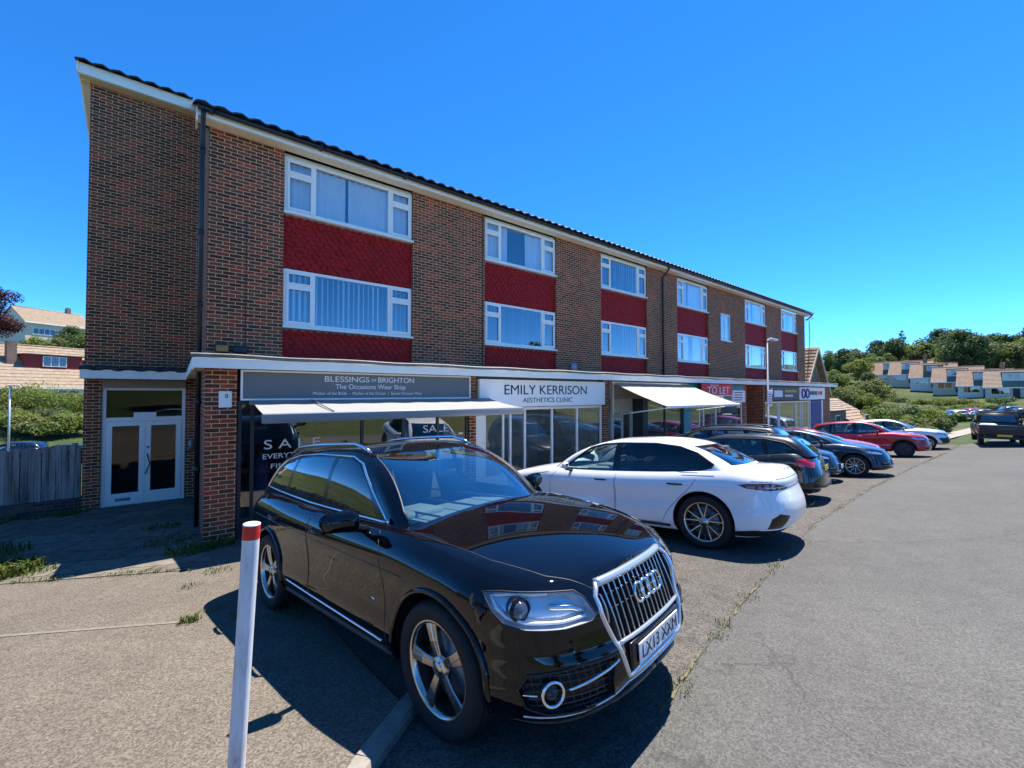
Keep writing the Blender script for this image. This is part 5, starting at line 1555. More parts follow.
def build_signs():
    def sign(x0, x1, z0, z1, m, label, y0=8.60, y1=8.695, frame=None, group=None):
        root = empty('shop_sign', ((x0 + x1) / 2, y1, (z0 + z1) / 2), label=label, cat='shop sign')
        b = MB(off=root.location); b.rbox(x0, x1, y0, y1, z0, z1, .006, seg=1, smooth=False)
        b.build('board', m, root)
        if frame:
            f = MB(off=root.location); t = .03
            for q in ((x0 - t, x1 + t, z1, z1 + t), (x0 - t, x1 + t, z0 - t, z0), (x0 - t, x0, z0, z1), (x1, x1 + t, z0, z1)):
                f.box(q[0], q[1], y0 - .008, y1 - .01, q[2], q[3])
            f.build('sign_frame', frame, root)
        return root
    def tx(r, s, size, x, z, wide, m, y=8.595, name='lettering'):
        return text(name, s, size, Vector((x, y, z)) - r.location, (PI / 2, 0, 0), m, r, wide=wide, ext=.003)
    W_ = M_('letter_white')
    r = sign(.88, 5.50, 2.37, 2.84, M_('sign_grey'), 'blue grey dress shop sign with white lettering, first shop', frame=M_('white_upvc'))
    tx(r, 'BLESSINGS', .155, 2.64, 2.735, .86, W_); tx(r, 'OF', .08, 3.17, 2.73, .10, W_); tx(r, 'BRIGHTON', .155, 3.66, 2.735, .80, W_)
    tx(r, 'The Occasions Wear Shop', .135, 3.14, 2.59, 1.45, W_)
    tx(r, 'Mother of the Bride  ·  Mother of the Groom  |  Special Occasion Wear', .085, 3.13, 2.46, 2.25, W_)
    r = sign(5.80, 10.55, 2.11, 2.82, M_('sign_white'), 'white clinic sign with thin black capitals, second shop')
    tx(r, 'EMILY KERRISON', .36, 8.12, 2.545, 3.12, M_('letter_black'))
    tx(r, 'AESTHETICS CLINIC', .185, 8.12, 2.275, 1.88, M_('letter_grey'))
    r = sign(16.35, 19.0, 2.40, 2.86, M_('letter_red'), 'red and white letting board on the teal shop fascia', y0=8.48, y1=8.52)
    tx(r, 'TO LET', .42, 17.75, 2.575, 1.9, W_, 8.475)
    tx(r, 'SHOP', .12, 17.4, 2.79, .7, W_, 8.475)
    b = MB(off=r.location); b.box(16.36, 18.95, 8.485, 8.515, 2.12, 2.395); b.build('lower_board', M_('sign_white'), r)
    b = MB(off=r.location); b.box(18.2, 18.9, 8.476, 8.483, 2.15, 2.36); b.box(16.6, 18.0, 8.476, 8.483, 2.22, 2.30); b.build('board_print', M_('sign_grey'), r)
    r = sign(19.2, 20.45, 2.06, 2.60, M_('sign_white'), 'small pale notice board at the right end of the teal shop', y0=8.56, y1=8.6)
    b = MB(off=r.location)
    for k in range(4): b.box(19.35, 20.2 - .1 * (k % 2), 8.552, 8.558, 2.48 - k * .11, 2.52 - k * .11)
    b.build('board_print', M_('letter_grey'), r)
    r = sign(23.2, 27.40, 2.12, 2.84, M_('charcoal_frame'), 'black shop sign with pale lettering between the stair recess and white sign')
    b = MB(off=r.location)
    b.lathe([(0, -.006), (.19, -.006), (.19, 0), (0, 0)], 24, 'y', (23.55, 8.595, 2.55)); b.box(23.9, 25.0, 8.588, 8.597, 2.28, 2.62); b.build('emblem', M_('letter_white'), r)
    for k in range(2):
        b = MB(off=r.location)
        for q in range(9 if k == 0 else 6): b.box(25.35 + q * .19, 25.48 + q * .19, 8.588, 8.597, 2.52 - k * .24, 2.66 - k * .26)
        b.build('lettering', M_('plate_yellow') if k == 0 else M_('letter_white'), r)
    r = sign(27.55, 31.9, 2.10, 2.82, M_('sign_white'), 'white shop sign with dark and red lettering over the blue door')
    b = MB(off=r.location)
    for cx in (28.1, 28.75):
        b.tube([(cx + .26 * math.cos(a), 8.592, 2.46 + .24 * math.sin(a)) for a in [2 * PI * k / 20 for k in range(20)]], .05, 6, closed=True)
    b.build('emblem', M_('blue_paint'), r)
    b = MB(off=r.location)
    for q in range(5): b.box(29.25 + q * .26, 29.43 + q * .26, 8.588, 8.597, 2.38, 2.60)
    b.build('lettering', M_('letter_black'), r)
    b = MB(off=r.location)
    for q in range(3): b.box(30.65 + q * .27, 30.84 + q * .27, 8.588, 8.597, 2.38, 2.60)
    b.build('lettering', M_('letter_red'), r)
    # awnings
    a = empty('shop_awning', (3.5, 8.6, 2.3), label='white fabric awning with slate blue front bar over the dress shop window', cat='awning')
    b = MB(off=a.location); n = 40
    def fabric(b, x0, x1, y0, z0, y1, z1, sag, th=.006):
        vs = []; 
        for j in range(9):
            t = j / 8
            for i in range(n + 1):
                x = x0 + (x1 - x0) * i / n
                z = z0 + (z1 - z0) * t - sag * math.sin(PI * t) - .006 * math.sin(i * 2 * PI / 5) * math.sin(PI * t)
                vs.append((x, y0 + (y1 - y0) * t, z))
        m = len(vs); vs2 = [(v[0], v[1], v[2] - th) for v in vs]
        fs = []
        for j in range(8):
            for i in range(n):
                q = (j * (n + 1) + i, j * (n + 1) + i + 1, (j + 1) * (n + 1) + i + 1, (j + 1) * (n + 1) + i)
                fs.append(q); fs.append(tuple(m + k for k in q[::-1]))
        b.add(vs + vs2, fs, True)
    fabric(b, 1.02, 6.08, 8.58, 2.335, 7.38, 2.15, .02); b.build('fabric', M_('awning_white'), a)
    b = MB(off=a.location); b.rbox(1.0, 6.11, 7.29, 7.40, 2.0, 2.155, .02); b.build('front_bar', M_('awning_bar'), a)
    b = MB(off=a.location)
    for x in (1.4, 5.7):
        b.tube([(x, 8.6, 2.27), (x + .35, 8.0, 2.17), (x, 7.42, 2.10)], .025, 6)
    b.tube([(.98, 8.60, 2.30), (6.1, 8.60, 2.30)], .045, 10)
    for x in (2.0,): b.tube([(x - .03, 8.55, 2.345), (x + .06, 7.40, 2.165)], .012, 6)
    b.build('arm', M_('awning_bar'), a)
    a = empty('shop_awning', (13.2, 8.6, 2.8), label='long cream fabric awning sloping out over the third shop', cat='awning')
    b = MB(off=a.location); fabric(b, 10.95, 15.5, 8.58, 2.80, 6.72, 2.10, .03); b.build('fabric', M_('awning_cream'), a)
    b = MB(off=a.location); b.rbox(10.93, 15.52, 6.66, 6.74, 2.03, 2.12, .02); b.build('front_bar', M_('white_paint'), a)
    b = MB(off=a.location)
    for x in (11.05, 15.4):
        b.tube([(x, 8.68, 1.75), (x, 6.72, 2.05)], .018, 6); b.tube([(x, 8.68, 1.75), (x, 8.68, 2.75)], .018, 6)
    b.tube([(10.95, 8.62, 2.80), (15.5, 8.62, 2.80)], .05, 10)
    b.build('arm', M_('white_paint'), a)
    # wedding gowns and clothes on stands in the first window
    for i, (x, y, m, lb) in enumerate(((2.2, 9.5, 'curtain', 'pale gown on a dress stand behind the SALE lettering'), (1.25, 9.3, 'gown_blue', 'dark blue gown on a stand at the left end of the dress shop window'), (3.5, 9.6, 'gown_pink', 'dusky pink gown on a stand in the middle of the dress shop window'), (5.1, 9.6, 'gown_cream', 'cream gown on a stand at the right end of the dress shop window'))):
        d = empty('dress_stand', (x, y, -.2), label=lb, cat='dress stand')
        b = MB()
        b.lathe([(.30, .05), (.27, .3), (.20, .7), (.13, 1.0), (.16, 1.2), (.17, 1.3), (.12, 1.42), (.05, 1.45)], 20, 'z'); b.build('gown', M_(m), d)
        b = MB(); b.lathe([(.0, 0), (.18, .0), (.18, .02), (.02, .04), (.02, .2)], 16, 'z'); b.lathe([(.05, 1.45), (.045, 1.52), (.0, 1.56)], 12, 'z'); b.build('stand', M_('wood_trunk'), d)
simple('gown_blue', (.03, .04, .12), .7); simple('gown_pink', (.35, .16, .16), .7); simple('gown_cream', (.55, .50, .42), .7)
# ------------------------------------------------------------------ ground, paving, small things near the camera
def pl(keys):
    def f(x):
        if x <= keys[0][0]: return keys[0][1]
        for (a, b), (c, d) in zip(keys, keys[1:]):
            if x <= c: return b + (d - b) * sstep(a, c, x)
        return keys[-1][1]
    return f
L_h = pl([(15, 0), (26, -1.4), (44, -2.5), (51, -2.5), (60, -.4), (74, .8), (90, 2.8), (112, 8.0), (140, 13.6), (400, 17)])
R_h = pl([(34, 0), (60, -.3), (100, -.3), (122, 1.2), (150, 7), (200, 12), (420, 15)])
def terrain(X, Y):
    r = X / max(Y, 1.0) if X > 0 else 0
    w = sstep(.9, 2.2, r)
    z = ground_z(X, min(Y, 20)) + w * R_h(X + max(0, Y - 14) * .25) + (1 - w) * L_h(Y)
    if Y < -14: z += min(4, (-14 - Y) * .1)
    return z

def grid_lines(dense0, dense1, step, far0, far1):
    xs = []
    x = dense0
    while x < dense1 + 1e-6: xs.append(x); x += step
    s = step; x = dense1
    while x < far1: s *= 1.18; x += s; xs.append(x)
    s = step; x = dense0
    while x > far0: s *= 1.18; x -= s; xs.insert(0, x)
    return xs

def grass_ground_mat():
    m, nt, out = newmat('grass_ground'); L = nt.links.new
    p = pri(nt, out, rough=.95, spec=.2)
    tc = N(nt, 'ShaderNodeTexCoord')
    a = N(nt, 'ShaderNodeTexNoise', i_Scale=.06, i_Detail=6., i_Roughness=.65); b = N(nt, 'ShaderNodeTexNoise', i_Scale=2.5, i_Detail=6., i_Roughness=.75)
    L(tc.outputs['Object'], a.inputs['Vector']); L(tc.outputs['Object'], b.inputs['Vector'])
    ad = N(nt, 'ShaderNodeMath', operation='MULTIPLY_ADD', i_1=.5); L(b.outputs['Fac'], ad.inputs[0])
    h = N(nt, 'ShaderNodeMath', operation='MULTIPLY', i_1=.5); L(a.outputs['Fac'], h.inputs[0]); L(h.outputs[0], ad.inputs[2])
    r = ramp(nt, [(.36, (.020, .035, .010)), (.48, (.045, .065, .016)), (.58, (.095, .092, .034)), (.68, (.15, .125, .065))]); L(ad.outputs[0], r.inputs['Fac'])
    L(r.outputs[0], p.inputs['Base Color'])
    bp = N(nt, 'ShaderNodeBump', i_Strength=.6, i_Distance=.05); L(b.outputs['Fac'], bp.inputs['Height']); L(bp.outputs[0], p.inputs['Normal'])
    MATS['grass_ground'] = m
grass_ground_mat()
def slab_mat():
    m, nt, out = newmat('paving_slab'); L = nt.links.new
    p = pri(nt, out, rough=.85, spec=.3)
    tc = N(nt, 'ShaderNodeTexCoord')
    mp = N(nt, 'ShaderNodeMapping'); mp.inputs['Rotation'].default_value = (0, 0, math.radians(30)); L(tc.outputs['Object'], mp.inputs['Vector'])
    br = N(nt, 'ShaderNodeTexBrick', offset=.5, i_Scale=1.); br.inputs['Color1'].default_value = (.11, .092, .07, 1); br.inputs['Color2'].default_value = (.17, .145, .11, 1)
    br.inputs['Mortar'].default_value = (.022, .025, .014, 1); br.inputs['Brick Width'].default_value = .9; br.inputs['Row Height'].default_value = .6; br.inputs['Mortar Size'].default_value = .012
    L(mp.outputs[0], br.inputs['Vector'])
    no = N(nt, 'ShaderNodeTexNoise', i_Scale=7., i_Detail=6.); L(tc.outputs['Object'], no.inputs['Vector'])
    mr = N(nt, 'ShaderNodeMapRange', i_1=.3, i_2=.7, i_3=.7, i_4=1.3); L(no.outputs['Fac'], mr.inputs[0])
    sc = N(nt, 'ShaderNodeVectorMath', operation='SCALE'); L(br.outputs['Color'], sc.inputs[0]); L(mr.outputs[0], sc.inputs['Scale']); L(sc.outputs[0], p.inputs['Base Color'])
    iv = N(nt, 'ShaderNodeMath', operation='SUBTRACT', i_0=1.); L(br.outputs['Fac'], iv.inputs[1])
    bp = N(nt, 'ShaderNodeBump', i_Strength=.5, i_Distance=.01); L(iv.outputs[0], bp.inputs['Height']); L(bp.outputs[0], p.inputs['Normal'])
    MATS['paving_slab'] = m
slab_mat()

def sheet(name, poly, mat, lift, step=1.0, fn=None, label=None):
    """sheet over the terrain inside a polygon (any shape: strips are triangulated on a grid)"""
    fn = fn or terrain
    xs = [p[0] for p in poly]; ys = [p[1] for p in poly]
    bm = bmesh.new()
    vs = [bm.verts.new((x, y, 0)) for x, y in poly]
    bm.faces.new(vs)
    for lo, hi, ax in ((min(xs), max(xs), 0), (min(ys), max(ys), 1)):
        t = math.floor(lo / step) * step
        while t < hi:
            n = Vector((1, 0, 0)) if ax == 0 else Vector((0, 1, 0))
            bmesh.ops.bisect_plane(bm, geom=bm.verts[:] + bm.edges[:] + bm.faces[:], plane_co=n * t, plane_no=n, dist=1e-6)
            t += step
    for v in bm.verts: v.co.z = fn(v.co.x, v.co.y) + lift
    bmesh.ops.recalc_face_normals(bm, faces=bm.faces[:])
    if bm.faces and sum(f.normal.z for f in bm.faces) < 0: bmesh.ops.reverse_faces(bm, faces=bm.faces[:])
    me = bpy.data.meshes.new(name); bm.to_mesh(me); bm.free()
    for p in me.polygons: p.use_smooth = True
    me.materials.append(mat)
    return tag(link_mesh(name, me), kind='structure')

SEAM = [(-30, -3.4), (-3, .55), (2.06, 1.43), (3.45, 1.70), (4.44, 1.86), (8.4, 2.45), (13.8, 2.75), (20, 2.9), (34.5, 3.05)]
KERB = [(.18, 1.55), (.45, 1.90), (.78, 2.20), (1.18, 2.50), (1.75, 2.72), (2.5, 2.80)]
def kerb_rise(X, Y):
    d = min(math.hypot(X - (a[0] + (b[0] - a[0]) * t), Y - (a[1] + (b[1] - a[1]) * t)) for a, b in zip(KERB[:4], KERB[1:4]) for t in (0, .5, 1))
    return terrain(X, Y) + .045 * math.exp(-(d / .45) ** 2)
def build_ground():
    xs = grid_lines(-14, 44, 1.5, -260, 520); ys = grid_lines(-8, 22, 1.5, -160, 520)
    b = MB()
    for x in xs:
        for y in ys:
            z = terrain(x, y)
            if -13 < x < 44 and -8 < y < 18.5: z -= .08
            b.v.append((x, y, z))
    n = len(ys)
    for i in range(len(xs) - 1):
        for j in range(n - 1):
            a = i * n + j
            b.f.append([a, a + n, a + n + 1, a + 1]); b.m.append(0); b.sm.append(True)
    tag(b.build('ground', M_('grass_ground')), kind='structure')
    g = ground_z
    sheet('road', [(-60, -9.0), (60, -9.0), (150, -2.0), (150, 1.2), (60, 1.4), (37, 2.2), (34.5, 3.05)] + SEAM[::-1][1:-1] + [(-60, -7.5)], M_('tarmac_road'), .0, 1.5)
    sheet('parking_bay', SEAM[1:] + [(34.5, 10.3), (.4, 10.3), (.4, 2.2), (.15, 1.6), (-3, 1.2)], M_('tarmac_bay'), .004, 1.5)
    sheet('pavement', [(-16, -.2), (-3, .95), (.18, 1.62), (.45, 1.97), (.78, 2.27), (1.12, 2.53), (1.12, 8.6), (.6, 10.2), (.6, 14.05), (-16, 14.05)], M_('tarmac_apron'), .010, .35, fn=kerb_rise)
    sheet('paving_slabs', [(-9, 12.6), (-1.84, 8.5), (-.04, 7.26), (.40, 7.5), (.40, 14.02), (-9, 14.02)], M_('paving_slab'), .016, 1.2)
    # kerb stones
    k = MB()
    for (a, b_) in zip(KERB, KERB[1:]):
        d = Vector((b_[0] - a[0], b_[1] - a[1], 0)); ln = d.length; d.normalize(); nn = Vector((-d.y, d.x, 0))
        q = max(1, int(round(ln / .9)))
        for i in range(q):
            p0 = Vector((a[0], a[1], 0)) + d * (ln * i / q + .002); p1 = Vector((a[0], a[1], 0)) + d * (ln * (i + 1) / q - .002)
            c = (p0 + p1) / 2; z = ground_z(c.x, c.y)
            sec = [(-.055, -.08), (-.055, .010), (-.040, .034), (.048, .036), (.056, .03), (.056, -.08)]
            vs = []
            for p in (p0, p1):
                zz = kerb_rise(p.x, p.y)
                vs += [p + nn * u + Vector((0, 0, zz + v)) for u, v in sec]
            fs = [(i_, (i_ + 1) % 6, 6 + (i_ + 1) % 6, 6 + i_) for i_ in range(6)] + [(5, 4, 3, 2, 1, 0), (6, 7, 8, 9, 10, 11)]
            k.add(vs, fs)
    tag(k.build('kerb', M_('stone_kerb')), kind='structure')
    # pale joint strips in the pavement
    for nm, a, b_ in (('pavement_joint', (-4.2, 8.15), (.2, 5.03)), ('pavement_edging', (-4.6, 10.4), (.2, 7.1))):
        d = Vector((b_[0] - a[0], b_[1] - a[1])); d.normalize(); n_ = Vector((-d.y, d.x)) * .022
        sheet(nm, [(a[0] - n_.x, a[1] - n_.y), (b_[0] - n_.x, b_[1] - n_.y), (b_[0] + n_.x, b_[1] + n_.y), (a[0] + n_.x, a[1] + n_.y)], M_('joint_fill'), .0145 if nm == 'pavement_joint' else .020, .5)
simple('moss_dirt', (.125, .105, .055), .95, var=.5, scale=25)
simple('joint_fill', (.16, .14, .11), .9, var=.3, scale=30)
leaf_mat('weed_green', (.05, .085, .012), (.14, .16, .03), .4, 6.)
leaf_mat('weed_dry', (.16, .13, .05), (.26, .21, .09), .3, 6.)

def blades(mb, x, y, z, n, spread, h, rnd, m=0):
    for i in range(n):
        a = rnd.uniform(0, 2 * PI); r = spread * math.sqrt(rnd.random())
        px, py = x + r * math.cos(a), y + r * math.sin(a)
        hh = h * rnd.uniform(.4, 1.1); w = hh * rnd.uniform(.06, .13); l = rnd.uniform(.2, 1.0) * hh; b = rnd.uniform(0, 2 * PI)
        dx, dy = math.cos(b), math.sin(b)
        z0 = z(px, py) if callable(z) else z
        p0 = Vector((px, py, z0)); s = Vector((-dy, dx, 0)) * w
        p1 = p0 + Vector((dx * l * .35, dy * l * .35, hh * .65)); p2 = p0 + Vector((dx * l, dy * l, hh * rnd.uniform(.7, 1.0)))
        mb.add([p0 - s, p0 + s, p1 + s * .8, p1 - s * .8, p2], [(0, 1, 2, 3), (3, 2, 4)], m=m)

def build_weeds():
    rnd = random.Random(5)
    b = MB()
    for (p, q) in zip(SEAM[2:], SEAM[3:]):
        L_ = math.hypot(q[0] - p[0], q[1] - p[1]); n = int(L_ / .07)
        d = Vector((q[0] - p[0], q[1] - p[1], 0)).normalized(); e = Vector((-d.y, d.x, 0))
        pts = []
        for i in range(n + 1):
            c = Vector((p[0], p[1], 0)).lerp(Vector((q[0], q[1], 0)), i / n)
            w0 = max(.0008, .003 + .006 * math.sin(c.x * 3.1) + .004 * math.sin(c.x * 11) + rnd.uniform(-.005, .006)); o = rnd.uniform(-.008, .008) + .012 * math.sin(c.x * 4.7)
            for s_ in (-1, 1):
                v = c + e * (o + s_ * w0); pts.append((v.x, v.y, ground_z(v.x, v.y) + .009))
        b.add(pts, [(2 * i, 2 * i + 2, 2 * i + 3, 2 * i + 1) for i in range(n)])
    tag(b.build('moss', M_('moss_dirt')), 'dry yellow moss filling the joint between the bays and road', 'moss', kind='stuff')
    zf = lambda x, y: ground_z(x, y) + .012
    b = MB()
    # seam between parking bays and road
    for (p, q) in zip(SEAM[2:], SEAM[3:]):
        L_ = math.hypot(q[0] - p[0], q[1] - p[1])
        for i in range(int(L_ * 16)):
            t = rnd.random()
            x = p[0] + (q[0] - p[0]) * t + rnd.gauss(0, .03); y = p[1] + (q[1] - p[1]) * t + rnd.gauss(0, .022)
            dens = .5 + .5 * math.sin(x * 2.3) * math.sin(x * .9 + 1)
            if rnd.random() < .45 + .5 * dens: blades(b, x, y, zf, rnd.randint(4, 9), .04, .03, rnd, rnd.choice((0, 1, 1)))
    for (x, y, n, s, h) in ((3.45, 1.68, 60, .08, .032), (4.44, 1.86, 60, .10, .032), (3.7, 1.75, 25, .08, .05), (2.6, 1.5, 30, .1, .05), (5.6, 2.0, 30, .12, .04), (7.0, 2.2, 25, .12, .04)):
        blades(b, x, y, zf, n, s, h, rnd, 0)
    # wandering crack out from the black car
    for i in range(70):
        t = rnd.random(); blades(b, 4.2 + .25 * t + .3 * t * math.sin(t * 5), 1.95 + 1.2 * t, zf, 3, .04, .02, rnd, rnd.choice((0, 1, 1)))
    tag(b.build('weeds', [M_('weed_green'), M_('weed_dry')]), 'small weeds and dry moss along the tarmac joints', 'weeds', kind='stuff')
    b = MB()
    for i in range(260):
        t = rnd.random(); x = -4.6 + 4.8 * t; y = 10.4 - 3.3 * t
        dens = .5 + .5 * math.sin(t * 23)
        if rnd.random() < .25 + .6 * dens: blades(b, x + rnd.gauss(0, .05), y + rnd.gauss(0, .05), zf, rnd.randint(3, 8), .06, .05, rnd, rnd.choice((0, 0, 1)))
    for (x, y, n, s, h) in ((-1.85, 9.0, 420, .38, .20), (-2.3, 9.2, 300, .4, .22), (-1.5, 8.75, 90, .2, .10), (-2.3, 10.4, 160, .5, .2), (.12, 5.1, 80, .09, .07), (.30, 5.3, 30, .1, .04), (.5, 4.9, 40, .12, .05), (.16, 6.3, 40, .12, .05), (.45, 6.8, 60, .18, .06), (.9, 5.6, 70, .25, .06), (.9, 4.6, 70, .25, .06),
                            (.2, 8.3, 160, .32, .14), (.55, 8.45, 140, .25, .12), (-.1, 9.2, 120, .4, .10), (-.2, 10.6, 90, .3, .10), (-1.2, 11.4, 60, .4, .06), (-.6, 8.9, 60, .4, .06)):
        blades(b, x, y, zf, n, s, h, rnd, 0)
    for i in range(120):       # joints between the slabs
        blades(b, rnd.uniform(-3.5, .3), rnd.uniform(8.6, 13.8), zf, 4, .06, .05, rnd, 0)
    for i in range(90):
        blades(b, rnd.uniform(-6.5, -1.6), rnd.uniform(13.4, 13.85), zf, 9, .15, .13, rnd, 0)
    tag(b.build('grass', [M_('weed_green'), M_('weed_dry')]), 'tufts of grass growing through the pavement and along the wall foot', 'grass', kind='stuff')

def bollard_mat():
    m, nt, out = newmat('bollard_paint'); L = nt.links.new
    p = pri(nt, out, rough=.55, spec=.4)
    tc = N(nt, 'ShaderNodeTexCoord')
    no = N(nt, 'ShaderNodeTexNoise', i_Scale=14., i_Detail=8., i_Roughness=.7); mp = N(nt, 'ShaderNodeMapping'); mp.inputs['Scale'].default_value = (1, 1, .25)
    L(tc.outputs['Object'], mp.inputs['Vector']); L(mp.outputs[0], no.inputs['Vector'])
    r = ramp(nt, [(.30, (.20, .18, .15)), (.38, (.50, .49, .47)), (.55, (.66, .66, .65))]); L(no.outputs['Fac'], r.inputs['Fac']); L(r.outputs[0], p.inputs['Base Color'])
    b = N(nt, 'ShaderNodeBump', i_Strength=.25, i_Distance=.004); L(no.outputs['Fac'], b.inputs['Height']); L(b.outputs[0], p.inputs['Normal'])
    MATS['bollard_paint'] = m
bollard_mat()
simple('bollard_red', (.60, .012, .008), .45, var=.1)
def build_street_things():
    x, y = .205, 2.185
    z = ground_z(x, y)
    r = empty('bollard', (x, y, z), label='slim white steel post with a red band at its top, nearest the camera', cat='bollard', rot=(.031, .040, 0))
    h = 1.36
    b = MB(); b.lathe([(.033, -.05), (.033, h - .062)], 32, 'z'); b.build('post', M_('bollard_paint'), r)
    b = MB(); b.lathe([(.0335, h - .062), (.0335, h - .003)], 32, 'z'); b.build('red_band', M_('bollard_red'), r)
    b = MB(); b.lathe([(.0337, h - .003), (.0335, h + .001), (.030, h + .003), (.026, h), (.024, h - .012), (0, h - .014)], 32, 'z'); b.build('cap', M_('bollard_paint'), r)
    # lamp column among the parked cars
    x, y = 20.3, 7.55
    z = ground_z(x, y)
    r = empty('street_lamp', (x, y, z), label='grey steel lamp column standing before the last shops', cat='street lamp')
    b = MB(); b.tube([(0, 0, -.1), (0, 0, 1.2), (0, 0, 1.21), (0, 0, 5.35)], [.07, .07, .045, .035], 14); b.build('column', M_('galv'), r)
    b = MB(); b.tube([(-.05, 0, 5.30), (.12, 0, 5.36), (.45, .0, 5.42)], [.05, .035, .03], 8); b.build('bracket', M_('galv'), r)
    b = MB(); b.rbox(.25, .95, -.11, .11, 5.37, 5.47, .03); b.build('lantern', M_('galv_light'), r)
    b = MB(); b.rbox(-.20, .24, -.075, -.05, 2.45, 3.15, .01, seg=1, smooth=False)
    n = tag(b.build('notice_sign', M_('sign_white')), 'white parking notice plate fixed to the lamp column', 'notice sign'); n.location = (x, y, z)
    b = MB()
    for k in range(5): b.box(-.14, .18 - .05 * (k % 2), -.0785, -.0755, 2.55 + k * .1, 2.59 + k * .1)
    b.build('print', M_('letter_grey'), n)
    # timber fence on a low brick wall, left of the entrance
    r = empty('fence', (-5.0, 14.05, -.3), label='weathered grey vertical board fence on a low brick wall left of the entrance', cat='fence')
    O = r.location
    rnd = random.Random(3)
    b = MB(off=O)
    xx = -1.76
    while xx > -9.6:
        w_ = rnd.uniform(.095, .115); ht = 1.22 + rnd.uniform(-.03, .03); yy = 14.08 + rnd.choice((-.012, .012)) + rnd.uniform(-.004, .004)
        b.bbox((xx - w_ / 2, yy, (.03 + ht) / 2), (w_ / 2 - .005, rnd.uniform(-.006, .006), 0), (0, .010, 0), (rnd.uniform(-.008, .008), 0, (ht - .03) / 2))
        xx -= w_
    b.build('board', M_('fence_wood'), r)
    b = MB(off=O); b.box(-9.6, -1.76, 14.10, 14.16, .25, .33); b.box(-9.6, -1.76, 14.10, 14.16, .95, 1.03); b.build('rail', M_('fence_wood'), r)
    b = MB(off=O); b.box(-9.6, -1.76, 14.17, 14.18, .05, 1.12); b.build('gap_shade_sheet', M_('dark_trim'), r)  # added dark sheet, its colour stands in for shade in the board gaps
    for q in range(4):
        b = MB(off=O); b.box(-1.92 - q * 2.4, -1.83 - q * 2.4, 14.10, 14.19, -.4, 1.30); b.build('fence_post', M_('fence_wood'), r)
    b = MB(off=O); b.box(-9.6, -1.735, 14.0, 14.22, -.8, .02); b.build('brick_base', M_('garden_brick'), r)
simple('galv_light', (.55, .57, .58), .4, .3, var=.1)
# ------------------------------------------------------------------ trees, houses and cars farther off
leaf_mat('leaf_mid', (.092, .140, .028), (.205, .250, .060), .45, .5)
leaf_mat('leaf_dark', (.055, .092, .028), (.125, .170, .050), .4, .5)
leaf_mat('leaf_olive', (.120, .142, .038), (.235, .240, .075), .45, .5)
leaf_mat('leaf_lime', (.120, .155, .024), (.24, .27, .055), .48, .8)
leaf_mat('leaf_copper', (.030, .010, .010), (.085, .024, .022), .3, .6)
def crown_mesh(rnd, blobs, n, s, mat, name):
    """leaf-sized cards spread through clumps; the clumps overlap unevenly and leave gaps"""
    b = MB(); tot = sum(q[3] ** 2 for q in blobs)
    for (cx, cy, cz, r, fl) in blobs:
        k = int(n * r * r / tot)
        for i in range(k):
            d = Vector((rnd.gauss(0, 1), rnd.gauss(0, 1), rnd.gauss(0, 1))).normalized()
            rr = r * (1 - .55 * rnd.random() ** 2.2) * rnd.uniform(.9, 1.12)
            p = Vector((cx + d.x * rr, cy + d.y * rr, cz + d.z * rr * fl))
            nn = (d + Vector((rnd.gauss(0, .55), rnd.gauss(0, .55), rnd.gauss(0, .55) + .25))).normalized()
            u = nn.orthogonal().normalized(); v = nn.cross(u); a = rnd.uniform(0, 6.28)
            e1 = (u * math.cos(a) + v * math.sin(a)) * s * rnd.uniform(.6, 1.25); e2 = (v * math.cos(a) - u * math.sin(a)) * s * rnd.uniform(.35, .8)
            q = nn * s * .18
            b.add([p - e1, p - e2 * .9 + q, p + e1, p + e2 * .9 + q], [(0, 1, 2, 3)])
    me_o = b.build(name, mat, None, fixn=False)
    return me_o
def tree(name, h, r, mat, seed, label, cat='tree', n=2600, s=.26, trunk=.25, conic=False, low=False, group=None):
    rnd = random.Random(seed)
    root = empty(name, (0, 0, 0), label=label, cat=cat, group=group)
    blobs = []
    base = .12 * h if low else trunk * h
    if conic:
        for k in range(9):
            t = k / 8; zz = base + (h - base) * t; rr = r * (1 - t) ** .9 + .25
            for q in range(3 if t < .7 else 2):
                a = rnd.uniform(0, 6.28); blobs.append((rr * .55 * math.cos(a), rr * .55 * math.sin(a), zz, max(.6, rr * .6), 1.0 if t < .6 else 1.5))
    else:
        for k in range(17):
            t = rnd.random(); a = rnd.uniform(0, 6.28)
            env = math.sin(PI * (.16 + .80 * t)) ** .8
            rad = r * env * rnd.uniform(.25, .8); zz = base + (h - base) * (.08 + .84 * t)
            blobs.append((rad * math.cos(a), rad * math.sin(a), zz, r * rnd.uniform(.24, .46), rnd.uniform(.7, .95)))
    c = crown_mesh(rnd, blobs, n, s, mat, 'crown'); c.parent = root
    b = MB()
    b.tube([(0, 0, -.6), (.02 * h * .3, 0, h * .25), (0, .03, h * .7)], [.028 * h, .022 * h, .006 * h], 8)
    for k in range(6):
        q = blobs[k]
        b.tube([(0, 0, h * (.18 + .06 * k)), (q[0] * .5, q[1] * .5, (q[2] + h * .3) * .55), (q[0] * .9, q[1] * .9, q[2])], [.012 * h, .008 * h, .003 * h], 6)
    b.build('trunk', M_('wood_trunk'), root)
    return root
def put(o, x, y, sc=1.0, rz=0.0, dz=0.0, label=None, sz=None, copy=True):
    c = copy_tree(o) if copy else o
    c.location = (x, y, terrain(x, y) + dz); c.scale = (sc, sc, sc if sz is None else sz); c.rotation_euler = (0, 0, rz)
    if label: c['label'] = label
    return c

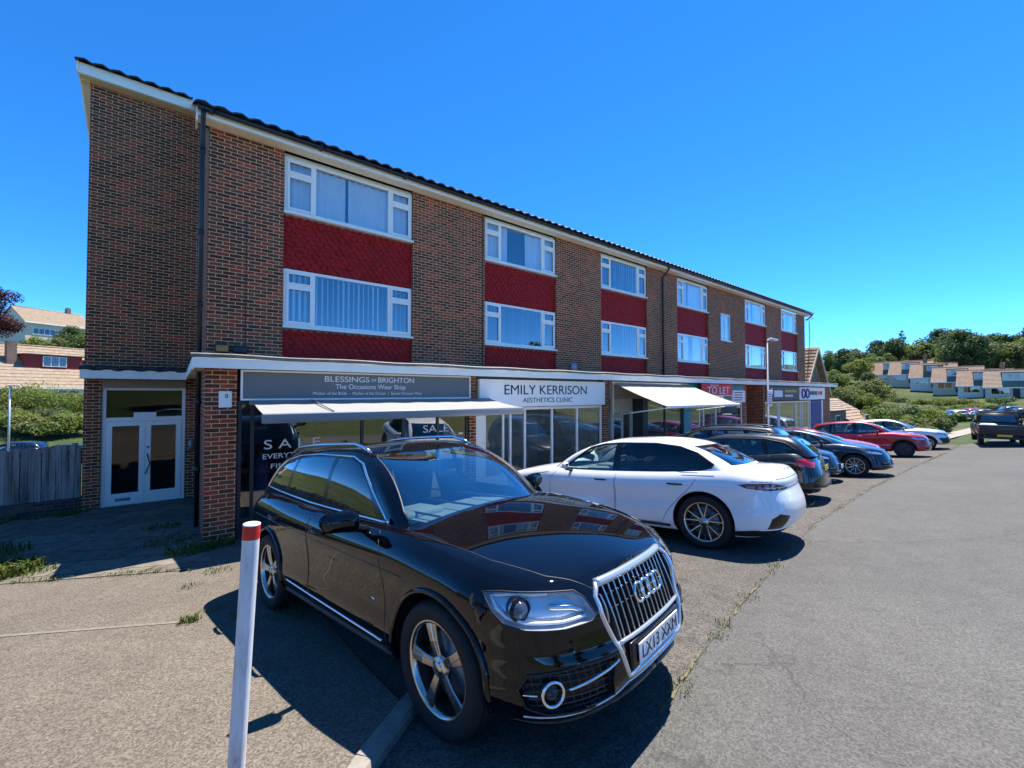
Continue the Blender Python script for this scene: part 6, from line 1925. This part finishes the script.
def house(x, y, rz, label, dorm=(.30, .72), chims=None, dy=.9, dt=.35, w=9.0, d=7.5, h=2.9, roof_h=2.9, wall='render_white', roof='roof_brown', dormer=True, dorm_wall='render_white', chimney=True, z=None, eave_front=None, group=None, name='house', porch=True):
    """chalet house: low eaves, long front roof slope with a flat-roofed dormer; front faces local -y"""
    zz = terrain(x, y) if z is None else z
    root = empty(name, (x, y, zz), rz, label, 'house', group)
    b = MB(); b.box(-w / 2, w / 2, -d / 2, d / 2, -1.5, h)
    b.prism([(-d / 2, h + .002), (d / 2, h + .002), (0, h + roof_h - .12)], lambda u, v, q: (q, u, v), -w / 2, w / 2)
    b.build('wall', M_(wall), root)
    r = MB(); o = .45; sl = roof_h / (d / 2)
    for sg in (-1, 1):
        n = 13
        for k in range(n):
            y0 = (d / 2 + o) * (1 - k / n); y1 = (d / 2 + o) * (1 - (k + 1) / n)
            z0 = h + roof_h - sl * y0 + .03; z1 = h + roof_h - sl * y1
            r.prism([(sg * y0, z0 - .0), (sg * y0, z0 + .05), (sg * y1, z1 + .02), (sg * y1, z1 - .06)], lambda u, v, q: (q, u, v), -w / 2 - .3, w / 2 + .3)
    r.tube([(-w / 2 - .3, 0, h + roof_h + .03), (w / 2 + .3, 0, h + roof_h + .03)], .12, 6)
    ro = r.build('roof', M_(roof), root)
    f = MB(); f.box(-w / 2 - .3, w / 2 + .3, -d / 2 - o - .03, -d / 2 - o, h + roof_h - sl * (d / 2 + o) - .16, h + roof_h - sl * (d / 2 + o) + .05); f.build('fascia', M_('white_paint'), root)
    for cx_ in (chims or ()):
        c = MB(); c.box(cx_, cx_ + .9, -2.6, -1.9, h + .6, h + roof_h + .3); c.build('chimney', M_('far_brick'), ro)
    if chimney:
        c = MB(); c.box(w * .28, w * .28 + .7, -.3, .5, h + roof_h - .6, h + roof_h + 1.1); c.cyl((w * .28 + .22, .1, h + roof_h + 1.1), (w * .28 + .22, .1, h + roof_h + 1.4), .11, n=8); c.cyl((w * .28 + .5, .1, h + roof_h + 1.1), (w * .28 + .5, .1, h + roof_h + 1.4), .11, n=8); c.build('chimney', M_('far_brick'), ro)
    def win(x0, x1, y, z0, z1, par=root):
        m = MB(); t = .07
        for q in ((x0, x1, z1 - t, z1), (x0, x1, z0, z0 + t), (x0, x0 + t, z0 + t, z1 - t), (x1 - t, x1, z0 + t, z1 - t)): m.box(q[0], q[1], y - .04, y + .06, q[2], q[3])
        k = max(1, int((x1 - x0) / .8))
        for i in range(1, k): m.box(x0 + (x1 - x0) * i / k - .035, x0 + (x1 - x0) * i / k + .035, y - .04, y + .06, z0 + t, z1 - t)
        wo = m.build('window', M_('white_upvc'), par)
        g = MB(); g.quad((x0 + t, y - .01, z0 + t), (x1 - t, y - .01, z0 + t), (x1 - t, y - .01, z1 - t), (x0 + t, y - .01, z1 - t)); g.build('pane', M_('far_glass'), wo)
    yf = -d / 2 - .05
    win(-w * .40, -w * .08, yf, .9, 2.2); win(w * .16, w * .40, yf, .9, 2.2)
    dr = MB(); dr.box(-w * .02, w * .10, yf - .02, yf + .04, 0, 2.1); dr.build('door', M_('blue_paint' if int(abs(x)) % 2 else 'dark_trim'), root)
    if dormer:
        yd = -d / 2 + dy; zd0 = h + roof_h - sl * (-yd) - .1; zd1 = h + roof_h - dt; dw = w * dorm[0]
        m = MB(); m.box(-dw, dw, yd, -.2, zd0, zd1); do = m.build('dormer', M_(dorm_wall), root)
        m = MB(); m.box(-dw - .2, dw + .2, yd - .25, -.1, zd1 + .002, zd1 + .14); m.build('dormer_roof', M_('roof_tile'), do)
        win(-dw * dorm[1], dw * dorm[1], yd - .05, zd0 + .42, zd1 - .12, do)
    return root
simple('render_white', (.76, .70, .60), .8, var=.1); simple('render_cream', (.64, .52, .36), .8, var=.1); simple('roof_brown', (.27, .175, .115), .9, var=.35, scale=2.5); simple('roof_tan', (.26, .19, .125), .9, var=.3, scale=2.5)
simple('roof_red', (.22, .085, .055), .9, var=.3, scale=2.5); simple('dormer_red', (.30, .03, .025), .8, var=.2); simple('timber_gable', (.24, .17, .10), .8, var=.3); simple('hedge_core', (.02, .04, .01), .9)
glass_mat('far_glass', (.10, .11, .12), 1.3, .03)

def gable_house():
    root = empty('gabled_house', (38.1, 15.6, terrain(38.1, 15.6)), 0, 'tall gabled house with a steep tan roof just past the end of the shops', 'house')
    w, d, h, rh = 4.9, 9.0, 4.1, 3.1
    b = MB(); b.box(-w / 2, w / 2, -d / 2, d / 2, -1.5, h); b.prism([(-w / 2, h + .002), (w / 2, h + .002), (0, h + rh - .1)], lambda u, v, q: (u, q, v), -d / 2, d / 2); b.build('wall', M_('render_cream'), root)
    r = MB()
    for sg in (-1, 1):
        n = 14
        for k in range(n):
            x0 = (w / 2 + .4) * (1 - k / n); x1 = (w / 2 + .4) * (1 - (k + 1) / n); sl = rh / (w / 2)
            z0, z1 = h + rh - sl * x0, h + rh - sl * x1
            r.prism([(sg * x0, z0 + .03), (sg * x0, z0 + .09), (sg * x1, z1 + .03), (sg * x1, z1 - .04)], lambda u, v, q: (u, q, v), -d / 2 - .45, d / 2 + .4)
    r.build('roof', M_('roof_tan'), root)
    f = MB()
    for sg in (-1, 1):
        f.prism([(sg * (w / 2 + .42), h - .62), (sg * (w / 2 + .42), h - .38), (0, h + rh + .05), (0, h + rh - .22)], lambda u, v, q: (u, q, v), -d / 2 - .52, -d / 2 - .46)
    f.build('bargeboard', M_('render_cream'), root)
    t = MB(); t.prism([(-w / 2 + .5, h + .3), (w / 2 - .5, h + .3), (0, h + rh - .75)], lambda u, v, q: (u, q, v), -d / 2 - .06, -d / 2 - .01)
    for k in range(7): t.box(-w / 2 + .66 + k * .58, -w / 2 + .72 + k * .58, -d / 2 - .085, -d / 2 - .062, h + .3, h + .3 + max(.3, (rh - 1.2) * (1 - abs(k - 3) / 3.6)))
    t.build('gable_timber', M_('timber_gable'), root)
    a = tag(MB().tube([(0, 0, 0), (0, 0, 2.6)], .03, 6).tube([(-.5, 0, 2.3), (.7, 0, 2.5)], .02, 6).tube([(-.3, -.3, 2.33), (-.3, .3, 2.33)], .015, 6).tube([(.0, -.25, 2.4), (0, .25, 2.4)], .015, 6).tube([(.3, -.2, 2.44), (.3, .2, 2.44)], .015, 6).tube([(.6, -.2, 2.48), (.6, .2, 2.48)], .015, 6).build('aerial', M_('galv')), 'thin rooftop television aerial on the tall gabled house', 'aerial')
    a.location = Vector(root.location) + Vector((.35, -4.3, h + rh - .1))

def small_building(x, y, rz, label, w, d, h, rh, wall, roof):
    root = empty('outbuilding', (x, y, terrain(x, y)), math.radians(rz), label, 'outbuilding')
    b = MB(); b.box(-w / 2, w / 2, -d / 2, d / 2, -1.2, h); b.prism([(-d / 2, h + .002), (d / 2, h + .002), (0, h + rh - .1)], lambda u, v, q: (q, u, v), -w / 2, w / 2); b.build('wall', M_(wall), root)
    r = MB(); sl = rh / (d / 2)
    for sg in (-1, 1):
        for k in range(10):
            y0 = (d / 2 + .3) * (1 - k / 10); y1 = (d / 2 + .3) * (1 - (k + 1) / 10)
            z0, z1 = h + rh - sl * y0, h + rh - sl * y1
            r.prism([(sg * y0, z0 + .03), (sg * y0, z0 + .08), (sg * y1, z1 + .03), (sg * y1, z1 - .04)], lambda u, v, q: (q, u, v), -w / 2 - .2, w / 2 + .2)
    r.build('roof', M_(roof), root)
    f = MB(); f.box(-.6, .6, -d / 2 - .05, -d / 2 + .02, .9, 1.9); wo = f.build('window', M_('white_upvc'), root)
    g = MB(); g.box(-.52, -.04, -d / 2 - .06, -d / 2 - .052, .98, 1.82); g.box(.04, .52, -d / 2 - .06, -d / 2 - .052, .98, 1.82); g.build('pane', M_('far_glass'), wo)
    return root

def shrub(x, y, r, h, mat, seed, label, n=1300, s=.12, name='shrub'):
    rnd = random.Random(seed)
    blobs = []
    for k in range(9):
        a = rnd.uniform(0, 6.28); q = rnd.random() ** .5 * r * .7
        blobs.append((q * math.cos(a), q * math.sin(a), h * rnd.uniform(.25, .72), r * rnd.uniform(.32, .55), .75 * h / max(r, .1) * .7))
    c = crown_mesh(rnd, blobs, n, s, M_(mat), name)
    c.location = (x, y, terrain(x, y)); tag(c, label, 'shrub')
    return c

def build_pickup():
    x, y, yaw = 34.6, 1.55, math.radians(8)
    fx, fy = math.cos(yaw), math.sin(yaw)
    root = empty('pickup_truck', (x, y, ground_z(x, y)), yaw, 'dark pickup truck seen from behind with an open load bed, far right', 'pickup truck')
    P, D = M_('paint_pickup'), M_('dark_trim')
    b = MB()
    # load bed: floor and sides, then cab lower body and bonnet
    b.rbox(-1.35, .55, -.86, -.80, .62, 1.12, .02); b.rbox(-1.35, .55, .80, .86, .62, 1.12, .02); b.rbox(-1.32, .55, -.80, .80, .58, .66, .02); b.rbox(.50, .58, -.84, .84, .62, 1.14, .02)
    b.rbox(.60, 2.2, -.86, .86, .42, 1.12, .06); b.rbox(2.15, 3.6, -.84, .84, .45, 1.05, .10)
    bm = bmesh.new(); bmesh.ops.create_cube(bm, size=1)
    for v in bm.verts:
        k = v.co.z + .5
        xx = (.62 + .10 * k) if v.co.x < 0 else (2.25 - .55 * k)
        v.co = Vector((xx, v.co.y * (1.66 - .26 * k), 1.10 + .62 * k))
    bmesh.ops.bevel(bm, geom=bm.edges[:], offset=.06, segments=3, affect='EDGES'); b.frombm(bm, True); bm.free()
    b.box(-1.3, 3.4, -.55, .55, .40, .58, m=1)
    b.tube([(.35, -.80, 1.12), (.35, -.78, 1.74), (.35, .78, 1.74), (.35, .80, 1.12)], .035, 8, m=1)
    b.build('body', [P, D], root)
    b = MB(); b.rbox(-1.42, -1.35, -.84, .84, .64, 1.12, .02); b.box(-1.432, -1.42, -.70, .70, .72, .76); b.box(-1.432, -1.42, -.70, .70, .95, .99); b.build('tailgate', P, root)
    g = MB(); g.quad((.625, -.66, 1.20), (.625, .66, 1.20), (.70, .58, 1.62), (.70, -.58, 1.62)); g.build('rear_window', M_('car_glass'), root)
    for sg in (1, -1):
        g = MB(); g.quad((.75, sg * .826, 1.16), (2.05, sg * .826, 1.16), (1.72, sg * .73, 1.62), (.80, sg * .73, 1.62)); g.build('side_window', M_('privacy_glass'), root)
        t = MB(); t.rbox(-1.41, -1.34, sg * .87 - .035, sg * .87 + .035, .70, .98, .015); t.build('tail_light', M_('tail_red'), root)
        m = MB(); m.rbox(1.95, 2.05, sg * .95 - .10, sg * .95 + .10, 1.12, 1.30, .03); m.tube([(2.0, sg * .80, 1.14), (2.0, sg * .92, 1.18)], .02, 6); m.build('mirror', D, root)
    b = MB(); b.rbox(-1.52, -1.40, -.80, .80, .42, .54, .03); b.build('bumper', D, root)
    plate(root, '', (-1.53, -.02, .60), (0, 0, -PI / 2), yellow=True, lettered=False)
    for xx in (-.55, 2.75):
        for sg in (1, -1): wheel(root, (xx, sg * .74, .34), .34, .21, .20, sg, 'multi', M_('galv'))
    a = MB(); a.tube([(.8, -.3, 1.7), (.72, -.3, 2.35)], .012, 6); a.build('aerial', M_('black_plastic'), root)
    for i, (xx, yy, m, lb) in enumerate(((-.3, .45, 'bag_white', 'pale sack lying in the pickup bed'),)):
        b = MB(); b.rbox(xx - .3, xx + .3, yy - .35, yy + .30, 0, .48, .12, seg=3); o = tag(b.build('sack', M_(m)), lb, 'sack')
        q = Vector((xx, yy, .67)); o.rotation_euler = (0, 0, yaw)
        o.location = Vector((x, y, ground_z(x, y) + .67))
simple('bag_white', (.6, .58, .52), .8, var=.15, bump=.4, bscale=10)

def build_background():
    R = random.Random(11)
    hill = 'trees on the wooded hill'
    # tree kinds
    T = [tree('leafy_tree', 9.5, 4.4, M_('leaf_mid'), 1, 'x', n=3000, s=.34, group=hill), tree('leafy_tree', 11, 4.6, M_('leaf_dark'), 2, 'x', n=3000, s=.34, group=hill), tree('leafy_tree', 8.5, 4.6, M_('leaf_olive'), 3, 'x', n=3000, s=.34, group=hill), tree('conifer_tree', 12, 3.0, M_('leaf_dark'), 4, 'x', n=2600, s=.34, conic=True, group=hill), tree('leafy_tree', 7.5, 4.2, M_('leaf_lime'), 6, 'x', n=2400, s=.32, low=True, group=hill)]
    used = set()
    # u (sideways slope), z (depth): positions on the hill to the right
    spots = []
    def wpos(px, z):
        u = (px - 512) / 422
        return z * (.6207 + .784 * u), z * (.784 - .6207 * u)
    looks = ['mid green rounded tree', 'dark green dense tree', 'olive green spreading tree', 'dark pointed conifer', 'bright lime green bushy tree']
    where = [
        (822, 84, 1, .55), (836, 100, 0, .75), (850, 92, 4, .6), (846, 120, 1, .9), (862, 88, 2, .62), (873, 118, 0, .85), (868, 100, 1, .6), (884, 120, 4, .7), (893, 124, 1, .95), (903, 134, 3, 1.0),
        (905, 124, 0, 1.0), (916, 118, 2, .85), (921, 120, 0, 1.15), (930, 118, 0, 1.05), (938, 114, 4, .8), (946, 112, 2, .95), (956, 108, 1, 1.15), (964, 100, 1, 1.1), (972, 118, 0, 1.0), (978, 98, 1, .9),
        (985, 104, 2, 1.0), (993, 112, 1, 1.25), (1000, 98, 0, .95), (1007, 106, 1, 1.1), (1014, 96, 2, 1.0), (1020, 104, 1, 1.2), (1030, 96, 0, 1.05), (1040, 100, 1, 1.2), (815, 110, 2, .8), (942, 130, 1, 1.1),
        (828, 75, 4, .5), (842, 78, 2, .55), (852, 80, 0, .6), (858, 112, 4, .9), (866, 78, 4, .55), (876, 84, 2, .7), (888, 122, 0, .8), (896, 125, 4, .8), (910, 122, 2, .8), (924, 120, 0, .9), (933, 112, 4, .7), (950, 108, 2, .85), (961, 106, 4, .8), (970, 106, 0, .85), (984, 104, 2, .8), (998, 102, 4, .9), (1012, 98, 0, .85), (1024, 96, 2, .9), (830, 130, 0, 1.0), (855, 135, 2, 1.0), (880, 130, 1, 1.0)]
    marks = ['above the end of the shop block', 'behind the tall gabled house', 'above the low tiled outbuildings', 'above the smallest terrace house', 'above the second terrace house', 'above the third terrace house', 'above the pickup truck', 'above the far right terrace house']
    cnt = {}
    for i, (px, z, k, sc) in enumerate(where):
        if px > 985: sc *= .80
        x, y = wpos(px, z)
        mi = 0 if px < 825 else 1 if px < 845 else 2 if px < 880 else 3 if px < 908 else 4 if px < 935 else 5 if px < 965 else 6 if px < 1000 else 7
        lb = looks[k] + ' ' + marks[mi]
        cnt[lb] = cnt.get(lb, 0) + 1
        extra = ['', ', lower on the slope', ', set further back', ', smaller crown', ', broad low crown'][min(4, cnt[lb] - 1)]
        put(T[k], x, y, sc * R.uniform(.92, 1.08), R.uniform(0, 6), -.3, lb + extra, copy=k in used)
        used.add(k)
    # houses of the terrace on the right
    hs = [(893, 112, 'render_white', 'roof_brown'), (912, 106, 'render_cream', 'roof_brown'), (934, 100, 'render_white', 'roof_brown'), (958, 94, 'render_cream', 'roof_brown'), (985, 88, 'render_white', 'roof_brown'), (1014, 83, 'render_cream', 'roof_tan')]
    hl = ['smallest terrace house at the left end of the row, brown roof', 'second house of the terrace, cream walls and brown roof', 'third house of the terrace, white walls under a brown roof', 'fourth house of the terrace, white walls with wide dormer', 'fifth terrace house, white walls, directly above the pickup truck', 'terrace house at the far right edge with cream walls']
    for i, (px, z, wl, rf) in enumerate(hs):
        x, y = wpos(px, z)
        house(x, y, math.radians(-88), hl[i], w=7.4, d=7.5, h=2.6, roof_h=3.1, dorm=(.20, .62), dy=1.1, dt=.6, wall=wl, roof=rf, chimney=i in (1, 4), group='terrace houses on the right', z=terrain(x, y) - .7 + .1 * i, dorm_wall='render_white' if i != 2 else 'roof_brown')
    # houses higher on the hill
    for px, z, lb, rf in ((884, 150, 'house half hidden among trees on the hilltop, brown roof', 'roof_brown'), (846, 150, 'small house among the hill trees above the tiled outbuildings', 'roof_brown'), (953, 160, 'house with a brown roof peeping over the hill trees', 'roof_brown')):
        x, y = wpos(px, z); house(x, y, math.radians(-60), lb, w=10, d=8, h=3.2, roof_h=2.8, roof=rf, dormer=False, z=terrain(x, y) + .2)
    gable_house()
    small_building(43.6, 13.4, 0, 'low outbuilding with a tan tiled roof and white window', 5.0, 5.0, 2.4, 1.25, 'far_brick', 'roof_tan')
    small_building(50.2, 13.6, 0, 'brick outbuilding with a broad pinkish roof beside the shrubs', 7.6, 6.5, 1.2, 2.1, 'far_brick', 'roof_brown')
    # hedges and shrubs past the car park
    for i, (px, z, r, h, m, lb) in enumerate((
        (880, 40, 2.2, 2.9, 'leaf_mid', 'tall mid green shrub beside the tiled outbuilding'), (898, 41, 2.0, 3.1, 'leaf_dark', 'dark shrub behind the silver white car'), (914, 43, 2.2, 2.6, 'leaf_lime', 'bright yellow green shrub past the silver white car'),
        (905, 33, 1.3, 1.5, 'leaf_olive', 'rounded olive hedge bush just behind the silver white car'), (918, 34, 1.3, 1.6, 'leaf_mid', 'clipped green hedge bush near the path'), (930, 35, 1.2, 1.5, 'leaf_olive', 'pale hedge bush at the end of the row by the path'),
        (942, 44, 1.2, 1.5, 'leaf_dark', 'low dark bush across the side path'), (958, 52, 1.1, 1.2, 'leaf_lime', 'small yellow green bush left of the pickup truck'), (925, 58, 2.2, 2.0, 'leaf_mid', 'garden shrub below the second terrace house'), (945, 60, 1.8, 1.8, 'leaf_lime', 'lime garden shrub below the third terrace house'),
        (975, 64, 2.0, 1.8, 'leaf_mid', 'garden shrub behind the pickup truck'), (1000, 62, 1.8, 1.7, 'leaf_dark', 'dark garden shrub right of the pickup truck'), (862, 44, 2.0, 2.2, 'leaf_lime', 'lime shrub at the left of the outbuildings'), (1015, 58, 1.6, 1.4, 'leaf_olive', 'olive garden shrub at the right edge'),
        (895, 70, 2.6, 1.6, 'leaf_mid', 'broad green shrub below the smallest terrace house'), (915, 74, 2.6, 1.5, 'leaf_olive', 'broad olive shrub below the second terrace house'), (935, 76, 2.6, 1.4, 'leaf_dark', 'dark garden hedge below the third terrace house'), (957, 74, 2.4, 1.4, 'leaf_mid', 'mid green garden hedge below the fourth terrace house'), (880, 62, 2.6, 1.9, 'leaf_lime', 'lime bush on the slope right of the gabled house'), (905, 54, 2.2, 1.8, 'leaf_mid', 'round green bush beyond the hedge by the path'), (902, 92, 2.4, 1.6, 'leaf_dark', 'dark hedge on the lawn under the smallest terrace house'), (924, 88, 2.2, 1.5, 'leaf_lime', 'lime hedge on the lawn under the second terrace house'), (946, 84, 2.4, 1.6, 'leaf_mid', 'green hedge on the lawn under the third terrace house'), (968, 80, 2.4, 1.5, 'leaf_olive', 'olive hedge on the lawn under the fourth terrace house'), (1004, 76, 2.4, 1.6, 'leaf_dark', 'dark hedge on the lawn at the foot of the rightmost terrace house'), (890, 80, 2.8, 2.0, 'leaf_olive', 'broad olive bush on the slope before the smallest terrace house'), (985, 72, 2.2, 1.3, 'leaf_lime', 'lime hedge in front of the fifth terrace house'))):
        x, y = wpos(px, z); shrub(x, y, r, h, m, 40 + i, lb, n=1700 if z < 50 else 900, s=.14 if z < 50 else .2)
    sheet('footpath', [(36.5, 4.2), (60, 3.2), (60, 4.6), (36.5, 6.0)], M_('pale_path'), .01, 2.0)
    # cars beyond the pickup
    for i, (px, z, p, lb, yw) in enumerate(((948, 56, 'paint_silver', 'silver car parked across the far road, left of the red one', 30), (962, 60, 'paint_maroon', 'red car parked far off before the terrace', 30), (976, 53, 'paint_slate', 'blue grey car parked far off behind the pickup truck', 20), (1003, 60, 'paint_slate', 'blue car parked far off right of the pickup truck', 20), (1017, 50, 'paint_charcoal', 'black car far off at the right edge', 15))):
        x, y = wpos(px, z)
        far_car(x, y, yw, p, lb, 'cars parked far off on the right')
    # ---- left of the block
    house(*wpos(43, 60), math.radians(30), 'chalet house with a red dormer and brown chimneys seen beyond the fence', w=17, d=10, h=3.0, roof_h=5.4, wall='render_white', roof='roof_tan', dorm_wall='dormer_red', z=.7, dorm=(.17, .42), dy=2.0, dt=1.4, chims=(-4.4, 3.6), chimney=False)
    house(*wpos(-70, 54), math.radians(30), 'chalet house cut by the left edge of the photo, red dormer', w=12, d=9, h=3.2, roof_h=4.2, wall='render_white', roof='roof_tan', dorm_wall='dormer_red', z=.4, dorm=(.2, .5), chimney=False)
    house(*wpos(46, 92), math.radians(35), 'hilltop house with a long brown roof above the garden trees', w=11, d=9, h=3.6, roof_h=3.2, wall='render_cream', roof='roof_tan', dormer=False, z=13.8)
    sheet('side_road', [(-60, 43.5), (6, 43.5), (6, 50.5), (-60, 50.5)], M_('tarmac_road'), .03, 3.0)
    cb = tree('copper_beech_tree', 11, 5.2, M_('leaf_copper'), 21, 'dark purple copper beech at the left edge, above the house roofs', n=5200, s=.26, low=True); put(cb, *wpos(-6, 72), .85, 1.0, 4.2, copy=False)
    for i, (px, z, k, sc, dz, lb) in enumerate(((38, 74, 4, .6, .4, 'lime tree crown below the hilltop house'), (56, 72, 2, .55, .6, 'olive tree between the roofs on the left'), (72, 80, 1, .62, .4, 'dark tree beside the block, below the hilltop house'), (84, 76, 0, .6, .5, 'mid green tree just left of the brick block'))):
        put(T[k], *wpos(px, z), sc, R.uniform(0, 6), dz, lb)
    for i, (px, z, r, h, m, lb) in enumerate(((24, 46, 2.3, 3.0, 'leaf_lime', 'yellow green garden shrub before the red dormer house'), (42, 47, 2.9, 3.7, 'leaf_lime', 'large bright shrub in front of the chalet house'), (58, 46, 2.5, 3.2, 'leaf_mid', 'mid green garden shrub beside the bright one'), (74, 46, 2.4, 3.6, 'leaf_lime', 'lime shrub close to the brick block edge'), (30, 41, 1.9, 2.0, 'leaf_olive', 'olive shrub on the bank above the parked black car'), (52, 41, 1.8, 2.0, 'leaf_dark', 'dark low shrub on the garden bank'), (8, 45, 2.2, 2.4, 'leaf_olive', 'olive shrub at the left edge below the houses'), (66, 40, 1.6, 1.7, 'leaf_mid', 'small green shrub near the silver car on the left'))):
        x, y = wpos(px, z); shrub(x, y, r, h, m, 80 + i, lb, n=1700, s=.13)
    for i, (px, z, r, h, m, lb) in enumerate(((18, 54, 2.6, 2.2, 'leaf_dark', 'dark hedge at the foot of the red dormer house'), (38, 53, 2.6, 2.0, 'leaf_mid', 'mid green hedge at the foot of the red dormer house'), (60, 53, 2.8, 2.4, 'leaf_olive', 'olive hedge at the right end of the red dormer house'), (78, 52, 2.6, 2.6, 'leaf_dark', 'dark hedge against the brick block edge'), (6, 40, 2.2, 2.0, 'leaf_mid', 'mid green bank shrub at the left edge above the parked cars'), (22, 39, 2.0, 1.8, 'leaf_lime', 'lime bank shrub above the black estate car'), (44, 39, 2.2, 1.9, 'leaf_olive', 'olive bank shrub in the middle of the garden bank'), (60, 39, 2.0, 2.0, 'leaf_mid', 'mid green bank shrub left of the grey car'), (76, 40, 2.0, 2.2, 'leaf_lime', 'lime bank shrub above the grey car'))):
        x, y = wpos(px, z); shrub(x, y, r, h, m, 120 + i, lb, n=1500, s=.16)
    for i, (x, y, m, lb) in enumerate(((-9.5, -1, 'leaf_olive', 'olive hedge bush beside the pavement, mirrored in the black car'), (-9.8, 2, 'leaf_mid', 'green hedge bush beside the pavement, mirrored in the black car'), (-9.6, 5, 'leaf_lime', 'lime hedge bush beside the pavement, mirrored in the black car'), (-10, 8, 'leaf_mid', 'tall green hedge bush near the fence, mirrored in the black car'))):
        shrub(x, y, 1.9, 2.3, m, 140 + i, lb, n=1800, s=.13)
    x, y = wpos(34, 31); far_car(x, y, 168, 'paint_charcoal', 'black estate car parked on the road beyond the fence', 'cars parked beyond the fence', dz=.0)
    x, y = wpos(78, 34); far_car(x, y, 172, 'paint_slate', 'grey car partly hidden by the brick block, beyond the fence', 'cars parked beyond the fence')
    x, y = wpos(-12, 33); far_car(x, y, 168, 'paint_navy', 'blue car at the left photo edge beyond the fence', 'cars parked beyond the fence')
    x, y = wpos(10, 30.5)
    l = empty('street_lamp', (x, y, terrain(x, y)), label='pale slim lamp post beyond the fence on the left', cat='street lamp')
    b = MB(); b.tube([(0, 0, 0), (0, 0, 5.8)], [.07, .045], 8); b.build('column', M_('galv_light'), l); b = MB(); b.rbox(-.1, .5, -.1, .1, 5.78, 5.9, .03); b.build('lantern', M_('galv_light'), l)
    # behind the camera: what the paintwork and glass reflect
    for i, (x, y, k, sc, lb) in enumerate(((-15, 3, 2, .62, 'olive tree across the grass, reflected in the black car'), (-17, 9, 4, .6, 'lime tree across the grass, reflected in the black car doors'), (-14, -5, 0, .7, 'mid green tree across the road on the left'), (2, -24, 1, .8, 'dark tree across the road behind the camera'), (14, -26, 0, .8, 'mid green tree across the road opposite the shops'), (26, -25, 2, .8, 'olive tree across the road opposite the shops'), (-9, -22, 2, .7, 'olive tree across the road on the left'), (40, -24, 1, .85, 'dark tree across the road near the far shops'))):
        put(T[k], x, y, sc, R.uniform(0, 6), 0, lb)
    far_car(-2.0, -7.6, 178, 'paint_silver', 'silver car across the road, mirrored in the entrance doors', 'cars parked across the road')
simple('pale_path', (.24, .21, .17), .9, var=.2, scale=3)
FAR = {}
def far_car(x, y, yaw, pname, label, group, dz=0.0):
    """small cars share one body shape per colour"""
    zz = terrain(x, y) + dz
    if pname not in FAR:
        r = build_generic('hatch', 0, 0, 0, pname, label, plain=True, q=.55, group=group, inter=True)
        FAR[pname] = r
    else:
        r = copy_tree(FAR[pname]); r['label'] = label; r['group'] = group
    e = .8
    fx, fy = math.cos(math.radians(yaw)), math.sin(math.radians(yaw))
    gx = (terrain(x + e, y) - terrain(x - e, y)) / (2 * e); gy = (terrain(x, y + e) - terrain(x, y - e)) / (2 * e)
    r.location = (x, y, zz); r.rotation_euler = (math.atan(gx * -fy + gy * fx), -math.atan(gx * fx + gy * fy), math.radians(yaw))
    return r
build_ground(); build_weeds(); build_street_things()
build_building(); build_signs()
build_suv(); build_white_saloon(); build_car_row(); build_pickup(); build_background()
# ------------------------------------------------------------------ camera, sun, sky
cam = bpy.data.cameras.new('camera'); co = bpy.data.objects.new('camera', cam); COL.objects.link(co)
SC.camera = co
co.location = (0, 0, EYE)
cam.sensor_width = 36.0; cam.lens = 422 / 1024 * 36; cam.clip_start = .05; cam.clip_end = 3000
co.rotation_euler = (PI / 2 + math.atan(9.5 / 422), 0, -math.atan2(.6207, .784))
SUN_DIR = Vector((.47, .10, 1)).normalized()
sun = bpy.data.lights.new('sun', 'SUN'); so = bpy.data.objects.new('sun', sun); COL.objects.link(so)
sun.energy = 3.1; sun.angle = math.radians(.53); sun.color = (1, .955, .89)
so.rotation_euler = SUN_DIR.to_track_quat('Z', 'Y').to_euler(); so.location = (20, 5, 40)
w = bpy.data.worlds.new('World'); SC.world = w; w.use_nodes = True
nt = w.node_tree
bg = nt.nodes['Background']
sky = nt.nodes.new('ShaderNodeTexSky'); sky.sky_type = 'NISHITA'; sky.sun_disc = False
sky.sun_elevation = math.asin(SUN_DIR.z); sky.sun_rotation = math.atan2(SUN_DIR.x, SUN_DIR.y)
sky.altitude = 3000; sky.air_density = .5; sky.dust_density = 0.0; sky.ozone_density = 5.0
hs = nt.nodes.new('ShaderNodeHueSaturation'); hs.inputs['Saturation'].default_value = 1.24; hs.inputs['Value'].default_value = 1.0
nt.links.new(sky.outputs[0], hs.inputs['Color']); nt.links.new(hs.outputs[0], bg.inputs['Color'])
bg.inputs['Strength'].default_value = .142
vs_ = SC.view_settings
vs_.view_transform = 'Standard'; vs_.look = 'None'; vs_.exposure = 1.9; vs_.gamma = 1.0; vs_.use_curve_mapping = False
SC.render.engine = 'CYCLES'
SC.cycles.use_denoising = True
SC.cycles.max_bounces = 8; SC.cycles.transparent_max_bounces = 16; SC.cycles.transmission_bounces = 8
